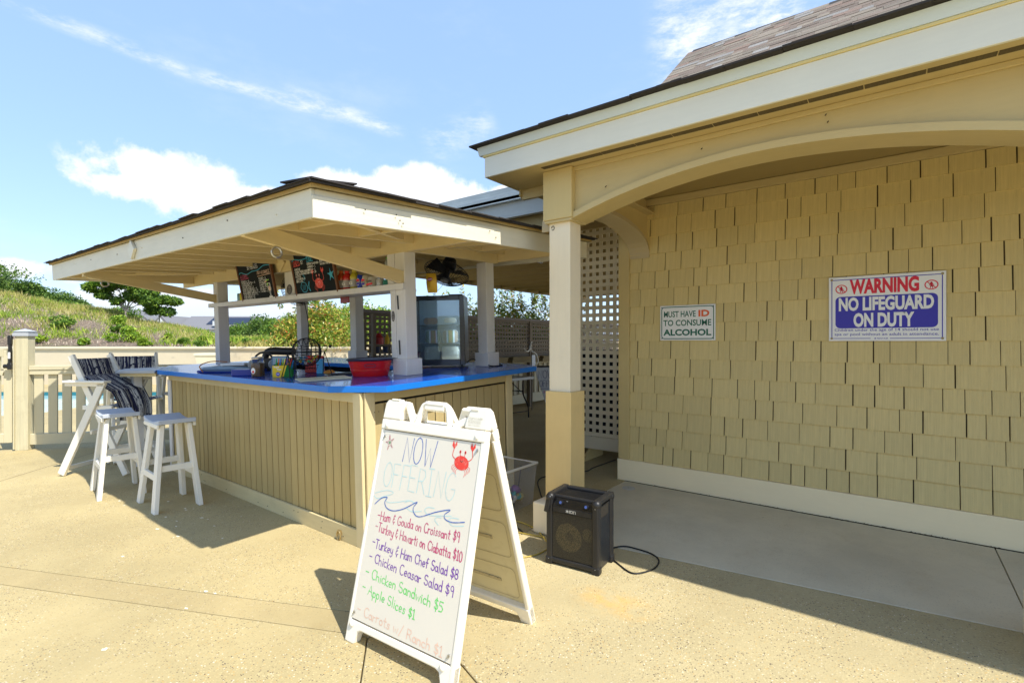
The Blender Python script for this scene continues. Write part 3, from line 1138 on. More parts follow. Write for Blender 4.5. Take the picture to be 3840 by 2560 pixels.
# left end boards
q = MB()
q.box(0, 0, 0, .088, .018, .95)
pm3 = q.mesh('plank', M_kpost)
dv = Vector((.278, .47, 0)).normalized()
for i in range(5):
    o = bpy.data.objects.new('plank', pm3)
    COL.objects.link(o)
    o.parent = kio
    p = Vector((.0, 3.46, .08)) + dv * (i * .1)
    o.matrix_local = T(p.x, p.y, p.z, math.atan2(dv.y, dv.x))
MB().box(-.022, .0, .0, .0, 3.46, .118).build('base_board', M_btrim, kio, bevel=.003)
MB().box(-.020, .083, 1.0, .0, 3.46, 1.071).build('top_board', M_btrim, kio, bevel=.002)
MB().box(.083, -.020, 1.0, 1.56, .0, 1.071).build('top_board', M_btrimx, kio, bevel=.002)
MB().box(-.024, -.003, .0, .0, .082, 1.071).build('corner_board', M_btrimz, kio, bevel=.002)
MB().box(.001, -.024, -.03, .082, -.004, 1.071).build('corner_board', M_btrimz, kio, bevel=.002)
MB().box(1.561, -.022, -.05, 1.645, .0, 1.071).build('corner_board', M_btrimz, kio, bevel=.002)
MB().box(1.622, .0, -.05, 1.645, .08, 1.071).build('corner_board', M_btrimz, kio, bevel=.002)
MB().box(-.018, 3.43, .0, .0, 3.50, 1.0).build('corner_board', M_kpost, kio, bevel=.002)
for (bb, cc) in ((.06, .93), (.025, .93), (.03, .10), (.06, .10)):
    MB().lathe([(.0001, 0), (.004, .001)], 6, (0, 0, 0)).build('nail', M_rub, kio).matrix_local = T(.05 + bb, -.0255, cc) @ Matrix.Rotation(R_(90), 4, 'X')
# ring latch near the base corner
b = MB()
b.tube([(-.034, .279 + .022 * math.cos(t), .038 + .032 * math.sin(t)) for t in [k * math.pi / 8 for k in range(16)]], .005, 6, True)
b.box(-.032, .262, .045, -.022, .296, .075)
b.build('ring_latch', mat('tarnished brass', (.5, .38, .18), .35, .2, metal=.8), kio, True)

# counter
outer = [(-.14, .19), (.07, -.17), (1.88, -.14), (2.1, .22), (2.1, 3.75), (1.85, 4.12), (.2, 4.12), (-.14, 3.40)]
inner = [(.62, .85), (1.36, .85), (1.36, 3.35), (.62, 3.35)]
b = MB()
pcs = [[outer[7], outer[0], (.62, .85), (.62, 3.35)], [outer[0], outer[1], outer[2], outer[3], (1.36, .85), (.62, .85)],
       [outer[3], outer[4], (1.36, 3.35), (1.36, .85)], [outer[4], outer[5], outer[6], outer[7], (.62, 3.35), (1.36, 3.35)]]
# ring as one mesh: top, bottom, outer and inner edges
vs, fs = [], []
for z in (1.075, 1.12):
    vs += [(x, y, z) for x, y in outer] + [(x, y, z) for x, y in inner]
loops = [(7, 0, 8, 11), (0, 1, 2, 3, 9, 8), (3, 4, 10, 9), (4, 5, 6, 7, 11, 10)]
for l in loops:
    fs.append(tuple(i + 12 for i in l))
    fs.append(tuple(l)[::-1])
b.add(vs, fs)
b.cur = 1
n = len(outer)
b.add([], [])
for i in range(8):
    j = (i + 1) % 8
    b.f.append((i, j, 12 + j, 12 + i)); b.mi.append(1)
for i in range(4):
    j = (i + 1) % 4
    b.f.append((8 + j, 8 + i, 20 + i, 20 + j)); b.mi.append(1)
b.build('counter', [M_blue, M_bluelit], kio, bevel=.004)
# lower work surface inside
MB().box(.06, 3.36, .80, 1.56, 3.86, .83).build('work_surface', M_grey, kio)
MB().box(1.37, .2, .86, 1.56, 3.3, .885).build('work_surface', M_blue, kio)
# grey side shelf at the far left end
b = MB()
b.prism([(-.155, 3.43), (-.38, 3.90), (-.20, 4.25), (.17, 4.14)], 1.082, 1.112)
b.build('side_shelf', M_grey, kio, bevel=.003)
MB().prism([(-.13, 3.47), (-.34, 3.89), (-.19, 4.2), (.13, 4.1)], 1.045, 1.080).build('side_shelf_frame', M_btrim, kio)
MB().box(-.2, 3.95, -.02, -.12, 4.03, 1.045).build('side_shelf_leg', M_kpost, kio)

# posts
for (pa, pb, sz) in ((.725, .375, .060), (1.735, .36, .060), (1.66, 2.38, .058), (1.66, 3.62, .055), (.715, 3.86, .062)):
    p = MB().box(pa - sz, pb - sz, .0, pa + sz, pb + sz, 2.14).build('post', M_kpost, kio, bevel=.004)
    if pb < 3.8:
        MB().box(pa - sz - .026, pb - sz - .026, 1.1205, pa + sz + .026, pb + sz + .026, 1.255).build('post_base', M_kpost, p, bevel=.003)
MB().box(.662, .437, 1.26, .70, .50, 1.825).build('post_strip', M_kpost, kio, bevel=.002)
MB().box(.662, .437, 1.88, .70, .53, 2.13).build('post_strip', M_kpost, kio, bevel=.002)
b = MB()
b.beam((.660, .400, 1.665), (.660, .407, 1.78), .0025, .014, up=(0, 1, 0))
b.beam((.660, .398, 1.41), (.660, .393, 1.29), .0025, .014, up=(0, 1, 0))
b.build('magnetic_strip', M_black, kio)
# beams
MB().box(.655, -.545, 2.130, .70, 4.87, 2.292).build('beam', M_kbeam, kio, bevel=.003)
MB().box(1.83, -.545, 2.150, 1.87, 4.87, 2.315).build('beam', M_kbeam, kio, bevel=.003)
MB().box(.702, .27, 2.137, 1.828, .31, 2.300).build('beam', M_kbeamx, kio, bevel=.003)
MB().box(.702, 3.92, 2.140, 1.828, 3.96, 2.305).build('beam', M_kbeamx, kio, bevel=.003)
MB().box(-.655, 4.50, 2.16, .653, 4.54, 2.30).build('beam', M_kbeamx, kio, bevel=.003)
# diagonal hip members
MB().beam((.66, .27, 2.27), (-.63, -.52, 2.17), .04, .13).build('hip_rafter', M_kbeamx, kio)
MB().beam((1.87, .27, 2.29), (2.09, -.53, 2.23), .04, .13).build('hip_rafter', M_kbeamx, kio)
MB().beam((.66, 3.9, 2.29), (-.63, 4.86, 2.25), .04, .10).build('hip_rafter', M_kbeamx, kio)
y = -.22
while y < 4.85:
    f0 = fc(-.68, y)
    MB().beam((-.658, y, f0 + .100), (.653, y, f0 + .150), .036, .085).build('rafter', M_kbeamx, kio)
    MB().beam((.702, y, f0 + .165), (1.828, y, f0 + .19), .036, .085).build('rafter', M_kbeamx, kio)
    MB().beam((1.872, y, f0 + .175), (2.10, y, f0 + .165), .036, .085).build('rafter', M_kbeamx, kio)
    y += .42
# near side lookouts (under the right-hand eave)
for x in (-.3, .15, 1.1, 1.5):
    MB().beam((x, -.548, fc(x, -.57) + .095), (x, .268, fc(x, -.57) + .125), .036, .07).build('lookout', M_kbeam, kio)


# fascia boards
def slope_board(p, q, hp, hq, th, nrm, m, nm, parent=kio):
    b = MB()
    p, q, nrm = Vector(p), Vector(q), Vector(nrm)
    vs = [p, q, q + Vector((0, 0, hq)), p + Vector((0, 0, hp))]
    vs = vs + [v + nrm * th for v in vs]
    b.add(vs, [(0, 3, 2, 1), (4, 5, 6, 7), (0, 1, 5, 4), (1, 2, 6, 5), (2, 3, 7, 6), (3, 0, 4, 7)])
    return b.build(nm, m, parent, bevel=.002)


slope_board((-.68, 2.06, fc(-.68, 2.06)), (-.68, -.57, fc(-.68, -.57)), fh(2.06), fh(-.57), .022, (1, 0, 0), M_kfascia, 'fascia')
slope_board((-.68, 4.90, fc(-.68, 4.9)), (-.68, 2.063, fc(-.68, 2.063)), fh(4.9), fh(2.063), .022, (1, 0, 0), M_kfascia, 'fascia')
slope_board((-.657, -.572, fc(-.66, -.57)), (2.12, -.572, fc(2.12, -.57)), fh(-.57), fh(-.57), .022, (0, 1, 0), M_kfasciax, 'fascia')
slope_board((-.682, -.586, fc(-.68, -.57) - .004), (.80, -.592, fc(.8, -.57) - .002), .112, .116, .014, (0, 1, 0), M_kfasciax, 'fascia')
slope_board((2.12, -.55, fc(2.12, -.55)), (2.12, 4.90, fc(2.12, 4.9)), fh(-.57), fh(4.9), -.022, (1, 0, 0), M_kfascia, 'fascia')
slope_board((-.657, 4.90, fc(-.66, 4.9)), (2.098, 4.90, fc(2.1, 4.9)), fh(4.9), fh(4.9), -.022, (0, 1, 0), M_kfasciax, 'fascia')


rnd = random.Random(77)
for k in range(7):
    y = -.3 + .72 * k + rnd.uniform(-.12, .12)
    z = fc(-.68, y) + rnd.uniform(.03, .12)
    b = MB()
    b.sphere((-.682, y, z), .0045, 6, 4)
    b.build('nail', M_rub if k % 3 else M_kfascia, kio)
for k in range(6):
    x = rnd.uniform(-.6, 1.9)
    b = MB()
    b.sphere((x, -.600 if x < .8 else -.574, fc(x, -.57) + rnd.uniform(.03, .09)), .0045, 6, 4)
    b.build('nail', M_rub, kio)
for k in range(14):
    b = MB()
    y = rnd.uniform(.2, 3.4)
    b.sphere((-.0225, y, rnd.choice([.035, .085])), .004, 6, 4)
    b.build('nail', M_rub, kio)


def diamond(x, yb, zc, r, sx):
    b = MB()
    b.prism([(yb - r, zc), (yb, zc - r), (yb + r, zc), (yb, zc + r)], x, x + sx, 'x')
    return b


diamond(-.682, 2.07, 2.192, .080, -.022).build('diamond_block', M_kfascia, kio, bevel=.002)
diamond(.653, 2.25, 2.222, .098, -.02).build('diamond_block', M_kbeam, kio, bevel=.002)


# roof deck and shingles
def roofz(a, b_):
    return fc(a, b_) + fh(b_)


rid = [(.72, 1.1), (.72, 3.2)]
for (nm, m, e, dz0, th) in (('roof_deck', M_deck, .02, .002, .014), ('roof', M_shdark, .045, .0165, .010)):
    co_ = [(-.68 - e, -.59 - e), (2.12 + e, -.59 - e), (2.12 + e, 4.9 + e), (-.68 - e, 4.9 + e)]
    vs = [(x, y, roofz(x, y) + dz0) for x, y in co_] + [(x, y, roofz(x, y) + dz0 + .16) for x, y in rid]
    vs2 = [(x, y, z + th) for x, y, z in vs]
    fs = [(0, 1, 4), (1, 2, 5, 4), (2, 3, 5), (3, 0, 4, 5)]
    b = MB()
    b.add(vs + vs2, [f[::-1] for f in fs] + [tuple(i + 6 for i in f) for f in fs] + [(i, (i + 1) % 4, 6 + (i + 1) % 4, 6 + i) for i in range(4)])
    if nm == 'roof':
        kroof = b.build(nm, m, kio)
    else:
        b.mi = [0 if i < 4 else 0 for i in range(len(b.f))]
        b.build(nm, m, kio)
        # bare plywood edge
        b2 = MB()
        for i in range(4):
            j = (i + 1) % 4
            (x0, y0), (x1, y1) = co_[i], co_[j]
            cx, cy = .72, 2.15
            def ou(x, y, d):
                return (x + (d if x > cx else -d), y + (d if y > cy else -d))
            a0, a1 = ou(x0, y0, .003), ou(x1, y1, .003)
            z0_, z1_ = roofz(x0, y0) + dz0, roofz(x1, y1) + dz0
            b2.add([(*a0, z0_ - .002), (*a1, z1_ - .002), (*a1, z1_ + th), (*a0, z0_ + th)], [(0, 1, 2, 3)])
        b2.build('plywood_edge', M_ply, kio)
rnd = random.Random(21)
y = -.63
while y < 4.93:
    w = rnd.uniform(.16, .34)
    a_ = -.735 + rnd.uniform(-.012, .008)
    z = roofz(-.68, y + w / 2) + .022 + rnd.uniform(-.001, .003)
    s_ = rnd.uniform(-.002, .003)
    b = MB()
    b.add([(a_, y, z), (a_, y + w, z + .092 / 5.47 * w * .8 + s_), (-.45, y + w, z + .03), (-.45, y, z + .03),
           (a_, y, z + .005), (a_, y + w, z + .006 + s_), (-.45, y + w, z + .038), (-.45, y, z + .038)],
          [(0, 1, 2, 3)[::-1], (4, 5, 6, 7), (0, 1, 5, 4), (1, 2, 6, 5), (2, 3, 7, 6), (3, 0, 4, 7)])
    b.build('roof_shingle', M_shdark, kroof)
    y += w * .93
x = -.72
while x < 2.12:
    w = rnd.uniform(.16, .34)
    b_ = -.645 + rnd.uniform(-.01, .01)
    z = roofz(x + w / 2, -.57) + .022 + rnd.uniform(-.001, .003)
    MB().add([(x, b_, z), (x + w, b_, z + .004), (x + w, -.35, z + .03), (x, -.35, z + .03), (x, b_, z + .008), (x + w, b_, z + .012), (x + w, -.35, z + .038), (x, -.35, z + .038)],
             [(3, 2, 1, 0), (4, 5, 6, 7), (0, 1, 5, 4), (1, 2, 6, 5), (2, 3, 7, 6), (3, 0, 4, 7)]).build('roof_shingle', M_shdark, kroof)
    x += w * .93
# hip caps near the corner
for i in range(0):
    t = i * .11 + .04
    c = Vector((-.70, -.61, roofz(-.7, -.6) + .034)) + Vector((1.42, 1.7, .16)).normalized() * t
    b = MB()
    b.beam(c - Vector((0, 0, .008)), c + Vector((1.42, 1.7, .12)).normalized() * .16, .13, .005)
    b.build('hip_cap', M_shdark, kroof)

# braces
MB().beam((.69, 3.86, 1.925), (-.658, 3.70, 2.150), .038, .095).build('brace', M_kbeamx, kio, bevel=.002)
MB().beam((.668, .345, 1.925), (-.658, .20, 2.118), .038, .102).build('brace', M_kbeamx, kio, bevel=.002)
# shelf
MB().box(.655, .44, 1.826, .90, 4.03, 1.846).build('shelf', M_kpost, kio)
MB().box(.632, .30, 1.826, .654, 4.03, 1.876).build('shelf_lip', M_kpost, kio, bevel=.002)
MB().box(.70, .50, 1.955, .84, .76, 1.970).build('small_shelf', M_kpost, kio)
MB().box(.70, 2.085, 1.848, .715, 2.275, 2.13).build('speaker_panel', M_kpost, kio, bevel=.002)
# round ring hooks
for (a_, b_, c_, r) in ((-.45, .222, 2.00, .032), (-.48, 3.72, 2.045, .032)):
    b = MB()
    b.tube([(a_ + r * math.cos(t), b_, c_ + r * math.sin(t)) for t in [k * math.pi / 10 for k in range(20)]], .0075, 7, True)
    b.tube([(a_, b_, c_ + r), (a_, b_, c_ + r + .04)], .003, 5)
    b.build('ring_hook', M_steel, kio, True)
for (a_, b_, c_) in ((1.86, -.2, 2.135), (2.35, .1, 2.2)):
    b = MB()
    b.tube([(a_, b_ + .018 * math.cos(t), c_ - .012 + .018 * math.sin(t)) for t in [math.pi * (.9 + k * .13) for k in range(10)]], .004, 6)
    b.build('hook', M_steel, kio, True)
M_badge = mat('grey badge', (.10, .09, .09), .5, .1)


def badge(M, rx, ry, parent_label, txt=('N N W',)):
    b = MB()
    b.disc(0, 0, rx, ry, .001, 24)
    o = b.build('round_badge', M_badge, kio)
    o.matrix_local = M
    b = MB()
    ring = [(.30 * rx * math.cos(t), .42 * ry + .26 * ry * math.sin(t)) for t in [k * math.pi / 8 for k in range(17)]]
    b.ribbon(ring, rx * .06, .0016)
    b.disc(0, .42 * ry, rx * .12, ry * .14, .0016, 8)
    put_text(b, 'N N W', -rx * .55, -ry * .22, rx * 1.1, ry * .22, .01, .0016)
    b.ribbon([(-rx * .5, -ry * .42), (rx * .5, -ry * .42)], ry * .06, .0016)
    b.ribbon([(-rx * .25, -ry * .62), (rx * .25, -ry * .62)], ry * .12, .0016)
    q = b.build('badge_print', marker('badge', (.45, .42, .38)), o)


faceA = Matrix(((0, 0, -1, 0), (-1, 0, 0, 0), (0, 1, 0, 0), (0, 0, 0, 1)))  # local x->-b, y->c, z->-a
badge(T(.6615, .468, 1.61) @ faceA, .021, .045, '')
badge(T(.699, 2.18, 1.945) @ faceA, .055, .052, '')


# ================================================================== wall signs
def rrect(x0, y0, x1, y1, r, n=6):
    out = []
    for cx, cy, a in ((x1 - r, y1 - r, 0), (x0 + r, y1 - r, 90), (x0 + r, y0 + r, 180), (x1 - r, y0 + r, 270)):
        out += arc(cx, cy, r, r, a, a + 90, n)
    return out


def frame_ring(mb, x0, y0, x1, y1, r, w, z):
    a, b_ = rrect(x0, y0, x1, y1, r), rrect(x0 + w, y0 + w, x1 - w, y1 - w, max(.001, r - w))
    n = len(a)
    mb.add([(x, y, z) for x, y in a] + [(x, y, z) for x, y in b_], [(i, (i + 1) % n, n + (i + 1) % n, n + i) for i in range(n)])


M_signw = mat('sign white enamel', (.86, .86, .84), .35, .02)
# local x -> -Y, y -> Z, z -> -X
s1 = thing('id_sign', 'small white sign with green letters requiring ID to consume alcohol', 'sign', T(4.792, 1.841, 1.431) @ faceA)
b = MB()
b.box(0, 0, 0, .521, .335, .004)
b.build('panel', M_signw, s1, bevel=.001)
b = MB()
frame_ring(b, .012, .012, .509, .323, .03, .008, .0046)
put_text(b, 'MUST HAVE', .038, .222, .305, .058, .016, .0048)
put_text(b, 'TO CONSUME', .032, .138, .452, .058, .018, .0048)
put_text(b, 'ALCOHOL', .032, .045, .452, .062, .036, .0048)
b.build('lettering', INK['signgreen'], s1)
b = MB()
put_text(b, 'ID', .368, .222, .10, .062, .04, .0048)
b.build('lettering', INK['signorange'], s1)
b = MB()
for x, y in ((.018, .018), (.503, .018), (.018, .317), (.503, .317)):
    b.disc(x, y, .006, .006, .006, 8)
b.build('screw', M_rub, s1)

s2 = thing('lifeguard_sign', 'large white WARNING sign, NO LIFEGUARD ON DUTY on a blue panel', 'sign', T(4.790, .436, 1.424) @ faceA)
SW, SH = .720, .509
MB().box(0, 0, 0, SW, SH, .005).build('panel', M_signw, s2, bevel=.001)
b = MB()
for (x0, y0, x1, y1) in ((.018, .026, .024, SH - .026), (SW - .024, .026, SW - .018, SH - .026), (.026, SH - .026, SW - .026, SH - .020), (.026, .018, .275, .0225), (.395, .018, SW - .026, .0225)):
    b.add([(x0, y0, .0056), (x1, y0, .0056), (x1, y1, .0056), (x0, y1, .0056)], [(0, 1, 2, 3)])
pl = rrect(.045, .100, SW - .045, .352, .035)
b.add([(x, y, .0056) for x, y in pl], [tuple(range(len(pl)))])
put_text(b, 'Children under the age of 14 should not use', .040, .070, .640, .028, .004, .0058)
put_text(b, 'spa or pool without an adult in attendance.', .040, .036, .640, .028, .004, .0058)
put_text(b, 'PENTAIR', .315, .015, .07, .010, .012, .0058)
b.prism([(.298, .020), (.304, .026), (.310, .020), (.304, .014)], .0055, .0058)
b.build('lettering', INK['signblue'], s2)
b = MB()
put_text(b, 'NO LIFEGUARD', .068, .236, .585, .108, .042, .0066)
put_text(b, 'ON DUTY', .165, .108, .375, .112, .045, .0066)
b.build('lettering', M_signw, s2)
b = MB()
put_text(b, 'WARNING', .140, .368, .428, .116, .045, .0058)
for cx in (.085, .638):
    cy = .412
    a, b2 = arc(cx, cy, .040, .036, 0, 360, 24)[:-1], arc(cx, cy, .033, .029, 0, 360, 24)[:-1]
    b.add([(x, y, .0058) for x, y in a] + [(x, y, .0058) for x, y in b2], [(i, (i + 1) % 24, 24 + (i + 1) % 24, 24 + i) for i in range(24)])
    b.ribbon([(cx - .026, cy + .024), (cx + .026, cy - .024)], .006, .0061)
    b.disc(cx, cy + .017, .0055, .006, .006, 8)
    b.ribbon([(cx, cy + .010), (cx, cy - .006)], .014, .006)
    b.ribbon([(cx - .013, cy - .004), (cx - .006, cy + .009), (cx + .006, cy + .009), (cx + .013, cy - .004)], .004, .0061)
    b.ribbon([(cx - .004, cy - .004), (cx - .007, cy - .024)], .005, .006)
    b.ribbon([(cx + .004, cy - .004), (cx + .007, cy - .024)], .005, .006)
b.build('lettering', INK['signred'], s2)
for x, y in ((.020, .020), (SW - .020, .020), (.020, SH - .020), (SW - .020, SH - .020)):
    b = MB()
    b.lathe([(.009, 0), (.009, .002), (.004, .004), (.0001, .0045)], 10, (x, y, .0055))
    b.build('bolt', mat('brass bolt', (.35, .28, .14), .4, .1, metal=.7), s2, True)

# ================================================================== A-frame board
yaw = -1.515
wv = Vector((math.cos(yaw), math.sin(yaw), 0))
nv = Vector((-wv.y, wv.x, 0))
tl = .229
uv = Vector((0, 0, 1)) * math.cos(tl) + nv * math.sin(tl)
fr = -nv * math.cos(tl) + Vector((0, 0, 1)) * math.sin(tl)   # face normal towards the viewer
O0 = Vector((1.407, 2.088, 0))
sb = thing('sandwich_board', 'white plastic A-frame sidewalk sign with handwritten marker menu', 'sign', T(O0.x, O0.y, 0, yaw))
INV = T(O0.x, O0.y, 0, yaw).inverted()
FM = INV @ basis(O0, wv, uv, fr)       # x along width, y up the face, z out
WB_, HB = .669, 1.149


def FB():
    return MB(FM)


def sweep_frame(MM, mt):
    """one leaf of the A-frame: head with handle openings, side rails, foot rail"""
    mk = lambda: MB(MM)
    # side rails
    mk().box(0, .0, -.045, .024, 1.01, .0).build('side_rail', mt, sb, True, .008)
    mk().box(WB_ - .024, .0, -.045, WB_, 1.01, .0).build('side_rail', mt, sb, True, .008)
    # foot rail with legs
    poly = [(.0, .0), (.062, .0), (.068, .03), (.078, .058), (.10, .066), (WB_ - .10, .066), (WB_ - .078, .058), (WB_ - .068, .03), (WB_ - .062, .0), (WB_, .0), (WB_, .1), (0, .1)]
    mk().prism(poly, -.048, -.001).build('foot_rail', mt, sb, True, .006)
    # head
    mk().box(0, 1.0, -.040, WB_, 1.052, .003).build('head_rail', mt, sb, True, .006)
    mk().prism([(.0, 1.0535), (.128, 1.0535), (.128, 1.10), (.155, 1.145), (.145, HB), (.02, HB), (.005, 1.13)], -.04, .002).build('head_block', mt, sb, True, .006)
    mk().prism([(WB_, 1.0535), (WB_ - .128, 1.0535), (WB_ - .120, 1.10), (WB_ - .105, 1.135), (WB_ - .10, HB), (WB_ - .02, HB), (WB_ - .003, 1.135)], -.04, .002).build('head_block', mt, sb, True, .006)
    # handle
    b = mk()
    pts = [(.228, 1.045), (.236, 1.075), (.252, 1.125), (.272, 1.143), (.335, 1.147), (.398, 1.143), (.418, 1.125), (.434, 1.075), (.442, 1.045)]
    b.tube([(x, y, -.02) for x, y in smoothline([(p[0], p[1]) for p in pts], 4) and [(q.x, q.y) for q in smoothline(pts, 4)]], .016, 8)
    b.box(.272, 1.118, -.034, .398, 1.160, -.004)
    b.build('handle', mt, sb, True, .004)
    # diagonal ribs between blocks and handle
    b = mk()
    b.beam((.150, 1.138, -.02), (.205, 1.052, -.02), .034, .020, up=(0, 0, 1))
    b.build('rib', mt, sb, True, .003)
    b = mk()
    b.beam((WB_ - .125, 1.09, -.02), (WB_ - .205, 1.052, -.02), .034, .018, up=(0, 0, 1))
    b.build('rib', mt, sb, True, .003)


sweep_frame(FM, M_white)
# latch bumps and embossing on the head blocks
FB().box(.045, HB - .002, -.03, .105, HB + .008, .004).build('latch', M_white, sb, bevel=.004)
FB().box(WB_ - .10, HB - .014, -.02, WB_ - .055, HB + .004, .0055).build('latch', M_white, sb, bevel=.004)
b = FB()
write(b, 'Signicade', WB_ - .112, 1.098, .085, .013, .0016, z=.0028)
b.build('embossed_lettering', mat('embossed plastic', (.60, .56, .44), .5), sb)
b = FB()
frame_ring(b, WB_ - .108, 1.079, WB_ - .035, 1.093, .002, .001, .0028)
put_text(b, 'PLASTICADE', WB_ - .104, 1.082, .065, .008, .01, .003)
put_text(b, '800-772-0355', WB_ - .104, 1.068, .065, .006, 0, .003)
b.build('embossed_lettering', MATS['embossed plastic'], sb)
for x, y in ((.045, 1.022), (WB_ - .045, 1.022), (.036, .085), (WB_ - .06, .085)):
    b = FB()
    b.sphere((x, y, .002), .013, 10, 6, (1, 1.25, .7))
    b.build('plug', M_white, sb, True)
# panel
PX0, PX1, PY0, PY1 = .023, WB_ - .023, .105, 1.000
FB().box(PX0, PY0, -.0125, PX1, PY1, -.0035).build('panel', M_sheet, sb)
b = FB()
for (x0, y0, x1, y1) in ((PX0, PY1 - .003, PX1, PY1), (PX0, PY0, PX1, PY0 + .002)):
    b.add([(x0, y0, -.0030), (x1, y0, -.0030), (x1, y1, -.0030), (x0, y1, -.0030)], [(0, 1, 2, 3)])
b.build('panel_gap', M_dark, sb)
for x, y in ((PX0 + .012, PY1 - .035), (PX1 - .014, PY1 - .035), (PX0 + .012, PY0 + .03), (PX1 - .014, PY0 + .03)):
    b = FB()
    b.tube([(x, y, -.003), (x, y, .002)], .006, 8)
    b.beam((x - .004, y - .010, .0035), (x + .004, y + .008, .0035), .004, .003)
    b.build('clip', M_steel, sb, True)
PW = PX1 - PX0
PH = PY1 - PY0


def PP(px, py):  # fractions of the sheet, py from the top
    return (PX0 + px * PW, PY1 - py * PH)


def wr(s_, x, y, x1, h, col_, lw=.0042, seed=1, slope=0.):
    b = FB()
    X, Y = PP(x, y)
    write(b, s_, X, Y, (x1 - x) * PW, h, lw, .04, -.0028, seed, slope=slope)
    return b.build('lettering', INK[col_], sb)


wr('NOW', .262, .162, .595, .122, 'blue', .0042, 2)
wr('OFFERING', .085, .302, .825, .118, 'aqua', .0036, 3)
for s_, x, y, x1, h, c_, sp_ in (('-Ham & Gouda on Croissant $9', .094, .481, .93, .040, 'pink', -.005), ('-Turkey & Havarti on Ciabatta $10', .090, .541, .975, .040, 'pink', .032),
                                 ('-Turkey & Ham Chef Salad $8', .085, .624, .962, .041, 'purple', .030), ('- Chicken Ceasar Salad $9', .076, .698, .943, .042, 'purple', .038),
                                 ('- Chicken Sandwich $5', .067, .776, .872, .042, 'green', .05), ('- Apple Slices $1', .060, .855, .63, .040, 'green', .07),
                                 ('- Carrots w/ Ranch $1', .045, .966, .918, .040, 'orange', .032)):
    wr(s_, x, y, x1, h, c_, .0040, len(s_), sp_)
# starfish drawing
b = FB()
cx, cy = PP(.088, .070)
pts = []
for k in range(10):
    a = R_(90 + 36 * k)
    rr = .036 if k % 2 == 0 else .012
    pts.append((cx + rr * math.cos(a + .3) * .85, cy + rr * math.sin(a + .3) * 1.1))
b.ribbon([(p.x, p.y) for p in smoothline(pts + pts[:2], 4)], .0022, -.0028)
b.build('starfish_drawing', marker('rose', (.55, .18, .20)), sb)
b = FB()
for k in range(4):
    a = R_(45 * k)
    b.ribbon([(cx - .009 * math.cos(a), cy - .009 * math.sin(a)), (cx + .009 * math.cos(a), cy + .009 * math.sin(a))], .0018, -.0026 + k * 1e-5)
for k in range(5):
    a = R_(90 + 72 * k) + .3
    for q in (.45, .7):
        b.disc(cx + q * .036 * math.cos(a) * .85, cy + q * .036 * math.sin(a) * 1.1, .0016, .0016, -.0026, 6)
b.build('starfish_dots', marker('leaf', (.06, .22, .05)), sb)


# crab
def crab(b1, b2, cx, cy, k, z, z2):
    b1.disc(cx, cy, .046 * k, .034 * k, z, 20, -.12)
    for sgn in (-1, 1):
        arm = smoothline([(cx + sgn * .040 * k, cy + .012 * k), (cx + sgn * .062 * k, cy + .030 * k), (cx + sgn * .058 * k, cy + .062 * k)], 4)
        b1.ribbon([(p.x, p.y) for p in arm], .004 * k, z)
        hx, hy = cx + sgn * .058 * k, cy + .078 * k
        b1.add([(hx, hy - .018 * k, z), (hx + .016 * k, hy + .004 * k, z), (hx + .012 * k, hy + .024 * k, z), (hx + .001 * k, hy + .004 * k, z), (hx - .010 * k, hy + .026 * k, z), (hx - .015 * k, hy, z)],
               [(0, 1, 2, 3), (0, 3, 4, 5)])
        b1.ribbon([(cx + sgn * .012 * k, cy + .030 * k), (cx + sgn * .016 * k, cy + .048 * k)], .003 * k, z)
        b1.disc(cx + sgn * .016 * k, cy + .052 * k, .006 * k, .008 * k, z, 10)
        for j in range(4):
            lx = cx + sgn * (.018 + .009 * j) * k
            leg = smoothline([(lx, cy - (.028 - .005 * j) * k), (lx + sgn * .012 * k, cy - (.040 - .006 * j) * k), (lx + sgn * .008 * k, cy - (.062 - .008 * j) * k)], 3)
            b1.ribbon([(p.x, p.y) for p in leg], .0022 * k, z)
    b2.ribbon([(p.x, p.y) for p in smoothline([(cx - .008 * k, cy + .012 * k), (cx, cy + .005 * k), (cx + .009 * k, cy + .012 * k)], 4)], .0022 * k, z2)
    for sgn in (-1, 1):
        b2.disc(cx + sgn * .016 * k, cy + .052 * k, .0022 * k, .003 * k, z2, 8)


b1, b2 = FB(), FB()
cx, cy = PP(.850, .112)
crab(b1, b2, cx, cy, .92, -.0028, -.0022)
b1.build('crab_drawing', INK['red'], sb)
b2.build('crab_face', INK['black'], sb)
# waves
wave = [(.039, .408), (.102, .37), (.163, .359), (.145, .385), (.175, .412), (.252, .418), (.359, .394), (.483, .345), (.455, .375), (.47, .402), (.532, .412), (.684, .369), (.81, .343), (.765, .371), (.78, .392), (.85, .397), (.952, .382)]
b = FB()
b.ribbon([(p.x, p.y) for p in smoothline([PP(x, y) for x, y in wave], 5)], .0038, -.0024)
b.build('wave_drawing', INK['blue'], sb)
b = FB()
for off, pts in ((0, [(.02, .43), (.10, .41), (.17, .40), (.22, .405), (.19, .42), (.15, .43), (.17, .46), (.27, .45), (.40, .425), (.46, .43)]),
                 (1, [(.01, .445), (.06, .455), (.14, .43)]), (2, [(.36, .44), (.41, .425), (.46, .432)]), (3, [(.38, .46), (.44, .475), (.54, .462)]),
                 (4, [(.66, .432), (.60, .435), (.57, .452), (.62, .47), (.74, .458), (.83, .448)]), (5, [(.90, .452), (.84, .455), (.81, .47), (.85, .49), (.95, .478)]),
                 (6, [(.74, .468), (.70, .47), (.68, .485), (.72, .505)])):
    b.ribbon([(p.x, p.y) for p in smoothline([PP(x, y - .078) for x, y in pts], 5)], .0034, -.0029 + off * 1e-5)
b.build('wave_drawing', INK['aqua'], sb)

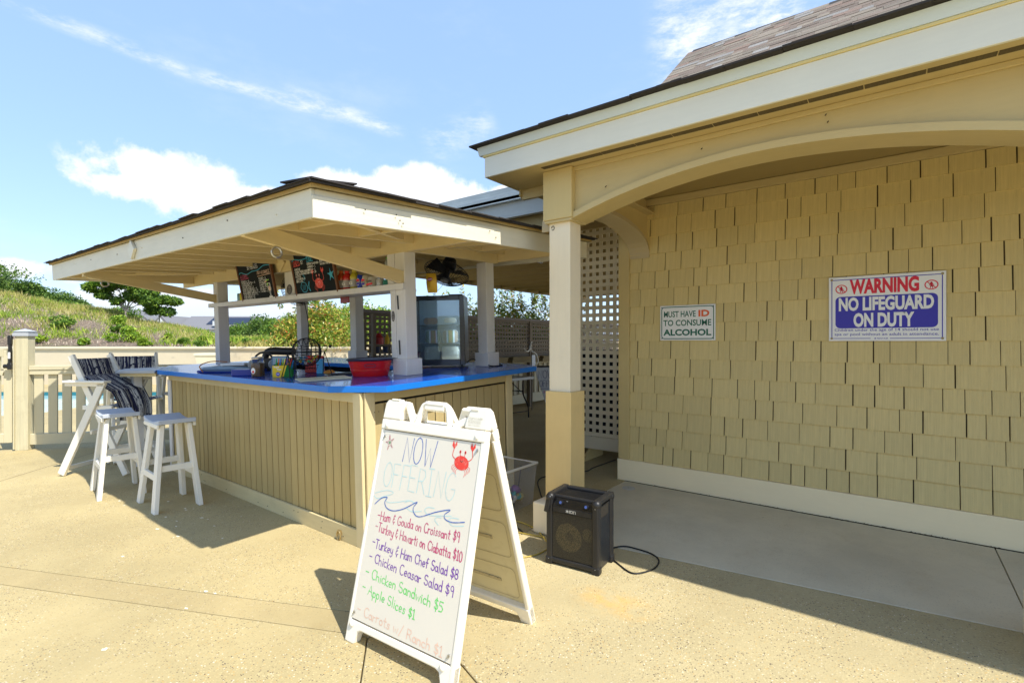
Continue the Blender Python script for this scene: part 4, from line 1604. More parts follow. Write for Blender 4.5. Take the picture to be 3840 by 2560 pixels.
# rear leaf
bf = Vector((2.097, 1.452, 0))
AP = O0 + uv * HB
back_o = AP + Vector((0.02, 0, 0))
foot = O0 + nv * .66 + wv * .0
ub = (AP + nv * .035 - foot)
ub.z = AP.z
HBk = ub.length
ub.normalize()
nb = wv.cross(ub).normalized()
RM = INV @ basis(foot, wv, ub, nb)
if (RM.to_3x3() @ Vector((0, 0, 1))).x < 0 and False:
    pass
k_ = HBk / HB
RMs = RM @ Matrix.Diagonal((1, k_, 1, 1))
# faces point away from the viewer: flip so that local z points outwards (away)
RMo = INV @ basis(foot + wv * WB_, -wv, ub, (-wv).cross(ub).normalized()) @ Matrix.Diagonal((1, k_, 1, 1))
sweep_frame(RMo, M_white)
b = MB(RMo)
b.box(.022, .095, -.016, WB_ - .022, 1.0, -.004)
b.build('rear_panel', M_inner, sb)
for (x0, y0, x1, y1) in ((.06, .12, WB_ - .06, .30), (.06, .36, WB_ - .06, .56), (.06, .62, WB_ - .06, .82)):
    b = MB(RMo)
    frame_ring(b, x0, y0, x1, y1, .03, .004, -.0175)
    b.box(x0 + .10, (y0 + y1) / 2 - .008, -.022, x1 - .10, (y0 + y1) / 2 + .008, -.0165)
    b.build('moulded_rib', mat('dirty rib', (.50, .42, .24), .6, .2, dirt=.7, dirtcol=(.15, .12, .06, 1), dscale=40), sb)

# ================================================================== speaker
sx, sy = Vector((2.690, 1.790, 0)), Vector((2.725, 1.420, 0))
sw = (sy - sx)
SPW = .362
sw.normalize()
sdn = Vector((-sw.y, sw.x, 0))   # away from the viewer
sp = thing('speaker', 'black portable speaker with metal grille and handles on the concrete', 'speaker', basis(sx, sw, sdn, (0, 0, 1)))
# local x along width, y depth (away), z up ; box .362 x .262 x .452
SPD, SPH = .262, .452
M_spk = mat('black speaker shell', (.016, .016, .017), .42, .2, None, 0, .0006, 260, dirt=.12, dirtcol=(.10, .085, .055, 1), dscale=9)
M_sside = mat('black speaker side', (.010, .012, .016), .28, .2, None, 0, .0006, 160, dirt=.10, dirtcol=(.16, .14, .10, 1), dscale=14)
b = MB()
b.box(.012, .012, .02, SPW - .012, SPD - .012, SPH - .055)
b.build('cabinet', M_sside, sp)
b = MB()
for x in (.0, SPW - .046):
    b.box(x, .0, .012, x + .046, .046, SPH - .035)
b.box(.0, .0, .012, SPW, .04, .050)
b.box(.0, SPD - .046, .012, .046, SPD, SPH - .035)
b.box(SPW - .046, SPD - .046, .012, SPW, SPD, SPH - .035)
b.build('corner_rail', M_spk, sp, bevel=.012)
M_grille = bpy.data.materials.new('speaker grille')
M_grille.use_nodes = True
h = NG(M_grille.node_tree)
bs = M_grille.node_tree.nodes['Principled BSDF']
bs.inputs['Roughness'].default_value = .5
oc = h.n('ShaderNodeTexCoord').outputs['Object']
ve = h.vor(h.mapv(oc, (1, .05, 1)), 210)
sxyz = h.n('ShaderNodeSeparateXYZ')
h.put(sxyz.inputs[0], oc)


def circ(cx, cz, r, r2):
    dx = h.m('SUBTRACT', sxyz.outputs[0], cx)
    dz = h.m('SUBTRACT', sxyz.outputs[2], cz)
    d = h.m('SQRT', h.m('ADD', h.m('MULTIPLY', dx, dx), h.m('MULTIPLY', dz, dz)))
    return h.smooth(d, r, r2)


cone = h.m('MAXIMUM', circ(.158, .190, .092, .086), h.m('MULTIPLY', circ(.290, .230, .042, .037), .6))
core = circ(.165, .195, .036, .02)
cone = h.m('MULTIPLY', cone, h.m('SUBTRACT', 1.0, h.m('MULTIPLY', core, .55)))
basec = h.mix(cone, (.020, .018, .013, 1), (.070, .056, .027, 1))
cc = h.mix(h.smooth(ve, .35, .6), (.004, .004, .004, 1), basec)
h.put(bs.inputs['Base Color'], cc)
MB().box(.046, .006, .052, SPW - .046, .016, .335).build('grille', M_grille, sp)
MB().box(.047, .0035, .337, SPW - .047, .016, .372).build('name_strip', M_spk, sp, bevel=.002)
MB().prism([(.0055, .3725), (.004, .376), (.022, .424), (.05, .424), (.05, .3725)], .047, SPW - .047, 'x').build('control_panel', mat('gloss black panel', (.006, .006, .007), .15, 0), sp)
# top frame
b = MB()
b.box(.0, .018, SPH - .035, .042, SPD, SPH - .004)
b.box(SPW - .042, .018, SPH - .035, SPW, SPD, SPH - .004)
b.box(.042, SPD - .04, SPH - .035, SPW - .042, SPD, SPH - .006)
b.box(.042, .030, SPH - .035, SPW - .042, .052, SPH - .012)
b.build('top_frame', M_spk, sp, bevel=.008)
MB().box(.04, .05, SPH - .06, SPW - .04, SPD - .038, SPH - .028).build('top_tray', M_spk, sp)
for k in range(9):
    MB().box(.05, .062 + k * .017, SPH - .0275, SPW - .05, .069 + k * .017, SPH - .022).build('tray_rib', M_spk, sp)
# corners
for x in (.0, SPW):
    for y in (.0, SPD):
        ox, oy = (.022 if x == 0 else -.022), (.022 if y == 0 else -.022)
        b = MB()
        b.sphere((x + ox, y + oy, SPH - .030), .030, 12, 8, (1, 1, .95))
        b.build('corner_cap', M_spk, sp, True)
        b = MB()
        b.box(x + ox - .026, y + oy - .026, .0, x + ox + .026, y + oy + .026, .048)
        b.build('corner_foot', M_spk, sp, bevel=.009)
        for zz in (.035, SPH - .05):
            b = MB()
            b.sphere((x + ox * 1.0, y + (-.003 if y == 0 else .003), zz), .0035, 6, 4)
            b.build('rivet', M_steel, sp, True)
# handle recess on the right side
b = MB()
b.box(SPW - .013, .055, .330, SPW - .010, .185, .400)
b.build('side_handle', M_dark, sp)
b = MB(basis((SPW - .0095, .05, .325), (0, 1, 0), (0, 0, 1), (1, 0, 0)))
frame_ring(b, 0, 0, .14, .08, .012, .007, .001)
b.build('side_handle_rim', M_spk, sp)
# knobs, buttons and display
PMx = basis((0, .0048, .3725), (1, 0, 0), (0, .34, .94), (0, -.94, .34))
for x in (.105, .278):
    b = MB(PMx)
    b.lathe([(.017, 0), (.0165, .008), (.013, .014), (.0001, .015)], 16, (x, .028, .001))
    o = b.build('knob', mat('knob black', (.01, .01, .012), .25, .1), sp, True)
    b = MB(PMx)
    b.disc(x, .028, .009, .009, .0168, 12)
    b.build('knob_cap', mat('knob blue cap', (.05, .09, .28), .3, 0), o)
b = MB(PMx)
put_text(b, '8P', .182, .027, .014, .011, .02, .001)
b.build('display', mat('blue display', (.02, .02, .3), .4, 0, emit=(.12, .12, 1.0, 1.2)), sp)
b = MB(PMx)
put_text(b, 'BLOCK ROCKER', .178, .042, .058, .005, .02, .0012)
for k in range(7):
    b.box(.142 + k * .015, .006, .0008, .150 + k * .015, .0095, .0015)
for k in range(3):
    b.box(.138, .018 + k * .011, .0008, .148, .021 + k * .011, .0015)
    b.box(.238, .014 + k * .011, .0008, .249, .017 + k * .011, .0015)
b.build('panel_print', marker('panel', (.42, .42, .42)), sp)
b = MB(basis((0, .0035, .337), (1, 0, 0), (0, 0, 1), (0, -1, 0)))
for k in range(3):
    a = R_(90 + 60 * k)
    b.ribbon([(.150 - .009 * math.cos(a), .018 - .009 * math.sin(a)), (.150 + .009 * math.cos(a), .018 + .009 * math.sin(a))], .003, .0012 + k * 1e-5)
b.ribbon([(.165, .010), (.165, .025)], .0035, .0012)
b.ribbon([(.172, .025), (.186, .025), (.186, .0105), (.172, .0105), (.172, .025)], .0033, .0012)
b.ribbon([(.193, .010), (.193, .025), (.206, .025), (.206, .010)], .0033, .0012)
b.build('logo', marker('logo', (.62, .62, .58)), sp)
# microphone clipped at the left end
b = MB()
b.beam((.030, -.012, .425), (.012, -.016, .335), .030, .022, up=(0, 1, 0))
b.sphere((.034, -.012, .428), .018, 8, 6)
o = b.build('microphone', M_spk, None, True, .004)
o.matrix_world = sp.matrix_world.copy()
tag(o, 'small black microphone handset hooked on the front of the speaker', 'microphone')


def cord(name, pts, r, m, label, cat='cord', n=5, z=None):
    P = smoothline(pts, n)
    b = MB()
    b.tube([(p.x, p.y, p.z) for p in P], r, 6)
    return tag(b.build(name, m, None, True), label, cat)


cord('power_cord', [(2.98, 1.56, .006), (3.12, 1.55, .006), (3.22, 1.50, .006), (3.235, 1.40, .006), (3.215, 1.29, .006), (3.15, 1.22, .006), (3.02, 1.20, .006), (2.90, 1.25, .006), (2.885, 1.31, .006), (2.96, 1.43, .006), (2.985, 1.50, .02)],
     .005, M_rub, 'black power cord looping on the concrete at the right side of the speaker')
M_yel = mat('yellow cord', (.45, .34, .06), .5, .1)
cord('coiled_cable', [(3.02, 2.02, .006), (3.00, 2.12, .006), (2.98, 2.26, .006), (3.03, 2.37, .006), (3.14, 2.36, .012), (3.12, 2.18, .006), (3.0, 2.02, .014), (2.93, 1.92, .006)], .0055, M_yel,
     'yellow extension cord coiled on the ground beside the column plinth')
cord('extension_cable', [(2.60, 1.98, .006), (2.70, 1.915, .006), (2.80, 1.89, .006), (2.95, 1.90, .006)], .0045, M_yel, 'thin yellowish cord running to the rear of the speaker')
cord('extension_cable', [(3.45, 2.25, .006), (3.9, 2.66, .006), (4.33, 2.93, .006), (4.79, 2.70, .006), (5.04, 2.70, .006), (5.52, 2.67, .006)], .0055, M_rub, 'long black cord lying across the concrete towards the foot of the lattice screen')
cord('extension_cable', [(3.0, 2.2, .006), (3.2, 2.45, .006), (3.95, 2.95, .006), (4.6, 3.4, .006)], .005, M_rub, 'black cord on the shaded concrete behind the clear plastic bin')
# drain plate
b = MB()
b.lathe([(.062, 0), (.060, .004), (.0001, .004)], 24, (4.54, 2.06, .001))
b.cur = 1
b.disc(4.54, 2.06, .006, .006, .0058, 8)
tag(b.build('drain_cover', [mat('cover plate', (.42, .42, .42), .4, .1, metal=.4), M_dark], None, True), 'round metal cover plate set in the concrete near the wall corner', 'cover plate')
# dry leaf debris at the wall foot
rnd = random.Random(5)
b = MB()
for k in range(240):
    y = rnd.uniform(-1.0, 1.9)
    if rnd.random() < .5: y = rnd.gauss(.1, .5)
    x = 4.772 - abs(rnd.gauss(0, .012))
    a = rnd.uniform(0, 6.28)
    l = rnd.uniform(.004, .014)
    b.add([(x + l * math.cos(a), y + l * math.sin(a), .003), (x - l * .3 * math.sin(a), y + l * .3 * math.cos(a), .004 + rnd.uniform(0, .006)), (x - l * math.cos(a), y - l * math.sin(a), .002), (x + l * .3 * math.sin(a), y - l * .3 * math.cos(a), .005)],
          [(0, 1, 2, 3)])
o = b.build('leaf_debris', mat('leaf debris', (.07, .055, .035), .9, .4), None)
o['kind'] = 'stuff'
MB().box(4.758, -6, -.01, 4.7748, 2.2, .0022).build('wall_gap', M_dark, patio)

# ================================================================== clear plastic bin with toys
BM = T(3.06, 2.50, 0, 0.0)
bn_ = thing('storage_bin', 'clear plastic storage bin of pool toys between bar and column', 'bin', BM)
M_clear = bpy.data.materials.new('clear plastic')
M_clear.use_nodes = True
h = NG(M_clear.node_tree)
b0 = M_clear.node_tree.nodes['Principled BSDF']
b0.inputs['Base Color'].default_value = (.8, .8, .8, 1)
b0.inputs['Roughness'].default_value = .25
tr = h.n('ShaderNodeBsdfTransparent')
tr.inputs[0].default_value = (.93, .94, .95, 1)
ms = h.n('ShaderNodeMixShader')
ms.inputs[0].default_value = .13
M_clear.node_tree.links.new(tr.outputs[0], ms.inputs[1])
M_clear.node_tree.links.new(b0.outputs[0], ms.inputs[2])
M_clear.node_tree.links.new(ms.outputs[0], M_clear.node_tree.nodes['Material Output'].inputs[0])
BW, BD, BH = .56, .37, .36
b = MB()
t0_, t1_ = .03, .0
bot = [(.03, .03), (BW - .03, .03), (BW - .03, BD - .03), (.03, BD - .03)]
top = [(0, 0), (BW, 0), (BW, BD), (0, BD)]
b.add([(x, y, .005) for x, y in bot] + [(x, y, BH) for x, y in top], [(0, 3, 2, 1), (0, 1, 5, 4), (1, 2, 6, 5), (2, 3, 7, 6), (3, 0, 4, 7)])
b.build('body', M_clear, bn_)
b = MB()
b.tube([(0, 0, BH), (BW, 0, BH), (BW, BD, BH), (0, BD, BH)], .011, 6, True)
b.build('rim', mat('cloudy plastic', (.72, .70, .62), .4, .05), bn_, True)
MB().box(.12, .16, .02, .36, .163, .22).build('paper_label', mat('paper', (.75, .74, .68), .7), bn_)
rnd = random.Random(9)
cols = [('blue', (.05, .25, .45)), ('pink', (.65, .10, .14)), ('teal', (.06, .36, .38)), ('yellow', (.60, .50, .18)), ('pale', (.55, .55, .5)), ('purple', (.22, .12, .3))]
kk = 0
for k in range(30):
    cn, cc_ = cols[k % 6]
    x, y = rnd.uniform(.09, BW - .09), rnd.uniform(.09, BD - .09)
    b = MB()
    if k % 2:
        b.lathe([(.03, 0), (.045, .03), (.040, .05), (.02, .06), (.0001, .062)], 10)
    else:
        b.tube([(.04 * math.cos(t), .03 * math.sin(t), .02 * math.sin(2 * t)) for t in [q * math.pi / 6 for q in range(12)]], .014, 6, True)
    o = b.build('pool_toy', mat('toy ' + cn, cc_, .4, .1), None, True)
    o.matrix_world = BM @ T(x, y, .03 + .020 * (k // 6), rnd.uniform(0, 6)) @ Matrix.Rotation(rnd.uniform(-.5, .5), 4, 'X')
    tag(o, {0: 'blue', 1: 'pink', 2: 'teal', 3: 'yellow', 4: 'pale', 5: 'purple'}[k % 6] + ' plastic pool toy jumbled inside the clear storage bin', 'toy', 'pool toys in the clear bin')


# ================================================================== stools
def make_stool(label):
    """origin on the ground under the seat centre; long side along y"""
    s = thing('bar_stool', label, 'bar stool', None, 'white wooden bar stools')
    n = 8
    vs = []
    for i in range(n + 1):
        y = -.225 + .45 * i / n
        dip = .028 * (1 - (y / .225) ** 2)
        for x in (-.14, .14):
            vs += [(x, y, .765 - dip), (x, y, .725 - dip * .35)]
    fs = []
    for i in range(n):
        a = i * 4
        fs += [(a, a + 2, a + 6, a + 4), (a + 1, a + 5, a + 7, a + 3), (a, a + 4, a + 5, a + 1), (a + 2, a + 3, a + 7, a + 6)]
    fs += [(0, 1, 3, 2), (n * 4, n * 4 + 2, n * 4 + 3, n * 4 + 1)]
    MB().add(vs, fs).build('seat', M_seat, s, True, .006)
    MB().box(-.145, -.20, .690, -.125, .20, .724).build('apron', M_stool, s, bevel=.003)
    MB().box(.125, -.20, .690, .145, .20, .724).build('apron', M_stool, s, bevel=.003)
    for sx_ in (-1, 1):
        for sy_ in (-1, 1):
            top = Vector((sx_ * .100, sy_ * .135, .715))
            bt = Vector((sx_ * .165, sy_ * .225, .0))
            d = (bt - top)
            b = MB()
            w1, w2, th = .088, .088, .034
            vs = []
            for c in (top, bt):
                for dx, dy in ((-th / 2, -w1 / 2), (th / 2, -w1 / 2), (th / 2, w1 / 2), (-th / 2, w1 / 2)):
                    vs.append((c.x + dx, c.y + dy, c.z))
            b.add(vs, [(0, 1, 2, 3), (7, 6, 5, 4), (0, 4, 5, 1), (1, 5, 6, 2), (2, 6, 7, 3), (3, 7, 4, 0)])
            b.build('leg', M_stool, s, bevel=.003)
    for sx_ in (-1, 1):
        MB().box(sx_ * .144 - .012, -.18, .255, sx_ * .144 + .012, .18, .305).build('stretcher', M_stool, s, bevel=.002)
    for sy_ in (-1, 1):
        MB().box(-.13, sy_ * .188 - .012, .325, .13, sy_ * .188 + .012, .375).build('stretcher', M_stool, s, bevel=.002)
    return s


st1 = make_stool('white wooden bar stool between the tall chair and the other stool')
st1.matrix_world = T(1.50, 5.87, 0, -.12)
st2 = copy_tree(st1)
st2['label'] = 'white wooden bar stool nearest the camera beside the plank bar front'
st2.matrix_world = T(1.665, 5.07, 0, -.06)

# ================================================================== tall folding chairs
M_canvas = bpy.data.materials.new('navy striped towel')
M_canvas.use_nodes = True
h = NG(M_canvas.node_tree)
b0 = M_canvas.node_tree.nodes['Principled BSDF']
b0.inputs['Roughness'].default_value = .9
uvn = h.n('ShaderNodeAttribute', attribute_name='stripe').outputs['Vector']
nz = h.noise(h.mapv(uvn, (60, 1.2, 1)), 1.0, 3, .7)
br = h.noise(h.mapv(uvn, (70, 26, 1)), 1.0, 2, .6)
msk = h.m('MULTIPLY', h.smooth(nz, .49, .54), h.smooth(br, .38, .46))
h.put(b0.inputs['Base Color'], h.mix(msk, (.012, .014, .055, 1), (.62, .62, .58, 1)))


def cloth(name, grid, parent, mt, th=.004):
    """grid[i][j] of points; attribute stripe carries u,v in metres"""
    ni, nj = len(grid), len(grid[0])
    vs, st_ = [], []
    for i in range(ni):
        for j in range(nj):
            vs.append(grid[i][j])
            st_.append((i * .02, j * .02, 0))
    fs = [(i * nj + j, i * nj + j + 1, (i + 1) * nj + j + 1, (i + 1) * nj + j) for i in range(ni - 1) for j in range(nj - 1)]
    b = MB()
    b.add(vs, fs)
    o = b.build(name, mt, parent, True)
    at = o.data.attributes.new('stripe', 'FLOAT_VECTOR', 'POINT')
    at.data.foreach_set('vector', [c for p in st_ for c in p])
    so_ = o.modifiers.new('thick', 'SOLIDIFY')
    so_.thickness = th
    return o


def make_chair(label):
    """origin on the ground at the centre; faces +x; z up"""
    s = thing('director_chair', label, 'chair', None, 'tall white folding chairs at the left end of the bar')
    for sy_ in (-.27, .27):
        MB().beam((-.345, sy_, .02), (.12, sy_, .995), .032, .075, up=(1, 0, 0)).build('front_leg', M_stool, s, bevel=.004)
        MB().beam((-.275, sy_ * .86, 1.27), (.345, sy_ * .86, .02), .032, .062, up=(1, 0, 0)).build('rear_leg', M_stool, s, bevel=.004)
        MB().box(-.30, sy_ - .045, .985, .17, sy_ + .045, 1.010).build('armrest', M_stool, s, bevel=.006)
        MB().box(-.30, sy_ * 1.0 - .016, .950, .14, sy_ * 1.0 + .016, .9845).build('arm_rail', M_stool, s, bevel=.003)
        MB().box(-.13, sy_ * .9 - .012, .70, .20, sy_ * .9 + .012, .745).build('seat_rail', M_stool, s, bevel=.003)
    MB().box(-.325, -.24, .06, -.300, .24, .10).build('bottom_stretcher', M_stool, s, bevel=.003)
    MB().box(.25, -.22, .18, .275, .22, .22).build('foot_rest', M_stool, s, bevel=.003)
    MB().box(-.06, -.24, .44, -.035, .24, .48).build('stretcher', M_stool, s, bevel=.003)
    gr = [[(-.262 + .10 * (k / 12) + .02 * math.sin(math.pi * i / 16), -.235 + .47 * i / 16, 1.235 - .26 * (k / 12)) for k in range(13)] for i in range(17)]
    cloth('back_canvas', gr, s, M_canvas)
    gr = [[(-.12 + .32 * (k / 12), -.24 + .48 * i / 16, .735 - .03 * math.sin(math.pi * i / 16)) for k in range(13)] for i in range(17)]
    cloth('seat_canvas', gr, s, M_canvas)
    return s


CHA = math.atan2(-.835, .55)
ch1 = make_chair('tall white folding chair with navy striped towel over its back, nearest the fence post')
ch1.matrix_world = T(1.72, 6.85, 0, CHA)
ch2 = copy_tree(ch1)
ch2['label'] = 'tall white folding chair partly hidden behind the one by the stools'
ch2.matrix_world = T(2.08, 7.42, 0, CHA - .75)


def towel(name, M, w, l, label, seed):
    rnd_ = random.Random(seed)
    gr = []
    for i in range(24):
        row = []
        u = -w / 2 + w * i / 23
        for k in range(26):
            t = l * k / 25
            fold = .018 * math.sin(u * 38 + t * 3 + seed) * min(1, t * 3)
            if t < .30:
                p = (-.15 + t * 1.0, u, .80 + .2 - .16 * (t / .30) + fold * .3)
            else:
                q = t - .30
                p = (.15 + .10 * math.sin(min(q * 6, 1.4)) + fold, u * (1 - .25 * q), .84 - q * 1.02 + .01 * math.sin(u * 20))
            row.append(p)
        gr.append(row)
    o = cloth(name, gr, None, M_canvas, .005)
    o.matrix_world = M
    return tag(o, label, 'towel')


towel('towel', T(1.72, 6.85, 0.06, CHA), .46, .62, 'navy and white striped towel draped over the front tall chair', 3)

# ================================================================== fence with post and gate
fp = Vector((1.335, 9.10, 0))
fd = Vector((.77, -.64, 0)).normalized()
fn = Vector((-fd.y, fd.x, 0))
fe = thing('picket_fence', 'cream wooden picket fence running from the capped post behind the tall chairs', 'fence', basis(fp, fd, fn, (0, 0, 1)))
MB().box(.071, -.045, .985, 2.9, .045, 1.045).build('top_rail', M_fencex, fe, bevel=.004)
MB().box(.071, -.055, 1.046, 2.9, .065, 1.10).build('cap_rail', M_fencex, fe, bevel=.004)
MB().box(.071, -.035, .065, 2.9, .035, .205).build('bottom_rail', M_fencex, fe, bevel=.004)
q = MB()
q.box(0, -.012, .206, .100, .012, .984)
pkm = q.mesh('picket', M_fence)
x = .105
while x < 2.85:
    o = bpy.data.objects.new('picket', pkm)
    COL.objects.link(o)
    o.parent = fe
    o.location = (x, 0, 0)
    x += .158
fpst = thing('fence_post', 'thick cracked cream fence post with a flat pyramid cap and black latch', 'post', basis(fp, fd, fn, (0, 0, 1)))
MB().box(-.070, -.070, 0, .070, .070, 1.49).build('post', mat('cracked post paint', (.54, .49, .32), .65, .06, (34, 34, 1.5), .3, .004, dirt=.35, dirtcol=(.30, .24, .14, 1), dscale=5), fpst, bevel=.005)
b = MB()
b.box(-.088, -.088, 1.4905, .088, .088, 1.530)
b.box(-.080, -.080, 1.530, .080, .080, 1.550)
b.add([(-.090, -.090, 1.5505), (.090, -.090, 1.5505), (.090, .090, 1.5505), (-.090, .090, 1.5505), (0, 0, 1.588)], [(0, 1, 4), (1, 2, 4), (2, 3, 4), (3, 0, 4), (3, 2, 1, 0)])
b.build('cap', mat('grey post cap', (.40, .42, .44), .5, .08), fpst)
b = MB()
b.box(-.125, -.105, 1.13, -.095, -.075, 1.50)
b.box(-.130, -.11, 1.38, -.088, -.070, 1.49)
b.box(-.130, -.115, 1.06, -.085, -.070, 1.14)
b.tube([(-.12, -.09, 1.10), (-.175, -.09, 1.10)], .028, 10)
b.build('gate_latch', M_black, fpst, True, .003)
MB().box(-.122, -.110, 1.20, -.098, -.1055, 1.28).build('latch_label', M_signw, fpst)
MB().box(-.084, -.085, .02, -.0705, -.04, 1.45).build('gate_stop', M_fence, fpst)
# gate
gt = thing('gate', 'cream picket gate left of the capped post', 'gate', basis(fp - fd * .10, -fd, -fn, (0, 0, 1)))
MB().box(.03, -.03, .10, .12, .03, 1.30).build('stile', M_fence, gt, bevel=.004)
MB().box(.121, -.03, 1.22, 1.2, .03, 1.32).build('rail', M_fencex, gt, bevel=.004)
MB().box(.121, -.03, .10, 1.2, .03, .22).build('rail', M_fencex, gt, bevel=.004)
MB().box(1.2, -.03, .10, 1.3, .03, 1.32).build('stile', M_fence, gt, bevel=.004)
x = .17
while x < 1.15:
    MB().box(x, -.012, .221, x + .09, .012, 1.219).build('picket', M_fence, gt)
    x += .155
MB().beam((.121, .028, 1.0), (.9, .028, 1.21), .02, .05).build('brace', M_fence, gt)


# ================================================================== on the counter
def kobj(o, M, label, cat, group=None):
    o.matrix_world = M
    return tag(o, label, cat, group)


# red bucket
bk = thing('bucket', 'red oval plastic tub with a navy rim on the blue counter', 'tub', K(.50, .58, CT, .0))
b = MB(Matrix.Rotation(R_(-40), 4, 'Z'))
b.lathe([(.125, .0), (.128, .004), (.140, .05), (.1425, .051), (.1425, .056), (.1405, .057), (.157, .125), (.150, .125), (.133, .05), (.12, .008), (.0001, .008)], 40, (0, 0, .001), 1.12, .9)
b.build('tub', M_red, bk, True)
b = MB(Matrix.Rotation(R_(-40), 4, 'Z'))
b.lathe([(.150, .1262), (.158, .1262), (.170, .134), (.170, .141), (.162, .145), (.150, .140)], 40, (0, 0, .001), 1.12, .9)
b.build('rim', M_navy, bk, True)
b = MB(basis((-.090, -.118, .092), (math.cos(R_(-52)), math.sin(R_(-52)), 0), (0, -.0, 1), (-math.sin(R_(-52 + 180)) * 1, math.cos(R_(-52 + 180)), 0)))
frame_ring(b, -.045, -.012, .045, .014, .012, .004, .002)
b.build('handle_slot', M_navy, bk)
# cream pegged plate
pl_ = MB()
pl_.box(-.19, -.11, .001, .19, .11, .014)
o = pl_.build('cribbage_board', mat('cream board', (.60, .58, .42), .5, .08), None, bevel=.003)
kobj(o, K(.12, .66, CT, R_(-20)), 'flat cream pegged game board lying near the counter corner', 'game board')
b = MB()
for i in range(12):
    for j in range(5):
        b.lathe([(.004, 0), (.004, .003), (.0001, .003)], 6, (-.165 + i * .03, -.08 + j * .04, .0142))
b.build('peg', MATS['cream board'], o, kind='stuff')
# bingo cage
bg_ = thing('bingo_cage', 'black wire bingo cage on a wire stand, on the counter', 'bingo cage', K(.20, 1.03, CT, R_(-10)))
cR = .118
cc0 = Vector((0, 0, .205))
b = MB()
for k in range(14):
    a = math.pi * k / 14
    b.tube([cc0 + Vector((cR * math.cos(t), cR * math.sin(t) * math.cos(a), cR * math.sin(t) * math.sin(a))) for t in [q * math.pi / 10 for q in range(20)]], .0022, 4, True)
for k in range(-4, 5):
    x = cR * math.sin(k * .33)
    r = math.sqrt(max(0, cR * cR - x * x))
    b.tube([cc0 + Vector((x, r * math.cos(t), r * math.sin(t))) for t in [q * math.pi / 9 for q in range(18)]], .0023, 4, True)
b.build('wire_ball', M_blackm, bg_, kind='stuff')
b = MB()
for x in (-.15, .15):
    b.tube([(x * 1.15, -.10, .006), (x, 0, .205), (x * 1.15, .10, .006)], .0038, 6)
b.tube([(-.17, -.10, .006), (.17, -.10, .006), (.17, .10, .006), (-.17, .10, .006)], .0025, 6, True)
b.tube([(-.15, 0, .205), (.15, 0, .205)], .003, 6)
b.build('stand', M_blackm, bg_)
b = MB()
b.tube([(.15, 0, .205), (.165, 0, .205), (.165, -.03, .245), (.185, -.03, .245)], .003, 6)
b.sphere((.190, -.03, .247), .014, 8, 6)
b.build('crank', M_black, bg_, True)
b = MB()
for k in range(9):
    b.tube([(-.12 + .02 * k, -.13, .10), (-.12 + .02 * k, -.115, .07), (-.12 + .02 * k, -.075, .055), (-.12 + .02 * k, -.045, .075)], .0013, 4)
b.tube([(-.13, -.13, .10), (.05, -.13, .10)], .002, 5)
b.tube([(-.13, -.045, .075), (.05, -.045, .075)], .002, 5)
b.build('ball_tray', M_blackm, bg_)
bc = [('red', (.6, .03, .03)), ('yellow', (.75, .55, .05)), ('blue', (.05, .30, .55)), ('green', (.05, .32, .12)), ('white', (.75, .75, .72))]
rnd = random.Random(4)
balls = []
tries = 0
while len(balls) < 34 and tries < 4000:
    tries += 1
    p = Vector((rnd.uniform(-.09, .09), rnd.uniform(-.09, .09), rnd.uniform(-.095, -.035)))
    if p.length < cR - .016 and all((p - q).length > .021 for q in balls):
        balls.append(p)
balls.sort(key=lambda p: p.z)
bmesh_ = []
for cn, c_ in bc:
    q = MB()
    q.sphere((0, 0, 0), .0115, 8, 6)
    bmesh_.append(q.mesh('bingo_ball', mat('ball ' + cn, c_, .35, 0), True))
for i, p in enumerate(balls):
    k = rnd.randrange(5)
    o = bpy.data.objects.new('bingo_ball', bmesh_[k])
    COL.objects.link(o)
    kobj(o, K(.20, 1.03, CT, R_(-10)) @ T(p.x, p.y, p.z + .205), bc[k][0] + ' bingo ball at the bottom of the wire cage', 'ball', bc[k][0] + ' bingo balls in the cage')
# marker box
mk_ = thing('marker_box', 'yellow cardboard box of coloured markers with green sides beside the bingo cage', 'box', K(.045, 1.18, CT, R_(-50 - 8)))
M_ybox = mat('yellow cardboard', (.78, .55, .02), .5, .05)
M_gbox = mat('green cardboard', (.03, .28, .05), .5, .05)
# local: x right, y away, z up
b = MB()
b.add([(-.065, 0, .002), (.030, 0, .002), (.062, .0, .100), (-.065, 0, .098), (-.065, .004, .002), (.030, .004, .002), (.062, .004, .100), (-.065, .004, .098)],
      [(0, 1, 2, 3), (7, 6, 5, 4), (0, 4, 5, 1), (1, 5, 6, 2), (2, 6, 7, 3), (3, 7, 4, 0)])
b.build('front_panel', M_ybox, mk_)
b = MB()
b.add([(.030, 0, .002), (.080, .05, .002), (.075, .06, .118), (.062, 0, .100)], [(0, 1, 2, 3), (3, 2, 1, 0)])
b.add([(-.065, .004, .002), (-.065, .08, .002), (-.065, .08, .12), (-.065, .004, .098)], [(0, 1, 2, 3)])
b.add([(-.065, .08, .002), (.075, .08, .002), (.075, .08, .12), (-.065, .08, .12)], [(0, 1, 2, 3)])
b.build('side_panel', M_gbox, mk_)
MB().box(-.064, .005, .001, .029, .079, .006).build('bottom', M_ybox, mk_)
b = MB(basis((-.065, -.0012, .002), (1, 0, 0), (0, 0, 1), (0, -1, 0)))
put_text(b, 'Super', .012, .076, .052, .018, .03, 0)
put_text(b, 'Tips', .038, .055, .040, .018, .03, 0)
b.build('lettering', INK['white'], mk_)
b = MB(basis((-.065, -.0010, .002), (1, 0, 0), (0, 0, 1), (0, -1, 0)))
b.disc(.048, .026, .017, .017, 0, 18)
b.build('round_print', INK['signblue'], mk_)
b = MB(basis((-.065, -.0015, .002), (1, 0, 0), (0, 0, 1), (0, -1, 0)))
put_text(b, '100', .037, .021, .022, .012, .03, 0)
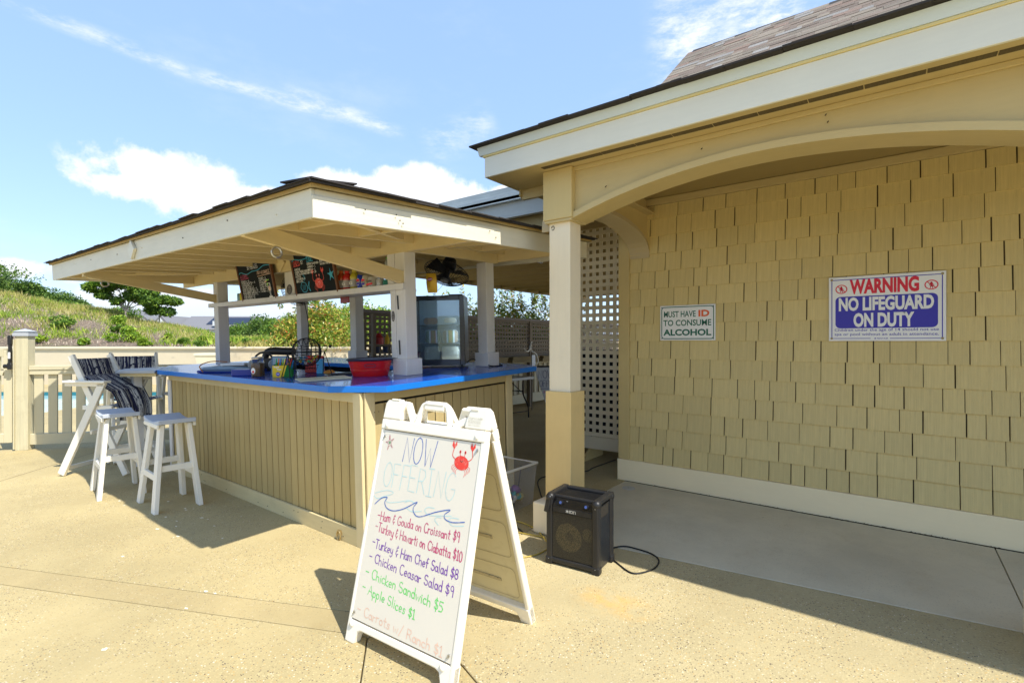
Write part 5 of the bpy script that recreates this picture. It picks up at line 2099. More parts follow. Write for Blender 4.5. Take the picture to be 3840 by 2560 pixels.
b.build('lettering', INK['white'], mk_)
mc = [('green', (.04, .35, .08)), ('orange', (.80, .20, .02)), ('red', (.65, .03, .03)), ('blue', (.03, .22, .6)), ('light green', (.25, .55, .08)), ('teal', (.02, .35, .35)), ('yellow', (.75, .6, .05)), ('purple', (.2, .05, .3))]
for i in range(12):
    cn, c_ = mc[i % 8]
    b = MB()
    b.tube([(0, 0, 0), (0, 0, .135), (0, 0, .150)], [.0048, .0048, .003], 7)
    o = b.build('marker', mat('pen ' + cn, c_, .4, 0), None, True)
    kobj(o, K(.045, 1.18, CT, R_(-58)) @ T(-.05 + .0095 * i, .015 + .02 * (i % 3), .008) @ Matrix.Rotation(R_(4 + 1.2 * i), 4, 'Y') @ Matrix.Rotation(R_(-4 + 3 * (i % 3)), 4, 'X'),
         cn + ' marker standing in the yellow marker box', 'marker', cn + ' markers in the yellow box')
# tablet behind the box
tb = thing('menu_stand', 'blue grey plastic framed stand leaning behind the marker box', 'stand', K(.13, 1.36, CT, R_(-52)) @ Matrix.Rotation(R_(-14), 4, 'X'))
b = MB()
b.box(-.075, 0, .0, .075, .012, .175)
b.build('frame', mat('blue grey plastic', (.10, .20, .32), .4, .05), tb, bevel=.006)
MB().box(-.064, -.001, .012, .064, .0005, .163).build('pane', mat('pale pane', (.32, .42, .50), .2, .1), tb)
# jar
jr = thing('glass_jar', 'clear glass jar with brown contents and a silver lid at the counter edge', 'jar', K(-.01, 1.44, CT, R_(-52)))
b = MB()
b.lathe([(.050, 0), (.052, .006), (.052, .125), (.045, .145), (.042, .150)], 20, (0, 0, .001))
b.build('jar', M_glass, jr, True)
MB().lathe([(.0465, .004), (.0475, .01), (.0475, .112), (.0001, .112)], 20, (0, 0, .001)).build('contents', mat('brown contents', (.20, .095, .03), .6, .15), jr, True)
MB().lathe([(.044, .1515), (.048, .1515), (.050, .160), (.044, .168), (.0001, .170)], 20, (0, 0, .001)).build('lid', mat('silver lid', (.6, .62, .64), .25, .1, metal=.8), jr, True)
b = MB(basis((0, -.0535, 0), (1, 0, 0), (0, 0, 1), (0, -1, 0)))
b.disc(-.014, .055, .018, .026, 0, 14)
b.build('sticker', INK['white'], jr)
b = MB(basis((0, -.0542, 0), (1, 0, 0), (0, 0, 1), (0, -1, 0)))
b.disc(-.014, .046, .010, .011, 0, 10)
b.build('sticker_print', INK['red'], jr)
# blue box
b = MB()
b.prism(rrect(-.11, -.055, .11, .055, .03), 0.001, .056)
kobj(b.build('blue_case', mat('dark blue case', (.008, .03, .26), .3, .08), None, True, .004), K(-.005, 1.68, CT, R_(-60)), 'low dark blue rounded case at the counter edge beside the jar', 'case')


# grey blue carrying case with strap
cs = thing('instrument_case', 'grey blue moulded case with an orange strap lying on the counter', 'case', K(.13, 2.25, CT, R_(-62)))
b = MB()
n_, m2 = 26, 12
vs = []
for i in range(n_ + 1):
    x = -.30 + .60 * i / n_
    w = .05 + .07 * math.sin(math.pi * (i / n_)) ** .45 + (.025 if i < 10 else 0) * math.sin(math.pi * i / 10)
    for k in range(m2):
        t = 2 * math.pi * k / m2
        vs.append((x, w * math.cos(t), .038 + .037 * math.copysign(abs(math.sin(t)) ** .6, math.sin(t)) * (.45 + .55 * math.sin(math.pi * (i / n_)) ** .5)))
fs = [(i * m2 + k, i * m2 + (k + 1) % m2, (i + 1) * m2 + (k + 1) % m2, (i + 1) * m2 + k) for i in range(n_) for k in range(m2)] + [tuple(range(m2))[::-1], tuple(range(n_ * m2, (n_ + 1) * m2))]
b.add(vs, fs)
b.build('shell', mat('grey blue plastic', (.18, .26, .34), .22, .15, coat=.3), cs, True)
MB().box(-.31, -.10, .001, .31, .10, .024).build('base', mat('blue base', (.01, .04, .3), .3, .1), cs, bevel=.01)
MB().tube(smoothline([(-.22, -.118, .01), (-.25, -.12, .07), (-.21, -.02, .105), (-.10, .06, .095)], 5), .005, 6).build('strap', mat('orange strap', (.42, .16, .04), .6, .2), cs, True)
MB().beam((-.02, -.10, .060), (.25, -.09, .064), .012, .010).build('bar_clip', M_black, cs, bevel=.002)
MB().box(-.06, -.09, .062, .20, .03, .090).build('tray', mat('pale tray', (.55, .60, .66), .3, .05), cs, bevel=.008)
# headphones
hp = thing('headphones', 'grey headphones with round ear cups behind the glass jar', 'headphones', K(.12, 1.60, CT + .02, R_(-50)) @ Matrix.Diagonal((1.2, 1.2, 1.2, 1)))
MB().tube([(.075 * math.cos(t), 0, .065 + .085 * math.sin(t)) for t in [math.pi * (-.05 + k * .11) for k in range(11)]], .008, 7).build('band', M_black, hp, True)
for x in (-.075, .075):
    b = MB(T(x, 0, .06) @ Matrix.Rotation(R_(90), 4, 'X'))
    b.lathe([(.030, -.02), (.038, -.012), (.038, .012), (.028, .022), (.0001, .022)], 16)
    b.build('ear_cup', mat('grey ear cup', (.22, .25, .28), .35, .1), hp, True)
# black bag, red folded bag, light blue box, orange snack at the far side
b = MB()
b.tube(smoothline([(-.22, 0, .10), (-.20, 0, .20), (-.12, 0, .245), (.1, 0, .24), (.28, 0, .235)], 4), [.05] * 17, 10)
b.box(-.24, -.05, .001, .28, .05, .16)
kobj(b.build('black_bag', M_black, None, True, .01), K(.45, 1.98, CT, R_(-52)) @ Matrix.Diagonal((.6, .7, .78, 1)), 'black padded bag lying behind the marker box and cage', 'bag')
b = MB()
for k in range(4):
    b.box(-.16 + .004 * k, -.07, .002 + .052 * k, .16 - .006 * k, .07, .050 + .052 * k)
kobj(b.build('red_towels', mat('salmon red cloth', (.72, .10, .08), .9, .1, None, 0, .004, 40), None, False, .018), K(.47, 1.36, CT, R_(-52)) @ Matrix.Diagonal((.50, .6, .74, 1)), 'stack of folded salmon red cloths behind the bingo cage', 'cloth stack')
b = MB()
b.box(-.05, -.03, .001, .05, .03, .155)
kobj(b.build('blue_carton', mat('light blue carton', (.10, .45, .75), .4, .05), None, False, .003), K(.42, 1.19, CT, R_(-52)) @ Matrix.Diagonal((.55, .7, .85, 1)), 'light blue carton standing right of the red cloths', 'carton')
b = MB()
b.box(-.09, -.03, .001, .09, .03, .022)
kobj(b.build('card_reader', M_black, None, False, .004), K(.42, .86, CT, R_(-40)), 'small black card reader lying in front of the light blue carton', 'card reader')
b = MB()
b.sphere((0, 0, .022), .04, 8, 5, (1.4, 1, .5))
kobj(b.build('snack_bag', mat('orange snack', (.65, .28, .05), .5, .2), None, True), K(.40, 1.02, CT, 0), 'crumpled orange snack bag behind the cage on the counter', 'snack bag')

# fridge
rtk = Vector((.609, -.793, 0))
M_fr = KM @ T(1.448 - .52 * .609, .391 + .52 * .793, CT, math.atan2(-.793, .609))
fg = thing('display_fridge', 'black countertop fridge with a glass door full of packed sandwiches', 'fridge', M_fr)
fwid, fhei, fdep = .52, .695, .42
M_fbk = mat('fridge black', (.014, .016, .02), .3, .05)
M_fdoor = mat('fridge door frame', (.012, .018, .03), .22, .05, coat=.5)
b = MB()
b.box(0, .05, .03, .02, fdep, fhei)
b.box(fwid - .02, .05, .03, fwid, fdep, fhei)
b.box(.0201, fdep - .02, .03, fwid - .0201, fdep, fhei)
b.box(.0201, .05, fhei - .02, fwid - .0201, fdep - .0201, fhei)
b.box(.0201, .05, .03, fwid - .0201, fdep - .0201, .055)
b.build('cabinet', M_fbk, fg)
for x in (.04, fwid - .04):
    MB().lathe([(.016, 0), (.016, .03)], 10, (x, .09, .0)).build('foot', M_black, fg, True)
b = MB()
b.box(0, .0, .03, .038, .045, fhei)
b.box(fwid - .045, .0, .03, fwid, .045, fhei)
b.box(.0385, .0, fhei - .045, fwid - .0455, .045, fhei)
b.box(.0385, .0, .03, fwid - .0455, .045, .085)
b.build('door_frame', M_fdoor, fg, bevel=.003)
M_pane = bpy.data.materials.new('reflective door glass')
M_pane.use_nodes = True
h = NG(M_pane.node_tree)
b0 = M_pane.node_tree.nodes['Principled BSDF']
b0.inputs['Base Color'].default_value = (.03, .05, .07, 1)
b0.inputs['Roughness'].default_value = .03
b0.inputs['Specular IOR Level'].default_value = .9
tr = h.n('ShaderNodeBsdfTransparent')
tr.inputs[0].default_value = (.78, .86, .92, 1)
ms = h.n('ShaderNodeMixShader')
ms.inputs[0].default_value = .12
M_pane.node_tree.links.new(tr.outputs[0], ms.inputs[1])
gs_ = h.n('ShaderNodeBsdfGlossy')
gs_.inputs['Roughness'].default_value = .02
gs_.inputs[0].default_value = (.72, .86, 1, 1)
M_pane.node_tree.links.new(gs_.outputs[0], ms.inputs[2])
M_pane.node_tree.links.new(ms.outputs[0], M_pane.node_tree.nodes['Material Output'].inputs[0])
MB().box(.039, .018, .086, fwid - .046, .024, fhei - .046).build('door_glass', M_pane, fg)
MB().box(.37, .05, fhei + .001, .50, .12, fhei + .014).build('hinge_cap', M_black, fg)
MB().box(fwid - .042, .056, .10, fwid - .028, .068, .62).build('light_strip', mat('fridge led', (.9, .95, 1), .5, 0, emit=(.85, .95, 1.0, 16.0)), fg)
for z in (.23, .41):
    MB().box(.021, .07, z, fwid - .021, fdep - .03, z + .006).build('shelf', mat('wire shelf', (.08, .09, .10), .4, .1), fg)
MB().box(.022, fdep - .024, .056, fwid - .022, fdep - .0205, fhei - .021).build('liner', mat('fridge liner', (.55, .68, .75), .4, .05), fg)


def tray(x, z, c1, c2, lab, w=.155, hh=.13):
    M = M_fr @ T(x, .10, z)
    t = thing('food_tray', lab, 'food tray', M)
    b = MB()
    b.prism(rrect(-w / 2, 0, w / 2, hh, .03), 0, .045, 'y')
    b.build('lid', M_clear, t)
    b = MB()
    b.prism(rrect(-w / 2 + .006, .006, w / 2 - .006, hh - .006, .025), .015, .040, 'y')
    b.build('food', mat('food ' + c1, {'green': (.16, .26, .12), 'mixed': (.40, .28, .16), 'pale': (.50, .46, .34), 'bread': (.55, .28, .10)}[c1], .6, .6, None, 0, dirt=.6, dirtcol={'green': (.55, .6, .5, 1), 'mixed': (.6, .15, .02, 1), 'pale': (.25, .35, .15, 1), 'bread': (.6, .45, .3, 1)}[c1], dscale=40), t)
    if c2:
        MB().box(-.035, -.0035, .004, .045, -.001, hh - .004).build('label', M_signw, t)
        MB().box(-.018, -.006, .004, .028, -.004, hh - .004).build('label_band', mat('label ' + c2, {'red': (.55, .08, .05), 'green': (.05, .30, .15)}[c2], .5, 0), t)
        MB().box(-.013, -.008, .004, .023, -.0065, hh - .004).build('label_print', mat('kraft print', (.50, .36, .14), .6, .1), t)


tray(.20, .237, 'green', 'red', 'plastic salad tray with a red edged label on the fridge middle shelf')
tray(.37, .237, 'mixed', 'green', 'plastic salad tray with a green edged label on the fridge middle shelf')
tray(.19, .057, 'pale', None, 'clear food pack at the left of the fridge bottom', .16, .15)
tray(.37, .057, 'pale', None, 'clear food pack at the right of the fridge bottom', .17, .15)
tray(.18, .417, 'bread', None, 'clear box with an orange brown roll on the fridge top shelf', .14, .075)
tray(.37, .430, 'pale', None, 'pale food pack on the right of the fridge top shelf', .13, .06)
cord2 = MB()
cord2.tube([(p.x, p.y, p.z) for p in smoothline([(1.55, .50, CT + .02), (1.62, .46, CT + .07), (1.68, .40, CT + .045), (1.66, .25, CT + .008), (1.80, .22, CT + .006), (1.95, .4, CT + .006)], 5)], .006, 6)
kobj(cord2.build('fridge_cord', M_rub, None, True), KM.copy(), 'black fridge cable arching over the blue counter by the post', 'cord')


# ------------------------------------------------------------------ fans
def fan(name, M, R, label):
    f = thing(name, label, 'fan', M)
    b = MB()
    for k in range(36):
        a = 2 * math.pi * k / 36
        pts = []
        for q in range(7):
            s = q / 6
            r = R * (.16 + .84 * s)
            pts.append((r * math.cos(a + .25 * s), r * math.sin(a + .25 * s), .10 - .09 * s ** 2.2))
        b.tube(pts, .0026, 4)
        pts = [((R * (.3 + .7 * q / 4)) * math.cos(a), (R * (.3 + .7 * q / 4)) * math.sin(a), -.07 + .07 * (q / 4) ** 2) for q in range(5)]
        b.tube(pts, .0016, 4)
    for r, z in ((R, .005), (R * .9, .03), (R * .75, .058), (R * .58, .08), (R * .40, .093), (R * .95, -.008), (R * .7, -.035), (R * .45, -.058)):
        b.tube([(r * math.cos(t), r * math.sin(t), z) for t in [q * math.pi / 16 for q in range(32)]], .0028 if r == R else .0016, 4, True)
    b.build('guard', M_blackm, f, kind='stuff')
    MB().lathe([(.045, .085), (.045, .10), (.0001, .105)], 16).build('hub_badge', mat('fan badge', (.35, .36, .38), .4), f, True)
    MB().lathe([(.0001, -.16), (.06, -.15), (.075, -.08), (.07, -.05), (.03, -.04), (.03, .05), (.0001, .06)], 16).build('motor', M_black, f, True)
    for k in range(3):
        a = 2 * math.pi * k / 3 + .4
        b = MB()
        ca, sa = math.cos(a), math.sin(a)
        vs = []
        for (r, t, z) in ((.03, -.03, -.015), (R * .88, -.10, -.025), (R * .86, .09, .022), (.03, .03, .015)):
            vs.append((r * ca - t * sa, r * sa + t * ca, z))
        vs += [(x, y, z - .003) for x, y, z in vs]
        b.add(vs, [(0, 1, 2, 3), (7, 6, 5, 4), (0, 4, 5, 1), (1, 5, 6, 2), (2, 6, 7, 3), (3, 7, 4, 0)])
        b.build('blade', M_black, f)
    MB().tube([(0, 0, -.12), (0, .05, -.20), (0, R * .9, -.22), (0, R * 1.15, -.16)], .014, 8).build('bracket', M_black, f, True)
    return f


Cw = Vector((0, 0, 1.42))
fpos = Vector(K(1.50, .66, 2.055).translation)
zv = (Vector((2.2, 2.1, .2)) - fpos).normalized()
zv = Vector((-.42, -.05, -.90)).normalized()
xv = Vector((.609, -.793, -.25)).normalized()
xv = (xv - zv * xv.dot(zv)).normalized()
yv = zv.cross(xv)
fan('ceiling_fan', basis(fpos, xv, yv, zv), .225, 'big black wire fan hung under the kiosk beam above the fridge')
fpos = Vector(K(1.20, 2.90, 2.015).translation)
zv = Vector((-.62, -.50, -.22)).normalized()
xv = Vector((.609, -.793, 0)).normalized()
xv = (xv - zv * xv.dot(zv)).normalized()
yv = zv.cross(xv)
fan('wall_fan', basis(fpos, xv, yv, zv), .20, 'black wire fan behind the two chalkboards')
b = MB()
b.tube([(p.x, p.y, p.z) for p in smoothline([(1.22, 2.80, 1.86), (1.24, 2.76, 1.6), (1.2, 2.72, 1.3), (1.2, 2.72, 1.1)], 5)], .005, 6)
kobj(b.build('hanging_cable', M_rub, None, True), KM.copy(), 'black cable hanging down from the fan behind the shelf', 'cord')
# chips bag on a line
chp = MB()
nn_ = 9
vs = []
for i in range(nn_):
    for k in range(6):
        u, v = k / 5, i / (nn_ - 1)
        x = (-.048 + .096 * u) * (.85 + .15 * math.sin(v * 3)) + .012 * v
        bulge = .022 * math.sin(math.pi * u) * math.sin(math.pi * min(1, v * 1.1 + .05)) + .004 * math.sin(9 * v + 7 * u)
        vs.append((x, -bulge, .17 - .17 * v))
n0 = len(vs)
vs += [(x, -y + .001, z) for x, y, z in vs]
fs = []
for i in range(nn_ - 1):
    for k in range(5):
        a = i * 6 + k
        fs += [(a, a + 6, a + 7, a + 1), (n0 + a, n0 + a + 1, n0 + a + 7, n0 + a + 6)]
chp.add(vs, fs)
Mch = K(1.00, .36, 1.815, math.atan2(-.793, .609) - .1)
cb = thing('chip_bag', 'yellow chip bag clipped to a line beside the kiosk post', 'snack bag', Mch)
chp.build('bag', mat('yellow foil', (.62, .38, .03), .28, .15, None, 0, .004, 30, metal=.2), cb, True)
b = MB(basis((-.045, -.028, 0), (1, 0, 0), (0, 0, 1), (0, -1, 0)))
b.disc(.042, .115, .024, .015, 0, 16, .25)
b.build('oval_print', mat('purple print', (.25, .02, .10), .4), cb)
b = MB(basis((-.045, -.0285, 0), (1, 0, 0), (0, 0, 1), (0, -1, 0)))
put_text(b, "Lay's", .024, .109, .036, .014, .01, 0)
b.build('lettering', INK['white'], cb)
b = MB()
b.tube([(.79, .37, 1.965), (1.00, .38, 1.99), (1.30, .60, 2.03)], .002, 5)
kobj(b.build('clip_line', M_rub, None, True), KM.copy(), 'thin dark line tied between the post and the big fan', 'line')
b = MB()
b.tube([(p.x, p.y, p.z) for p in smoothline([(1.38, .60, 2.0), (1.36, .58, 1.92), (1.28, .62, 1.83)], 4)], .0018, 5)
kobj(b.build('pull_string', M_rub, None, True), KM.copy(), 'thin pull string hanging from the big fan to the fridge', 'string')


# ------------------------------------------------------------------ chalkboards
def chalk(b0_, b1_, label):
    top = Vector((.565, b0_, 2.284)); bot = Vector((.64, b0_, 1.836))
    up_ = (top - bot)
    Hh = up_.length
    up_.normalize()
    Wd = b0_ - b1_
    xx = Vector((0, -1, 0))
    M = KM @ basis(bot, xx, up_, xx.cross(up_))
    t = thing('chalkboard', label, 'chalkboard', M)
    MB().box(.018, .018, -.012, Wd - .018, Hh - .018, -.003).build('board', M_chalk, t)
    b = MB()
    b.box(0, 0, -.022, Wd, .022, .004)
    b.box(0, Hh - .022, -.022, Wd, Hh, .004)
    b.box(0, .0225, -.022, .022, Hh - .0225, .004)
    b.box(Wd - .022, .0225, -.022, Wd, Hh - .0225, .004)
    b.build('frame', M_woodb, t, bevel=.002)
    return t, Wd, Hh


cb1, Wd, Hh = chalk(3.10, 2.33, 'chalkboard drinks menu headed BEVERAGES in a brown wood frame')


def cw(t, s_, x, y, w, h, ink, lw=.005, seed=1):
    lw *= .62
    b = MB()
    write(b, s_, x * Wd, y * Hh, w * Wd, h * Hh, lw, .05, -.0022, seed)
    return b.build('lettering', INK[ink], t)


cw(cb1, 'BEVERAGES', .33, .81, .30, .10, 'white', .007)
b = MB()
b.ribbon([(p.x, p.y) for p in smoothline([(Wd * x, Hh * y) for x, y in ((.05, .73), (.12, .76), (.28, .70), (.45, .75), (.62, .76), (.80, .84), (.96, .83))], 5)], .007, -.0022)
b.build('wave_line', INK['cyan'], cb1)
cw(cb1, 'ALCOHOL:', .07, .62, .24, .08, 'pink', .008)
b = MB()
b.ribbon([(.07 * Wd, .585 * Hh), (.31 * Wd, .60 * Hh)], .006, -.0022)
b.build('underline', INK['pink'], cb1)
cw(cb1, 'NON-ALCOHOLIC', .58, .66, .36, .07, 'orange', .008)
b = MB()
b.ribbon([(.58 * Wd, .61 * Hh), (.95 * Wd, .635 * Hh)], .006, -.0022)
b.build('underline', INK['orange'], cb1)
for i, s_ in enumerate(('CORONA - 5', 'MICHELOB ULTRA - 5', 'LANDSHARK - 5', 'MILLER LITE - 4', 'LONG HAMMER IPA - 5', 'JUICY BUCKET IPA - 5', 'BLACK CHERRY WHITE CLAW - 4', 'LIME WHITE CLAW - 4', 'FAST BREAK - 5', 'FAST WAGON - 5')):
    cw(cb1, s_, .07, .52 - i * .049, min(.5, .021 * len(s_) + .03), .034, 'white', .0055, i)
for i, s_ in enumerate(('PEPSI - 2', 'DIET PEPSI', 'GATORADE', 'SWEET TEA - 3', 'LEMON TEA - 3', 'STARRY - 2', 'WATER - 1')):
    cw(cb1, s_, .60, .54 - i * .052, .019 * len(s_) + .03, .034, 'white', .0055, i)
b = MB()
gx, gy = .855 * Wd, .30 * Hh
b.ribbon([(gx - .022, gy + .055), (gx - .028, gy - .01), (gx - .010, gy - .035), (gx - .006, gy - .075), (gx - .024, gy - .088)], .007, -.0022)
b.ribbon([(gx + .022, gy + .055), (gx + .028, gy - .01), (gx + .010, gy - .035), (gx + .006, gy - .075), (gx + .024, gy - .088)], .007, -.0021)
b.ribbon([(gx - .022, gy + .055), (gx + .022, gy + .055)], .005, -.002)
b.ribbon([(gx - .03, gy - .090), (gx + .03, gy - .090)], .013, -.0019)
b.build('glass_drawing', INK['white'], cb1)
b = MB()
b.disc(gx, gy - .002, .021, .025, -.0018, 14)
b.ribbon([(.76 * Wd, .46 * Hh), (.80 * Wd, .47 * Hh)], .014, -.0018)
b.build('drink_drawing', INK['orange'], cb1)
b = MB()
b.disc(gx - .028, gy + .045, .010, .018, -.0017, 10)
b.ribbon([(.80 * Wd, .485 * Hh), (.87 * Wd, .50 * Hh)], .010, -.0017)
b.build('lime_drawing', INK['lime'], cb1)

cb2, Wd, Hh = chalk(1.935, 1.205, 'chalkboard snack menu with crab, fish and starfish drawings')
cw(cb2, 'FOOD MENU', .35, .88, .35, .08, 'white', .007)
b = MB()
b.ribbon([(p.x, p.y) for p in smoothline([(Wd * x, Hh * y) for x, y in ((.04, .80), (.10, .84), (.22, .81), (.38, .82), (.50, .88), (.62, .84))], 5)], .006, -.0022)
b.build('wave_line', INK['cyan'], cb2)
cw(cb2, 'CHIPS:', .06, .71, .17, .085, 'red', .008)
cw(cb2, '$2', .25, .72, .05, .07, 'white', .006)
cw(cb2, 'FOOD -', .40, .77, .17, .085, 'cyan', .008)
cw(cb2, 'ICE CREAM:', .68, .80, .26, .06, 'red', .008)
b = MB()
b.ribbon([(.06 * Wd, .685 * Hh), (.22 * Wd, .70 * Hh)], .006, -.0022)
b.build('underline', INK['red'], cb2)
b = MB()
b.ribbon([(.40 * Wd, .745 * Hh), (.55 * Wd, .755 * Hh)], .006, -.0022)
b.build('underline', INK['cyan'], cb2)
for i, s_ in enumerate(('CHEETOS', 'NACHO CHEESE DORITOS', 'COOL RANCH DORITOS', 'FRITOS', 'LAYS REGULAR', 'BBQ LAYS')):
    cw(cb2, s_, .07, .60 - i * .052, .017 * len(s_) + .02, .036, 'white', .0055, i)
for i, s_ in enumerate(('CHICKEN SANDWICH - 5', 'CARROTS - 1', 'APPLES - 1', 'RANCH - .50')):
    cw(cb2, s_, .39, .68 - i * .06, .0145 * len(s_) + .03, .038, 'white', .0055, i)
for i, s_ in enumerate(('ICE POP - 2', 'RAINBOW POPSICLE')):
    cw(cb2, s_, .70, .70 - i * .06, .0145 * len(s_) + .03, .036, 'white', .0055, i)
b1, b2 = MB(), MB()
crab(b1, b2, .60 * Wd, .27 * Hh, 1.45, -.0022, -.0016)
b1.build('crab_drawing', INK['red'], cb2)
b2.build('crab_face', INK['white'], cb2)
b = MB()
fx, fy = .25 * Wd, .22 * Hh
b.ribbon([(p.x, p.y) for p in smoothline([(fx - .075, fy), (fx - .04, fy + .05), (fx + .02, fy + .04), (fx + .05, fy), (fx + .09, fy + .055), (fx + .075, fy), (fx + .09, fy - .045), (fx + .05, fy - .005), (fx + .02, fy - .04), (fx - .04, fy - .042), (fx - .075, fy)], 4)], .006, -.0022)
for k in range(3):
    b.ribbon([(fx - .035 + k * .022 + .004 * math.sin(q), fy + .025 - q * .01) for q in range(6)], .004, -.0020)
for k in range(3):
    b.ribbon([(fx + .01 + .009 * math.cos(t) + .012 * (k % 2), fy + .075 + k * .022 + .009 * math.sin(t)) for t in [q * math.pi / 4 for q in range(9)]], .004, -.0019)
b.build('fish_drawing', INK['cyan'], cb2)
b = MB()
pts = []
for k in range(10):
    a = R_(90 + 36 * k) + .12
    rr = .058 if k % 2 == 0 else .020
    pts.append((.895 * Wd + rr * math.cos(a), .42 * Hh + rr * 1.15 * math.sin(a)))
pts = [(p.x, p.y, -.0022) for p in smoothline(pts + pts[:1], 3)][:-1]
b.add([(.895 * Wd, .42 * Hh, -.0022)] + pts, [(0, 1 + i, 1 + (i + 1) % len(pts)) for i in range(len(pts))])
b.build('starfish_drawing', INK['cyan'], cb2)
for t, xs in ((cb1, (.05, .5)), (cb2, (.1, .6))):
    pass

# ------------------------------------------------------------------ drinks on the shelf
SZ = 1.8465


def bottle(bpos, bw, hh, liquid, cap, label, textm=None, txt=None, tinted=None, a0=.705):
    t = thing('drink_bottle', label, 'bottle', K(a0, bpos, SZ, 0))
    r = bw / 2
    b = MB()
    b.lathe([(r * .92, 0), (r, .006), (r, hh * .18), (r * .93, hh * .22), (r * .93, hh * .58), (r, hh * .62), (r * .98, hh * .74), (r * .55, hh * .88), (r * .45, hh * .9)], 16)
    b.build('body', mat('drink ' + liquid[0], liquid[1], .15, .05, coat=.5), t, True)
    MB().lathe([(r * .50, hh * .90), (r * .52, hh * .99), (r * .4, hh), (.0001, hh)], 12).build('cap', mat('cap ' + cap[0], cap[1], .35), t, True)
    if textm:
        b = MB()
        b.lathe([(r * .96, hh * .24), (r * .96, hh * .57)], 16)
        b.build('wrap', mat('wrap ' + textm[0], textm[1], .35, .2), t, True)
    if txt:
        b = MB(faceA @ T(0, 0, 0))
        put_text(b, txt[0], -r * .62, hh * .34, r * 1.25, hh * .13, .03, r * 1.02)
        b.build('lettering', INK[txt[1]], t)
    return t


bottle(1.257, .076, .215, ('orange', (.62, .09, .01)), ('orange', (.75, .16, .02)), 'orange sports drink bottle, first in the row right of the chalkboards', ('clear', (.42, .42, .40)), ('G', 'white'))
bottle(1.162, .086, .205, ('red', (.50, .015, .01)), ('red', (.65, .03, .02)), 'red sports drink bottle beside the orange one on the shelf', ('pale', (.45, .40, .42)), ('G', 'white'))
bottle(1.050, .086, .205, ('yellow', (.48, .42, .03)), ('yellow', (.6, .5, .05)), 'yellow sports drink bottle between the red bottle and the cola can', ('clear', (.42, .42, .40)), ('G', 'white'))


def can(bpos, bw, hh, base, label, kind=None, a0=.705, c0=None, cat='can', nm='drink_can'):
    t = thing(nm, label, cat, K(a0, bpos, SZ if c0 is None else c0, 0))
    r = bw / 2
    MB().lathe([(r * .82, 0), (r, .008), (r, hh - .012), (r * .85, hh), (.0001, hh - .002)], 18).build('body', mat('can ' + base[0], base[1], .3, .05, metal=.3), t, True)
    if kind == 'cola':
        b = MB(faceA)
        b.disc(0, hh * .58, r * .82, r * .95, r * 1.03, 20)
        b.build('emblem', INK['white'], t)
        for sg, inkn in ((1, 'signred'), (-1, 'signblue')):
            b = MB(faceA)
            pts = [(r * .74 * math.cos(a), hh * .58 + sg * (r * .22 + r * .62 * math.sin(a))) for a in [math.pi * q / 10 for q in range(11)]]
            b.add([(x, y, r * 1.045) for x, y in pts], [tuple(range(11))])
            b.build('emblem_half', INK[inkn], t)
        b = MB(faceA)
        put_text(b, 'PEPSI', -r * .72, hh * .53, r * 1.44, hh * .10, .03, r * 1.06)
        b.build('lettering', INK['black'], t)
    return t


can(.957, .066, .150, ('blue', (.02, .06, .50)), 'blue cola can with a round red and blue emblem on the shelf', 'cola')
can(.879, .070, .140, ('cream', (.60, .56, .46)), 'cream cola can with a round emblem beside the blue can', 'cola')
t = can(.778, .090, .118, ('white tea', (.60, .60, .58)), 'white Sweet Tea can with black and red print on the shelf')
b = MB(faceA)
put_text(b, 'Sweet Tea', -.040, .018, .080, .020, .03, .047)
put_text(b, 'Southern', -.036, .072, .072, .022, .03, .047)
b.build('lettering', INK['black'], t)
b = MB(faceA)
b.ribbon([(-.035, .052), (.036, .058)], .016, .0465)
b.build('red_band', INK['signred'], t)
can(.680, .070, .095, ('silver', (.55, .56, .58)), 'silver can half hidden under the diagonal brace')
can(.590, .075, .080, ('teal', (.05, .28, .24)), 'dark teal can tucked under the brace near the post')
t = bottle(.63, .052, .16, ('clear bottle', (.3, .32, .3)), ('lime', (.15, .55, .02)), 'clear bottle with a lime green cap above the brace', a0=.76)
t.matrix_world = K(.76, .645, 1.972)
can(.555, .055, .125, ('pink print', (.45, .42, .42)), 'small pink and white can above the brace near the post', a0=.76, c0=1.972)
t = can(3.36, .055, .125, ('teal stripe', (.25, .42, .45)), 'pale teal carton left of the drinks chalkboard', a0=.72)
t = can(3.29, .060, .130, ('yellow black', (.65, .52, .03)), 'yellow and black can left of the drinks chalkboard', a0=.72)
t = can(3.20, .075, .140, ('cream print', (.62, .58, .46)), 'cream and blue can nearest the drinks chalkboard', a0=.72)
b = MB()
b.box(-.006, -.07, 0, .006, .07, .06)
kobj(b.build('red_snack_bag', mat('dark red foil', (.25, .02, .02), .3, .2), None, False, .003), K(.80, 1.35, 1.765), 'dark red snack bag hanging under the shelf', 'snack bag')

# ================================================================== behind the kiosk
# grey lattice fence on planters
lf = thing('lattice_fence', 'dark grey lattice privacy fence with a flat cap behind the kiosk', 'fence', T(8.2, 6.40, 0))
LM2 = T(-8.2, -6.40, 0)


def RB_():
    return MB(LM2)


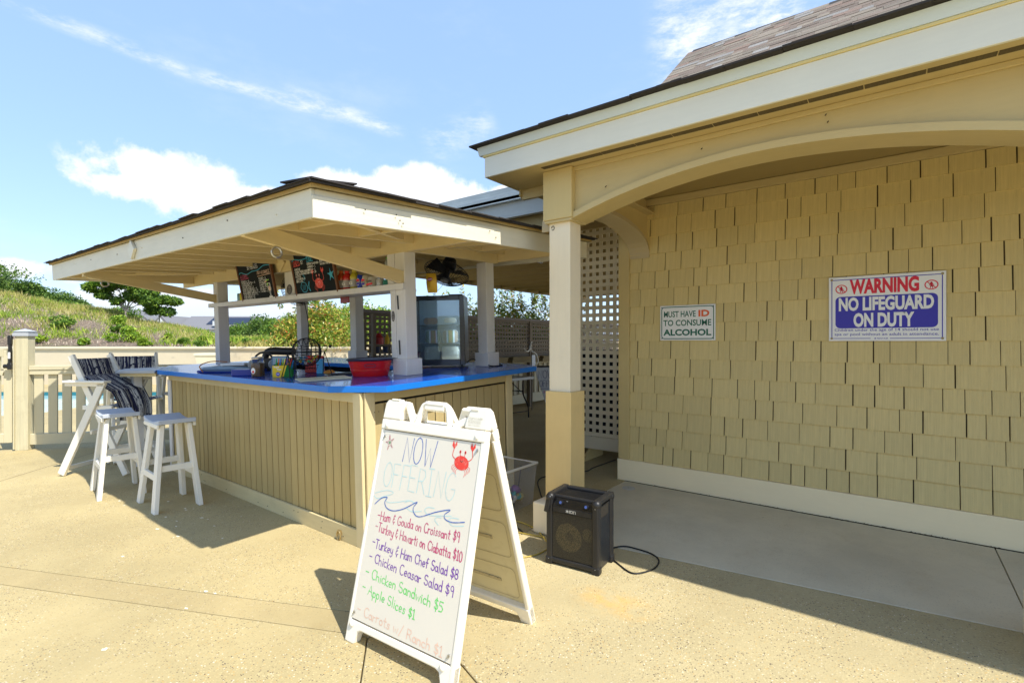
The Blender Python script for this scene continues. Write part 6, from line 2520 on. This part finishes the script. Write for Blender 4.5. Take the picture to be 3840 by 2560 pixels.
for (x0, x1) in ((4.55, 6.60), (6.70, 8.93), (9.03, 11.2), (11.3, 13.5)):
    b = RB_()
    z = 1.165
    while z < 1.80:
        b.box(x0, 6.392, z, x1, 6.40, z + .044)
        z += .084
    x = x0 + .02
    while x < x1 - .04:
        b.box(x, 6.4005, 1.12, x + .044, 6.408, 1.82)
        x += .0915
    o = b.build('lattice_panel', M_gray, lf)
    o['kind'] = 'stuff'
    RB_().box(x0, 6.375, 1.81, x1, 6.425, 1.86).build('rail', M_gray, lf)
    RB_().box(x0, 6.375, 1.08, x1, 6.425, 1.16).build('rail', M_gray, lf)
    RB_().box(x0 - .05, 6.34, 1.861, x1 + .05, 6.46, 1.905).build('cap', M_graycap, lf)
for x in (4.5, 6.65, 8.98, 11.25, 13.55):
    RB_().box(x - .05, 6.36, 0, x + .05, 6.44, 1.86).build('post', M_gray, lf)
# planters below
pb_ = mat('tan planter boards', (.24, .19, .10), .6, .08, GX, .12)
for (x0, x1, lb) in ((5.5, 7.9, 'long tan wooden planter box under the lattice fence behind the fridge'), (8.1, 9.0, 'short tan planter box beside the curved white hooks'), (9.2, 12.5, 'tan planter box furthest along the lattice fence')):
    t = thing('planter_box', lb, 'planter', T(x0, 6.2, 0))
    for k in range(2):
        MB().add([(0, -.02 * k, .98 + .062 * k), (x1 - x0, -.02 * k, .98 + .062 * k), (x1 - x0 + .03, -.02 - .02 * k, 1.040 + .062 * k), (-.03, -.02 - .02 * k, 1.040 + .062 * k),
                  (0, .15, .98 + .062 * k), (x1 - x0, .15, .98 + .062 * k), (x1 - x0 + .03, .15, 1.040 + .062 * k), (-.03, .15, 1.040 + .062 * k)],
                 [(0, 1, 2, 3), (7, 6, 5, 4), (0, 4, 5, 1), (1, 5, 6, 2), (2, 6, 7, 3), (3, 7, 4, 0)]).build('board', pb_, t)
# low picket rail below
pr = thing('picket_rail', 'cream picket railing in the shade below the lattice fence', 'fence', T(7.5, 6.45, 0))
PR = T(-7.5, -6.45, 0)
q = MB()
q.box(0, 0, .28, .085, .03, .93)
qm = q.mesh('picket', M_fence)
x = 6.6
while x < 11:
    o = bpy.data.objects.new('picket', qm)
    COL.objects.link(o)
    o.parent = pr
    o.location = (x - 7.5, .02, 0)
    x += .19
MB(PR).box(5.0, 6.44, .08, 12, 6.50, .279).build('bottom_rail', M_fencex, pr)
MB(PR).box(5.0, 6.44, .931, 12, 6.50, .975).build('top_rail', M_fencex, pr)
tag(MB().box(5.7, 6.9, -.05, 15, 7.0, 1.42).build('garden_wall', mat('beige low wall', (.62, .54, .40), .8, .1), None), 'pale low wall glimpsed through the lattice fence', 'wall')  # beige is the wall's own base colour
# folding table
ft = thing('folding_table', 'grey folding table with bent black legs behind the bar', 'table', T(7.1, 5.75, 0))
MB().box(-.9, -.35, .715, .62, .35, .765).build('tabletop', M_grey, ft, bevel=.006)
for x in (-.7, .42):
    for y in (-.28, .28):
        b = MB()
        b.tube(smoothline([(x - .05, y, .714), (x - .05, y, .45), (x + .10, y, .22), (x + .12, y, .0)], 4), .014, 7)
        b.build('leg', M_blackm, ft, True)
    MB().tube([(x - .05, -.28, .5), (x - .05, .28, .5)], .010, 6).build('cross_bar', M_blackm, ft, True)
MB().tube([(.30, -.28, .50), (.0, -.28, .70)], .009, 6).build('folding_strut', M_blackm, ft, True)
MB().tube([(.50, -.28, .12), (-.4, -.28, .16)], .009, 6).build('folding_strut', M_blackm, ft, True)
# second board
M2 = basis((7.80, 5.42, 0), Vector((.74, -.67, 0)).normalized(), (0.10, .10, .99), Vector((-.67, -.74, .14)).normalized())
wb2 = thing('menu_board', 'small white board headed NOW OFFERING leaning in the shade behind the column', 'sign', M2)
MB().add([(.28, 0, 0), (.72, 0, 0), (.72, .93, 0), (0, .93, 0), (.28, 0, -.02), (.72, 0, -.02), (.72, .93, -.02), (0, .93, -.02)],
         [(0, 1, 2, 3), (7, 6, 5, 4), (0, 4, 5, 1), (1, 5, 6, 2), (2, 6, 7, 3), (3, 7, 4, 0)]).build('panel', mat('board white', (.62, .64, .66), .4, .03), wb2)
MB().box(.06, .932, -.03, .60, .965, .01).build('clip_bar', M_black, wb2)
b = MB()
write(b, 'NOW', .07, .72, .30, .15, .008, z=.004)
write(b, 'OFFERING', .09, .56, .50, .12, .008, z=.004)
b.ribbon([(.11, .52), (.60, .54)], .008, .004)
b.build('lettering', INK['navy'], wb2)
b = MB()
for i, s_ in enumerate(('x CHICKEN SANDWICH', 'x CARROTS W/ RANCH', 'x APPLE SLICES', 'x BBQ PORK', 'x HAM WRAP')):
    write(b, s_.upper(), .17 + .03 * i, .44 - i * .085, .42, .04, .007, z=.004, seed=i)
b.build('lettering', INK['pink'], wb2)
# horn-like white hooks with tag
hk = thing('hook_rack', 'curved white hooks with a hanging white tag in front of the lattice fence', 'hooks', T(8.5, 6.0, 0))
b = MB()
b.tube(smoothline([(-.28, 0, 1.28), (-.20, 0, 1.22), (-.10, 0, 1.24), (-.04, 0, 1.36)], 5), [.008 + .001 * k for k in range(16)], 7)
b.tube(smoothline([(.05, 0, 1.20), (.16, 0, 1.14), (.22, 0, 1.0), (.14, 0, .93)], 5), .016, 7)
b.tube(smoothline([(0, 0, 1.42), (-.06, 0, 1.32), (0, 0, 1.22), (.04, 0, 1.2)], 4), .012, 7)
b.build('hook', mat('ivory hook', (.70, .68, .62), .35), hk, True)
MB().box(-.04, -.03, .92, .08, -.02, 1.14).build('tag', mat('white tag', (.62, .68, .76), .5), hk)
MB().tube([(0, 0, 0), (0, 0, 1.2)], .015, 6).build('pole', M_gray, hk)
# snack rack with cups
rk = thing('display_rack', 'dark framed snack rack in front of the lattice fence behind the bar', 'rack', T(5.0, 5.9, 0))
MB().box(-.55, 0, .0, -.50, .05, 1.82).build('upright', M_gray, rk)
MB().box(.60, 0, .0, .65, .05, 1.82).build('upright', M_gray, rk)
for z in (1.24, 1.36, 1.66):
    MB().box(-.499, 0, z, .599, .18, z + .02).build('shelf', M_gray, rk)
MB().box(-.6, .0, 1.02, .7, .02, 1.235).build('clear_guard', M_clear, rk)
rnd = random.Random(8)
for k in range(7):
    b = MB()
    b.lathe([(.035, 0), (.045, .085), (.040, .085), (.032, .006), (.0001, .006)], 12)
    o = b.build('cup', mat('dark blue cup', (.02, .035, .10), .3, .1), None, True)
    o.matrix_world = T(5.0 - .43 + .15 * k, 5.97, 1.2605)
    tag(o, 'dark blue cup in the row on the lower rack shelf', 'cup', 'dark blue cups on the rack')
sn = [('red jug', (.42, .03, .03), .07, .16), ('yellow squeeze bottle', (.72, .50, .03), .035, .15), ('dark green bottle', (.02, .16, .10), .04, .20), ('red squeeze bottle', (.5, .05, .04), .04, .15), ('white tub', (.7, .7, .66), .045, .07)]
for k, (nm, c_, r, hh) in enumerate(sn):
    b = MB()
    b.lathe([(r, 0), (r * 1.05, hh * .6), (r * .5, hh * .85), (r * .4, hh), (.0001, hh)], 12)
    o = b.build('container', mat('rack ' + nm, c_, .4, .1), None, True)
    o.matrix_world = T(5.0 - .40 + .15 * (0, 1, 2, 3, 4)[k], 5.97, 1.3805)
    tag(o, nm + ' on the upper shelf of the snack rack', 'container')
for k in range(6):
    b = MB()
    b.sphere((0, 0, .05), .05, 8, 6, (1, .5, 1))
    o = b.build('snack_pack', mat('orange pack', (.55, .22, .04), .35, .3), None, True)
    o.matrix_world = T(5.0 + .30 + .055 * k, 5.97, 1.3805)
    tag(o, 'orange snack pack crowded on the right of the snack rack', 'snack', 'orange snack packs on the rack')

# retaining wall beyond the pool
rw = thing('retaining_wall', 'long beige retaining wall across the pool below the planted bank', 'wall', Matrix.Translation(far(-14, 16.5)))
RWM = Matrix.Translation(-far(-14, 16.5))
bx = basis((0, 0, 0), RT, FW, (0, 0, 1))
b = MB(RWM @ bx)
b.box(-26, 16.5, -.3, 10, 16.9, 1.17)
b.build('wall', M_beige, rw)
MB(RWM @ bx).box(-26, 16.44, 1.171, 10, 16.96, 1.245).build('coping', mat('coping', (.62, .55, .40), .7, .05), rw, bevel=.01)
MB(RWM @ bx).box(-26, 16.47, .52, 10, 16.499, .60).build('band_course', mat('coping', (.62, .55, .40)), rw)
# cream planter and hand rail at the pool
pt = thing('tapered_planter', 'cream tapered planter standing behind the left kiosk post', 'planter', Matrix.Translation(far(-9.2, 15.4)))
MB().lathe([(.28, 0), (.30, .02), (.48, .95), (.52, 1.0), (.52, 1.06), (.45, 1.06)], 4).build('planter', mat('cream planter', (.72, .64, .46), .6, .05), pt)


# ================================================================== vegetation
def leafmat(name, stops, rough=.6, trans=.25):
    m = bpy.data.materials.new(name)
    m.use_nodes = True
    h = NG(m.node_tree)
    b0 = m.node_tree.nodes['Principled BSDF']
    b0.inputs['Roughness'].default_value = rough
    b0.inputs['Specular IOR Level'].default_value = .35
    rp = h.n('ShaderNodeNewGeometry').outputs['Random Per Island']
    oc = h.n('ShaderNodeTexCoord').outputs['Object']
    nz = h.noise(oc, 1.3, 3, .6)
    f = h.m('ADD', h.m('MULTIPLY', rp, .6), h.m('MULTIPLY', nz, .45))
    c = h.ramp(f, [(p, tuple(min(.95, v * 1.3) for v in q)) for p, q in stops])
    h.put(b0.inputs['Base Color'], c)
    tl_ = h.n('ShaderNodeBsdfTranslucent')
    h.put(tl_.inputs[0], c)
    ms = h.n('ShaderNodeMixShader')
    ms.inputs[0].default_value = trans
    m.node_tree.links.new(b0.outputs[0], ms.inputs[1])
    m.node_tree.links.new(tl_.outputs[0], ms.inputs[2])
    m.node_tree.links.new(ms.outputs[0], m.node_tree.nodes['Material Output'].inputs[0])
    return m


L_dark = leafmat('dark pine foliage', [(.15, (.012, .035, .008)), (.45, (.045, .10, .014)), (.7, (.11, .18, .025)), (.95, (.20, .27, .05))])
L_mid = leafmat('mid green foliage', [(.15, (.02, .055, .008)), (.45, (.06, .13, .015)), (.7, (.13, .22, .02)), (.95, (.26, .34, .05))])
L_lime = leafmat('lime foliage', [(.15, (.04, .09, .008)), (.45, (.12, .22, .015)), (.7, (.26, .36, .03)), (.95, (.42, .46, .08))])
L_red = leafmat('red tipped foliage', [(.12, (.03, .07, .008)), (.38, (.10, .18, .015)), (.58, (.24, .30, .03)), (.72, (.40, .34, .07)), (.82, (.38, .12, .03)), (.97, (.55, .50, .20))], .35)
L_straw = leafmat('straw grass', [(.15, (.16, .13, .03)), (.4, (.26, .24, .05)), (.65, (.36, .32, .11)), (.95, (.48, .41, .22))], .8, .15)
L_green = leafmat('green grass', [(.15, (.06, .13, .01)), (.45, (.16, .24, .02)), (.75, (.28, .33, .04)), (.95, (.38, .38, .10))], .7)
M_bark = mat('bark', (.22, .18, .13), .9, .2, GZ, .3)
M_barkp = mat('pale bark', (.27, .24, .19), .8, .2, GZ, .3)


def quads(name, P, size, aspect, mt, parent=None, up=None, seed=0, vary=.5, **tags):
    rg = np.random.default_rng(seed)
    n = len(P)
    d = rg.normal(size=(n, 3))
    if up is not None:
        d = d * (1 - up) + np.array([0, 0, 1.]) * up * 1.6
    d /= np.linalg.norm(d, axis=1)[:, None]
    e = rg.normal(size=(n, 3))
    e -= d * (e * d).sum(1)[:, None]
    e /= np.linalg.norm(e, axis=1)[:, None]
    s = size * rg.uniform(1 - vary, 1 + vary, n)[:, None]
    a = d * s
    b = e * s * aspect
    V = np.stack([P - a, P + b - a * .1, P + a, P - b - a * .1], 1).reshape(-1, 3)
    me = bpy.data.meshes.new(name)
    me.vertices.add(4 * n)
    me.vertices.foreach_set('co', V.astype(np.float32).ravel())
    me.loops.add(4 * n)
    me.loops.foreach_set('vertex_index', np.arange(4 * n, dtype=np.int32))
    me.polygons.add(n)
    me.polygons.foreach_set('loop_start', np.arange(0, 4 * n, 4, dtype=np.int32))
    me.polygons.foreach_set('loop_total', np.full(n, 4, dtype=np.int32))
    me.materials.append(mt)
    me.update(calc_edges=True)
    o = bpy.data.objects.new(name, me)
    COL.objects.link(o)
    if parent is not None:
        o.parent = parent
    for k, v in tags.items():
        o[k] = v
    return o


def clump_pts(cl, seed):
    rg = np.random.default_rng(seed)
    out = []
    for c, r, n in cl:
        u = rg.normal(size=(n, 3))
        u /= np.linalg.norm(u, axis=1)[:, None]
        rad = rg.uniform(.25, 1.0, n) ** .45
        out.append(np.array(c) + u * rad[:, None] * np.array(r) * rg.uniform(.85, 1.15, n)[:, None])
    return np.concatenate(out)


def bush(name, label, lat, dep, z0, w, h_, mt, n, size, seed, cat='bush', group=None, k=9, trunk=True, asp=.45, spike=0):
    """a bush or tree: crown of small leaves in clumps and a few stems"""
    rd = random.Random(seed)
    t = thing(name, label, cat, Matrix.Translation(far(lat, dep, z0)), group)
    cl = []
    for i in range(k):
        a = rd.uniform(0, 6.28)
        rr = rd.uniform(0, .36) * w
        zz = rd.uniform(.25, .82) * h_ * (1 - .5 * (rr / w))
        s = rd.uniform(.16, .30)
        cl.append(((rr * math.cos(a), rr * math.sin(a), zz), (w * s, w * s, h_ * s * .9), int(n / k)))
    for i in range(spike):
        a = rd.uniform(0, 6.28)
        rr = rd.uniform(0, .42) * w
        cl.append(((rr * math.cos(a), rr * math.sin(a), h_ * rd.uniform(.85, 1.05)), (w * .03, w * .03, h_ * .10), int(n / k / 14)))
    quads('crown', clump_pts(cl, seed), size, asp, mt, t, None, seed)
    if trunk:
        b = MB()
        for c, r, _ in cl[:min(k, 7)]:
            b.tube([(0, 0, -.05), (c[0] * .35, c[1] * .35, c[2] * .5), c], [max(.012, w * .018), w * .012, w * .005], 5)
        b.build('trunk', M_bark, t, True)
    return t


# bank / hill: height by lateral position and depth
def ridge(L_, d):
    q = L_ * 30.0 / max(d, 20)          # lateral at 30 m
    pts = [(-60, 5.2), (-40, 4.6), (-30.6, 4.1), (-26, 3.3), (-22.7, 2.62), (-17.9, 1.50), (-14, 1.22), (-11, 1.1), (60, 1.15)]
    for i in range(len(pts) - 1):
        if q <= pts[i + 1][0]:
            x0, y0 = pts[i]
            x1, y1 = pts[i + 1]
            return y0 + (y1 - y0) * max(0, min(1, (q - x0) / (x1 - x0)))
    return 1.15


def hillz(L_, d):
    s = max(0, min(1, (d - 16.8) / 13))
    s = s ** .85
    z = 1.18 + (ridge(L_, d) - 1.18) * s
    if d > 32:
        z -= min(2.4, (d - 32) * .06)
    z += .09 * math.sin(L_ * 1.3 + d * .7) * s + .07 * noise.noise(Vector((L_ * .6, d * .6, 0)))
    return z


b = MB()
NL, ND = 110, 50
for j in range(ND):
    d = 16.85 + 75 * (j / (ND - 1)) ** 1.6
    for i in range(NL):
        L_ = -46 + 60 * i / (NL - 1)
        p = far(L_, d, hillz(L_, d))
        b.v.append(tuple(p))
for j in range(ND - 1):
    for i in range(NL - 1):
        a = j * NL + i
        b.f.append((a, a + 1, a + NL + 1, a + NL))
b.mi = [0] * len(b.f)
m_mulch = bpy.data.materials.new('mulch bank')
m_mulch.use_nodes = True
h = NG(m_mulch.node_tree)
b0 = m_mulch.node_tree.nodes['Principled BSDF']
b0.inputs['Roughness'].default_value = .95
oc = h.n('ShaderNodeTexCoord').outputs['Object']
f1 = h.noise(oc, 9, 8, .8)
f2 = h.noise(oc, .55, 5, .6)
c = h.ramp(f1, [(.34, (.05, .035, .022)), (.46, (.17, .125, .085)), (.56, (.33, .25, .17)), (.70, (.55, .46, .30))])
c = h.mix(h.smooth(f2, .53, .66), c, (.16, .18, .03, 1))
h.put(b0.inputs['Base Color'], c)
bn = h.n('ShaderNodeBump')
bn.inputs['Distance'].default_value = .12
h.put(bn.inputs['Height'], h.noise(oc, 12, 6, .8))
h.put(b0.inputs['Normal'], bn.outputs[0])
b.build('hill', m_mulch, None, True, kind='structure')


def scatter(n, Lr, dr, seed, fn):
    rg = random.Random(seed)
    out = []
    while len(out) < n:
        d = rg.uniform(*dr)
        L_ = rg.uniform(*Lr) * (d / 25)
        w = fn(L_ * 25 / d, d)
        if rg.random() < w:
            out.append((L_, d))
    return out


def blades(name, spots, hgt, nper, mt, seed, spread=.25, asp=.07):
    rg = np.random.default_rng(seed)
    P = []
    for L_, d in spots:
        z = hillz(L_, d)
        c = far(L_, d, z)
        q = rg.normal(size=(nper, 3)) * np.array([spread, spread, 0])
        q[:, 2] = rg.uniform(.1, .8, nper) * hgt
        P.append(q + np.array(c))
    P = np.concatenate(P)
    return quads(name, P, hgt * .5, asp, mt, None, .62, seed, .5, kind='stuff')


# dry litter, straw grass along the crest, green cover to the right
blades('dry_litter', scatter(900, (-30, -2), (17.2, 31), 1, lambda q, d: 1), .10, 26, leafmat('dry litter', [(.1, (.10, .065, .05)), (.5, (.30, .22, .17)), (.9, (.55, .47, .36))], .9, 0), 1, .42, .16)
blades('grass', scatter(420, (-34, -8), (24, 34), 2, lambda q, d: 1 if d > 29.3 - (q + 26) * .22 else .03), .34, 90, L_straw, 2, .28, .05)
blades('grass', scatter(300, (-30, -8), (22, 34), 3, lambda q, d: 1 if d > 28.6 - (q + 26) * .22 else .04), .30, 80, L_green, 3, .28, .06)
blades('ground_cover', scatter(1000, (-17.0, -1), (18.5, 46), 4, lambda q, d: 1 if q > -15.5 + (24 - d) * .55 else .08), .22, 110, L_lime, 4, .45, .25)
blades('dry_grass', scatter(360, (-13, 4), (17, 22), 6, lambda q, d: 1), .24, 80, L_straw, 6, .4, .07)
blades('grass', scatter(150, (-32, -10), (17.4, 29), 12, lambda q, d: .5), .26, 60, L_green, 12, .22, .09)
blades('grass', scatter(110, (-34, -12), (19, 30), 13, lambda q, d: .5 + (d > 24) * .4), .32, 70, L_straw, 13, .22, .05)
blades('ground_cover', scatter(260, (-14, 4), (19, 26), 7, lambda q, d: 1), .30, 80, L_green, 7, .4, .2)
# individual shrubs and tufts on the mulch
spots = [(-14.3, 18.5, .9, .62), (-16.1, 20.5, .5, .32), (-13.4, 19.5, .45, .34), (-12.6, 20.6, .6, .40), (-11.9, 18.2, .40, .28), (-10.6, 19.3, .62, .36), (-10.0, 17.6, .55, .30), (-9.1, 17.4, .40, .28),
         (-12.9, 17.5, .45, .26), (-14.9, 17.4, .40, .30), (-8.2, 18.3, .50, .34), (-7.6, 17.7, .5, .30), (-8.8, 20.6, .7, .4), (-11.2, 22.3, .5, .35), (-13.2, 23.3, .5, .32), (-16.8, 17.6, .6, .4),
         (-18.2, 20.2, .9, .5), (-17.6, 22.4, .7, .5), (-9.7, 22.4, .6, .4), (-10.9, 17.4, .34, .25)]
for i, (L_, d, w, hh) in enumerate(spots):
    col_ = L_mid if i % 3 == 1 else L_lime
    bush('shrub', 'small leafy green shrub planted in the mulch of the bank', L_, d, hillz(L_, d) - .03, w * 1.3, hh * 1.35, col_, 1100, .05, 40 + i, 'shrub', 'small shrubs on the mulched bank', 5)
# dark woods at the top left
for i, (L_, d, w, hh) in enumerate([(-37.5, 35, 6.5, 3.3), (-34.6, 36, 4.6, 2.7), (-33.0, 36.5, 3.6, 1.9), (-41, 37, 8, 3.6)]):
    bush('dense_tree', ['broad dark tree at the crest of the bank, nearest the picture edge', 'dark round tree second along the crest of the bank', 'dark tree third along the crest of the bank', 'tallest dark tree rising at the far edge of the crest', 'small dark tree lowest on the crest of the bank'][i],
         L_, d, hillz(L_, d) - .3, w, hh, L_dark, 16000, .085, 80 + i, 'tree', 'dark trees on the crest of the bank', 22)
for i, (L_, d, w, hh) in enumerate([(-27.6, 33, 2.4, .8), (-25.6, 33, 2.0, .7), (-23.8, 34, 2.2, .8), (-29.2, 33, 2.4, 1.0)]):
    bush('shrub', 'mid green bushy shrub below the dark trees on the crest', L_, d, hillz(L_, d) - .1, w, hh, L_mid, 4200, .07, 90 + i, 'shrub', 'mid green shrubs on the crest', 10)


def branchy(name, label, lat, dep, z0, h_, w, mt, n, seed, clumps, size=.075, bark=M_barkp):
    t = thing(name, label, 'tree', Matrix.Translation(far(lat, dep, z0)))
    M0 = bx
    b = MB(M0)
    rd = random.Random(seed)
    cl = []
    fork = (rd.uniform(-.1, .1), 0, h_ * .38)
    b.tube([(0, 0, -.2), (.03, 0, h_ * .2), fork], [w * .020, w * .015, w * .011], 7)
    for (x, y, z, rx, rz, wt) in clumps:
        c = (x * w, y * w, z * h_)
        mid_ = (fork[0] + (c[0] - fork[0]) * .45, c[1] * .4, fork[2] + (c[2] - fork[2]) * .65)
        b.tube([fork, mid_, c], [w * .008, w * .005, w * .002], 5)
        for k in range(3):
            e = (c[0] + rd.uniform(-1, 1) * rx * w, c[1] + rd.uniform(-.5, .5) * rx * w, c[2] + rd.uniform(-.6, 1) * rz * h_)
            b.tube([mid_, e], [w * .005, w * .0015], 4)
        cl.append((M0 @ Vector(c), (rx * w * 1.15, rx * w * 1.1, rz * h_ * 1.5), int(n * wt * .95)))
    b.build('trunk', bark, t, True)
    quads('crown', clump_pts([(tuple(c), r, k) for c, r, k in cl], seed), size, .45, mt, t, None, seed)
    return t


branchy('crest_tree', 'open spreading tree with pale forked trunk on the crest behind the bank', -21.6, 28, 1.9, 3.15, 3.9, L_mid, 15000, 5,
        [(-.38, 0, .80, .16, .07, .16), (-.25, .1, .92, .18, .09, .2), (-.02, 0, .97, .20, .10, .22), (.18, 0, .86, .16, .10, .18), (.30, 0, .70, .14, .10, .14), (-.30, 0, .66, .10, .05, .06), (.08, .1, .66, .16, .08, .12), (.36, 0, .55, .12, .07, .08), (-.12, 0, .56, .08, .05, .04)])
branchy('crest_tree', 'thin sparse tree with bare upper twigs right of the spreading tree', -20.1, 28.5, 1.75, 2.7, 2.6, L_mid, 3600, 6,
        [(-.05, 0, .95, .10, .05, .10), (.12, 0, .75, .14, .07, .24), (.34, 0, .72, .16, .06, .26), (-.12, 0, .55, .16, .08, .28), (.2, 0, .5, .14, .07, .2)])
bush('crest_tree', 'small rounded tree left of the spreading tree on the crest', -24.0, 30, 2.2, 2.6, 1.7, L_mid, 4200, .075, 77, 'tree', None, 9)

# ---- houses in the distance
M_roofg = mat('far grey roof', (.17, .17, .18), .9, .08, None, 0, vary=.08)
M_sid = mat('far white siding', (.62, .64, .64), .7, .05)
M_sol = mat('solar panel', (.02, .025, .045), .2, .05)


def gable(par, x0, x1, y0, y1, z0, zr, ze, axis='x', wall=M_sid):
    b = MB(bx)
    if axis == 'x':
        ym = (y0 + y1) / 2
        b.add([(x0, y0, ze), (x1, y0, ze), (x1, ym, zr), (x0, ym, zr), (x0, y1, ze), (x1, y1, ze)], [(0, 1, 2, 3), (3, 2, 5, 4), (0, 3, 4), (1, 5, 2), (0, 4, 5, 1)])
    else:
        xm = (x0 + x1) / 2
        b.add([(x0, y0, ze), (x0, y1, ze), (xm, y1, zr), (xm, y0, zr), (x1, y0, ze), (x1, y1, ze)], [(0, 3, 2, 1), (3, 4, 5, 2), (0, 4, 3), (1, 2, 5), (0, 1, 5, 4)])
    r = b.build('roof', M_roofg, par)
    b = MB(bx)
    b.box(x0 + .5, y0 + .5, z0, x1 - .5, y1 - .5, ze + .02)
    if axis == 'y':
        xm = (x0 + x1) / 2
        b.add([(x0 + .6, y0 - .02, ze + .1), (x1 - .6, y0 - .02, ze + .1), (xm, y0 - .02, zr - .5)], [(0, 1, 2)])
    w_ = b.build('wall', wall, par)
    return r, w_


h1 = thing('beach_house', 'grey roofed house with dark solar panels beyond the shrubs', 'house', Matrix.Translation(far(-55, 92)))
r, w_ = gable(h1, -7.0, 6.0, 0, 10, -2, 6.3, 3.6, 'x')
q = MB(bx)
q.add([(-2.2, 1.7, 4.62), (5.2, 1.7, 4.62), (5.2, 4.3, 6.02), (-2.2, 4.3, 6.02)], [(0, 1, 2, 3)])
q.build('solar_panel', M_sol, h1)
r2, w2 = gable(h1, -11.5, -5.5, -1.5, 9, -2, 6.2, 2.9, 'y')
q = MB(bx)
q.box(-9.1, -1.1, 3.4, -7.9, -.98, 4.9)
f_ = q.build('window', mat('window frame white', (.7, .7, .7), .5), h1)
MB(bx).box(-8.95, -1.16, 3.55, -8.05, -1.101, 4.75).build('pane', mat('far pane', (.10, .16, .22), .1), f_)
MB(bx).box(-.2, .4, 4.3, .5, 1.1, 5.2).build('vent', M_sid, h1)
r3, w3 = gable(h1, 5.5, 15.0, -3, 9, -2, 4.5, 2.2, 'x')
r4, w4 = gable(h1, 12.0, 20.0, -5, 3, -2, 2.6, 1.7, 'x')
MB(bx).box(7.2, 5, 3.6, 8.8, 6.2, 5.9).build('chimney', mat('dark chimney', (.07, .07, .09), .8), h1)
h2 = thing('beach_house', 'pair of grey gabled houses glimpsed behind the crest trees', 'house', Matrix.Translation(far(-78, 100)))
gable(h2, -1, 9, 0, 10, -2, 6.8, 3.2, 'y')
gable(h2, 8, 15, 2, 12, -2, 6.2, 3.0, 'y')
gable(h2, -9, 0, 3, 12, -2, 8.2, 4.8, 'x')
# green masses in front of and around the houses
bush('shrub_mass', 'round green shrub in front of the distant solar roofed house', -45.5, 74, -1.5, 6.5, 4.6, L_mid, 8000, .20, 120, 'shrub', None, 16)
for i, (L_, d, w, hh, z) in enumerate([(-50, 76, 7, 4.0, -1.6), (-41, 62, 7, 3.2, -1.0), (-36.5, 58, 6, 3.1, -.8), (-33, 55, 6, 3.0, -.8), (-29, 50, 6, 3.0, -.8), (-25.5, 46, 5.5, 2.9, -.8), (-22, 42, 5, 2.6, -.7), (-55, 70, 8, 3.8, -1)]):
    bush('shrub', 'dull green wax myrtle shrub in the belt below the distant houses', L_, d, z, w, hh, L_mid if i % 2 else L_dark, 7000, .15, 130 + i, 'shrub', 'shrub belt below the distant houses', 14)
# pine wood behind the house line
pine = [(-35, 66, 6, 5.0), (-31, 62, 6.5, 5.8), (-27.5, 60, 6, 5.2), (-24, 58, 6.5, 6.2), (-20.5, 56, 6, 6.4), (-17.2, 54, 6, 5.7), (-14, 52, 6, 6.0), (-11, 50, 6, 5.6), (-8, 48, 6, 5.4), (-38.5, 70, 6, 4.0)]
for i, (L_, d, w, hh) in enumerate(pine):
    bush('pine_tree', 'dense olive green pine in the wood behind the pool', L_, d, -.9, w, hh, L_dark if i % 2 else L_mid, 11000, .17, 150 + i, 'tree', 'pines in the wood behind the pool', 22, asp=.3)
# trees behind the lattice fence centre
for i, (L_, d, w, hh) in enumerate([(-8.8, 30, 3.8, 4.2), (-7.3, 30, 3.4, 4.3), (-5.8, 29, 3.6, 4.4), (-10.3, 33, 4, 4.6)]):
    bush('garden_tree', 'bright green garden tree seen above the grey lattice fence between the posts', L_, d, -.2, w, hh, L_lime, 7000, .085, 170 + i, 'tree', 'bright green trees above the lattice fence', 16)
# red tipped bushes
bush('photinia_bush', 'large red tipped glossy bush behind the middle kiosk post', -6.95, 17.6, .70, 3.7, 2.35, L_red, 24000, .055, 200, 'bush', None, 26, spike=12, asp=.38)
bush('low_bush', 'small low bush at the foot of the large red tipped bush', -4.6, 17.3, .9, 1.0, .6, L_mid, 1500, .045, 201, 'bush', None, 6)
hg = [(9.4, 8.1, 2.3, 2.62), (10.7, 8.2, 2.3, 2.68), (12.0, 8.3, 2.4, 2.66), (13.4, 8.3, 2.4, 2.7), (8.05, 8.3, 1.5, 2.35)]
for i, (X, Y, w, hh) in enumerate(hg):
    v = Vector((X, Y, 0))
    bush('hedge_bush', 'yellow green red tipped hedge bush rising behind the grey lattice fence', v.dot(RT), v.dot(FW), 0, w, hh, L_red, 9000, .050, 210 + i, 'bush', 'red tipped hedge behind the lattice fence', 20, spike=14, asp=.3)


ORD = ['first', 'second', 'third', 'fourth', 'fifth', 'sixth', 'seventh', 'eighth', 'ninth', 'tenth']
for grp, txt in (('red tipped hedge behind the lattice fence', '%s red tipped hedge bush from the left behind the grey lattice fence'),
                 ('bright green trees above the lattice fence', '%s bright green tree from the left above the lattice fence between the posts'),
                 ('pines in the wood behind the pool', '%s olive green pine from the left in the wood behind the pool'),
                 ('shrub belt below the distant houses', '%s dull green shrub from the left in the belt below the houses'),
                 ('mid green shrubs on the crest', '%s mid green shrub from the left below the dark crest trees')):
    mem = [o for o in bpy.data.objects if o.get('group') == grp]
    def key(o):
        p = o.matrix_world.translation if o.matrix_world.translation.length > .01 else o.location
        p = o.location
        return p.dot(RT) / max(.1, p.dot(FW))
    mem.sort(key=key)
    for i, o in enumerate(mem):
        o['label'] = txt % ORD[i]
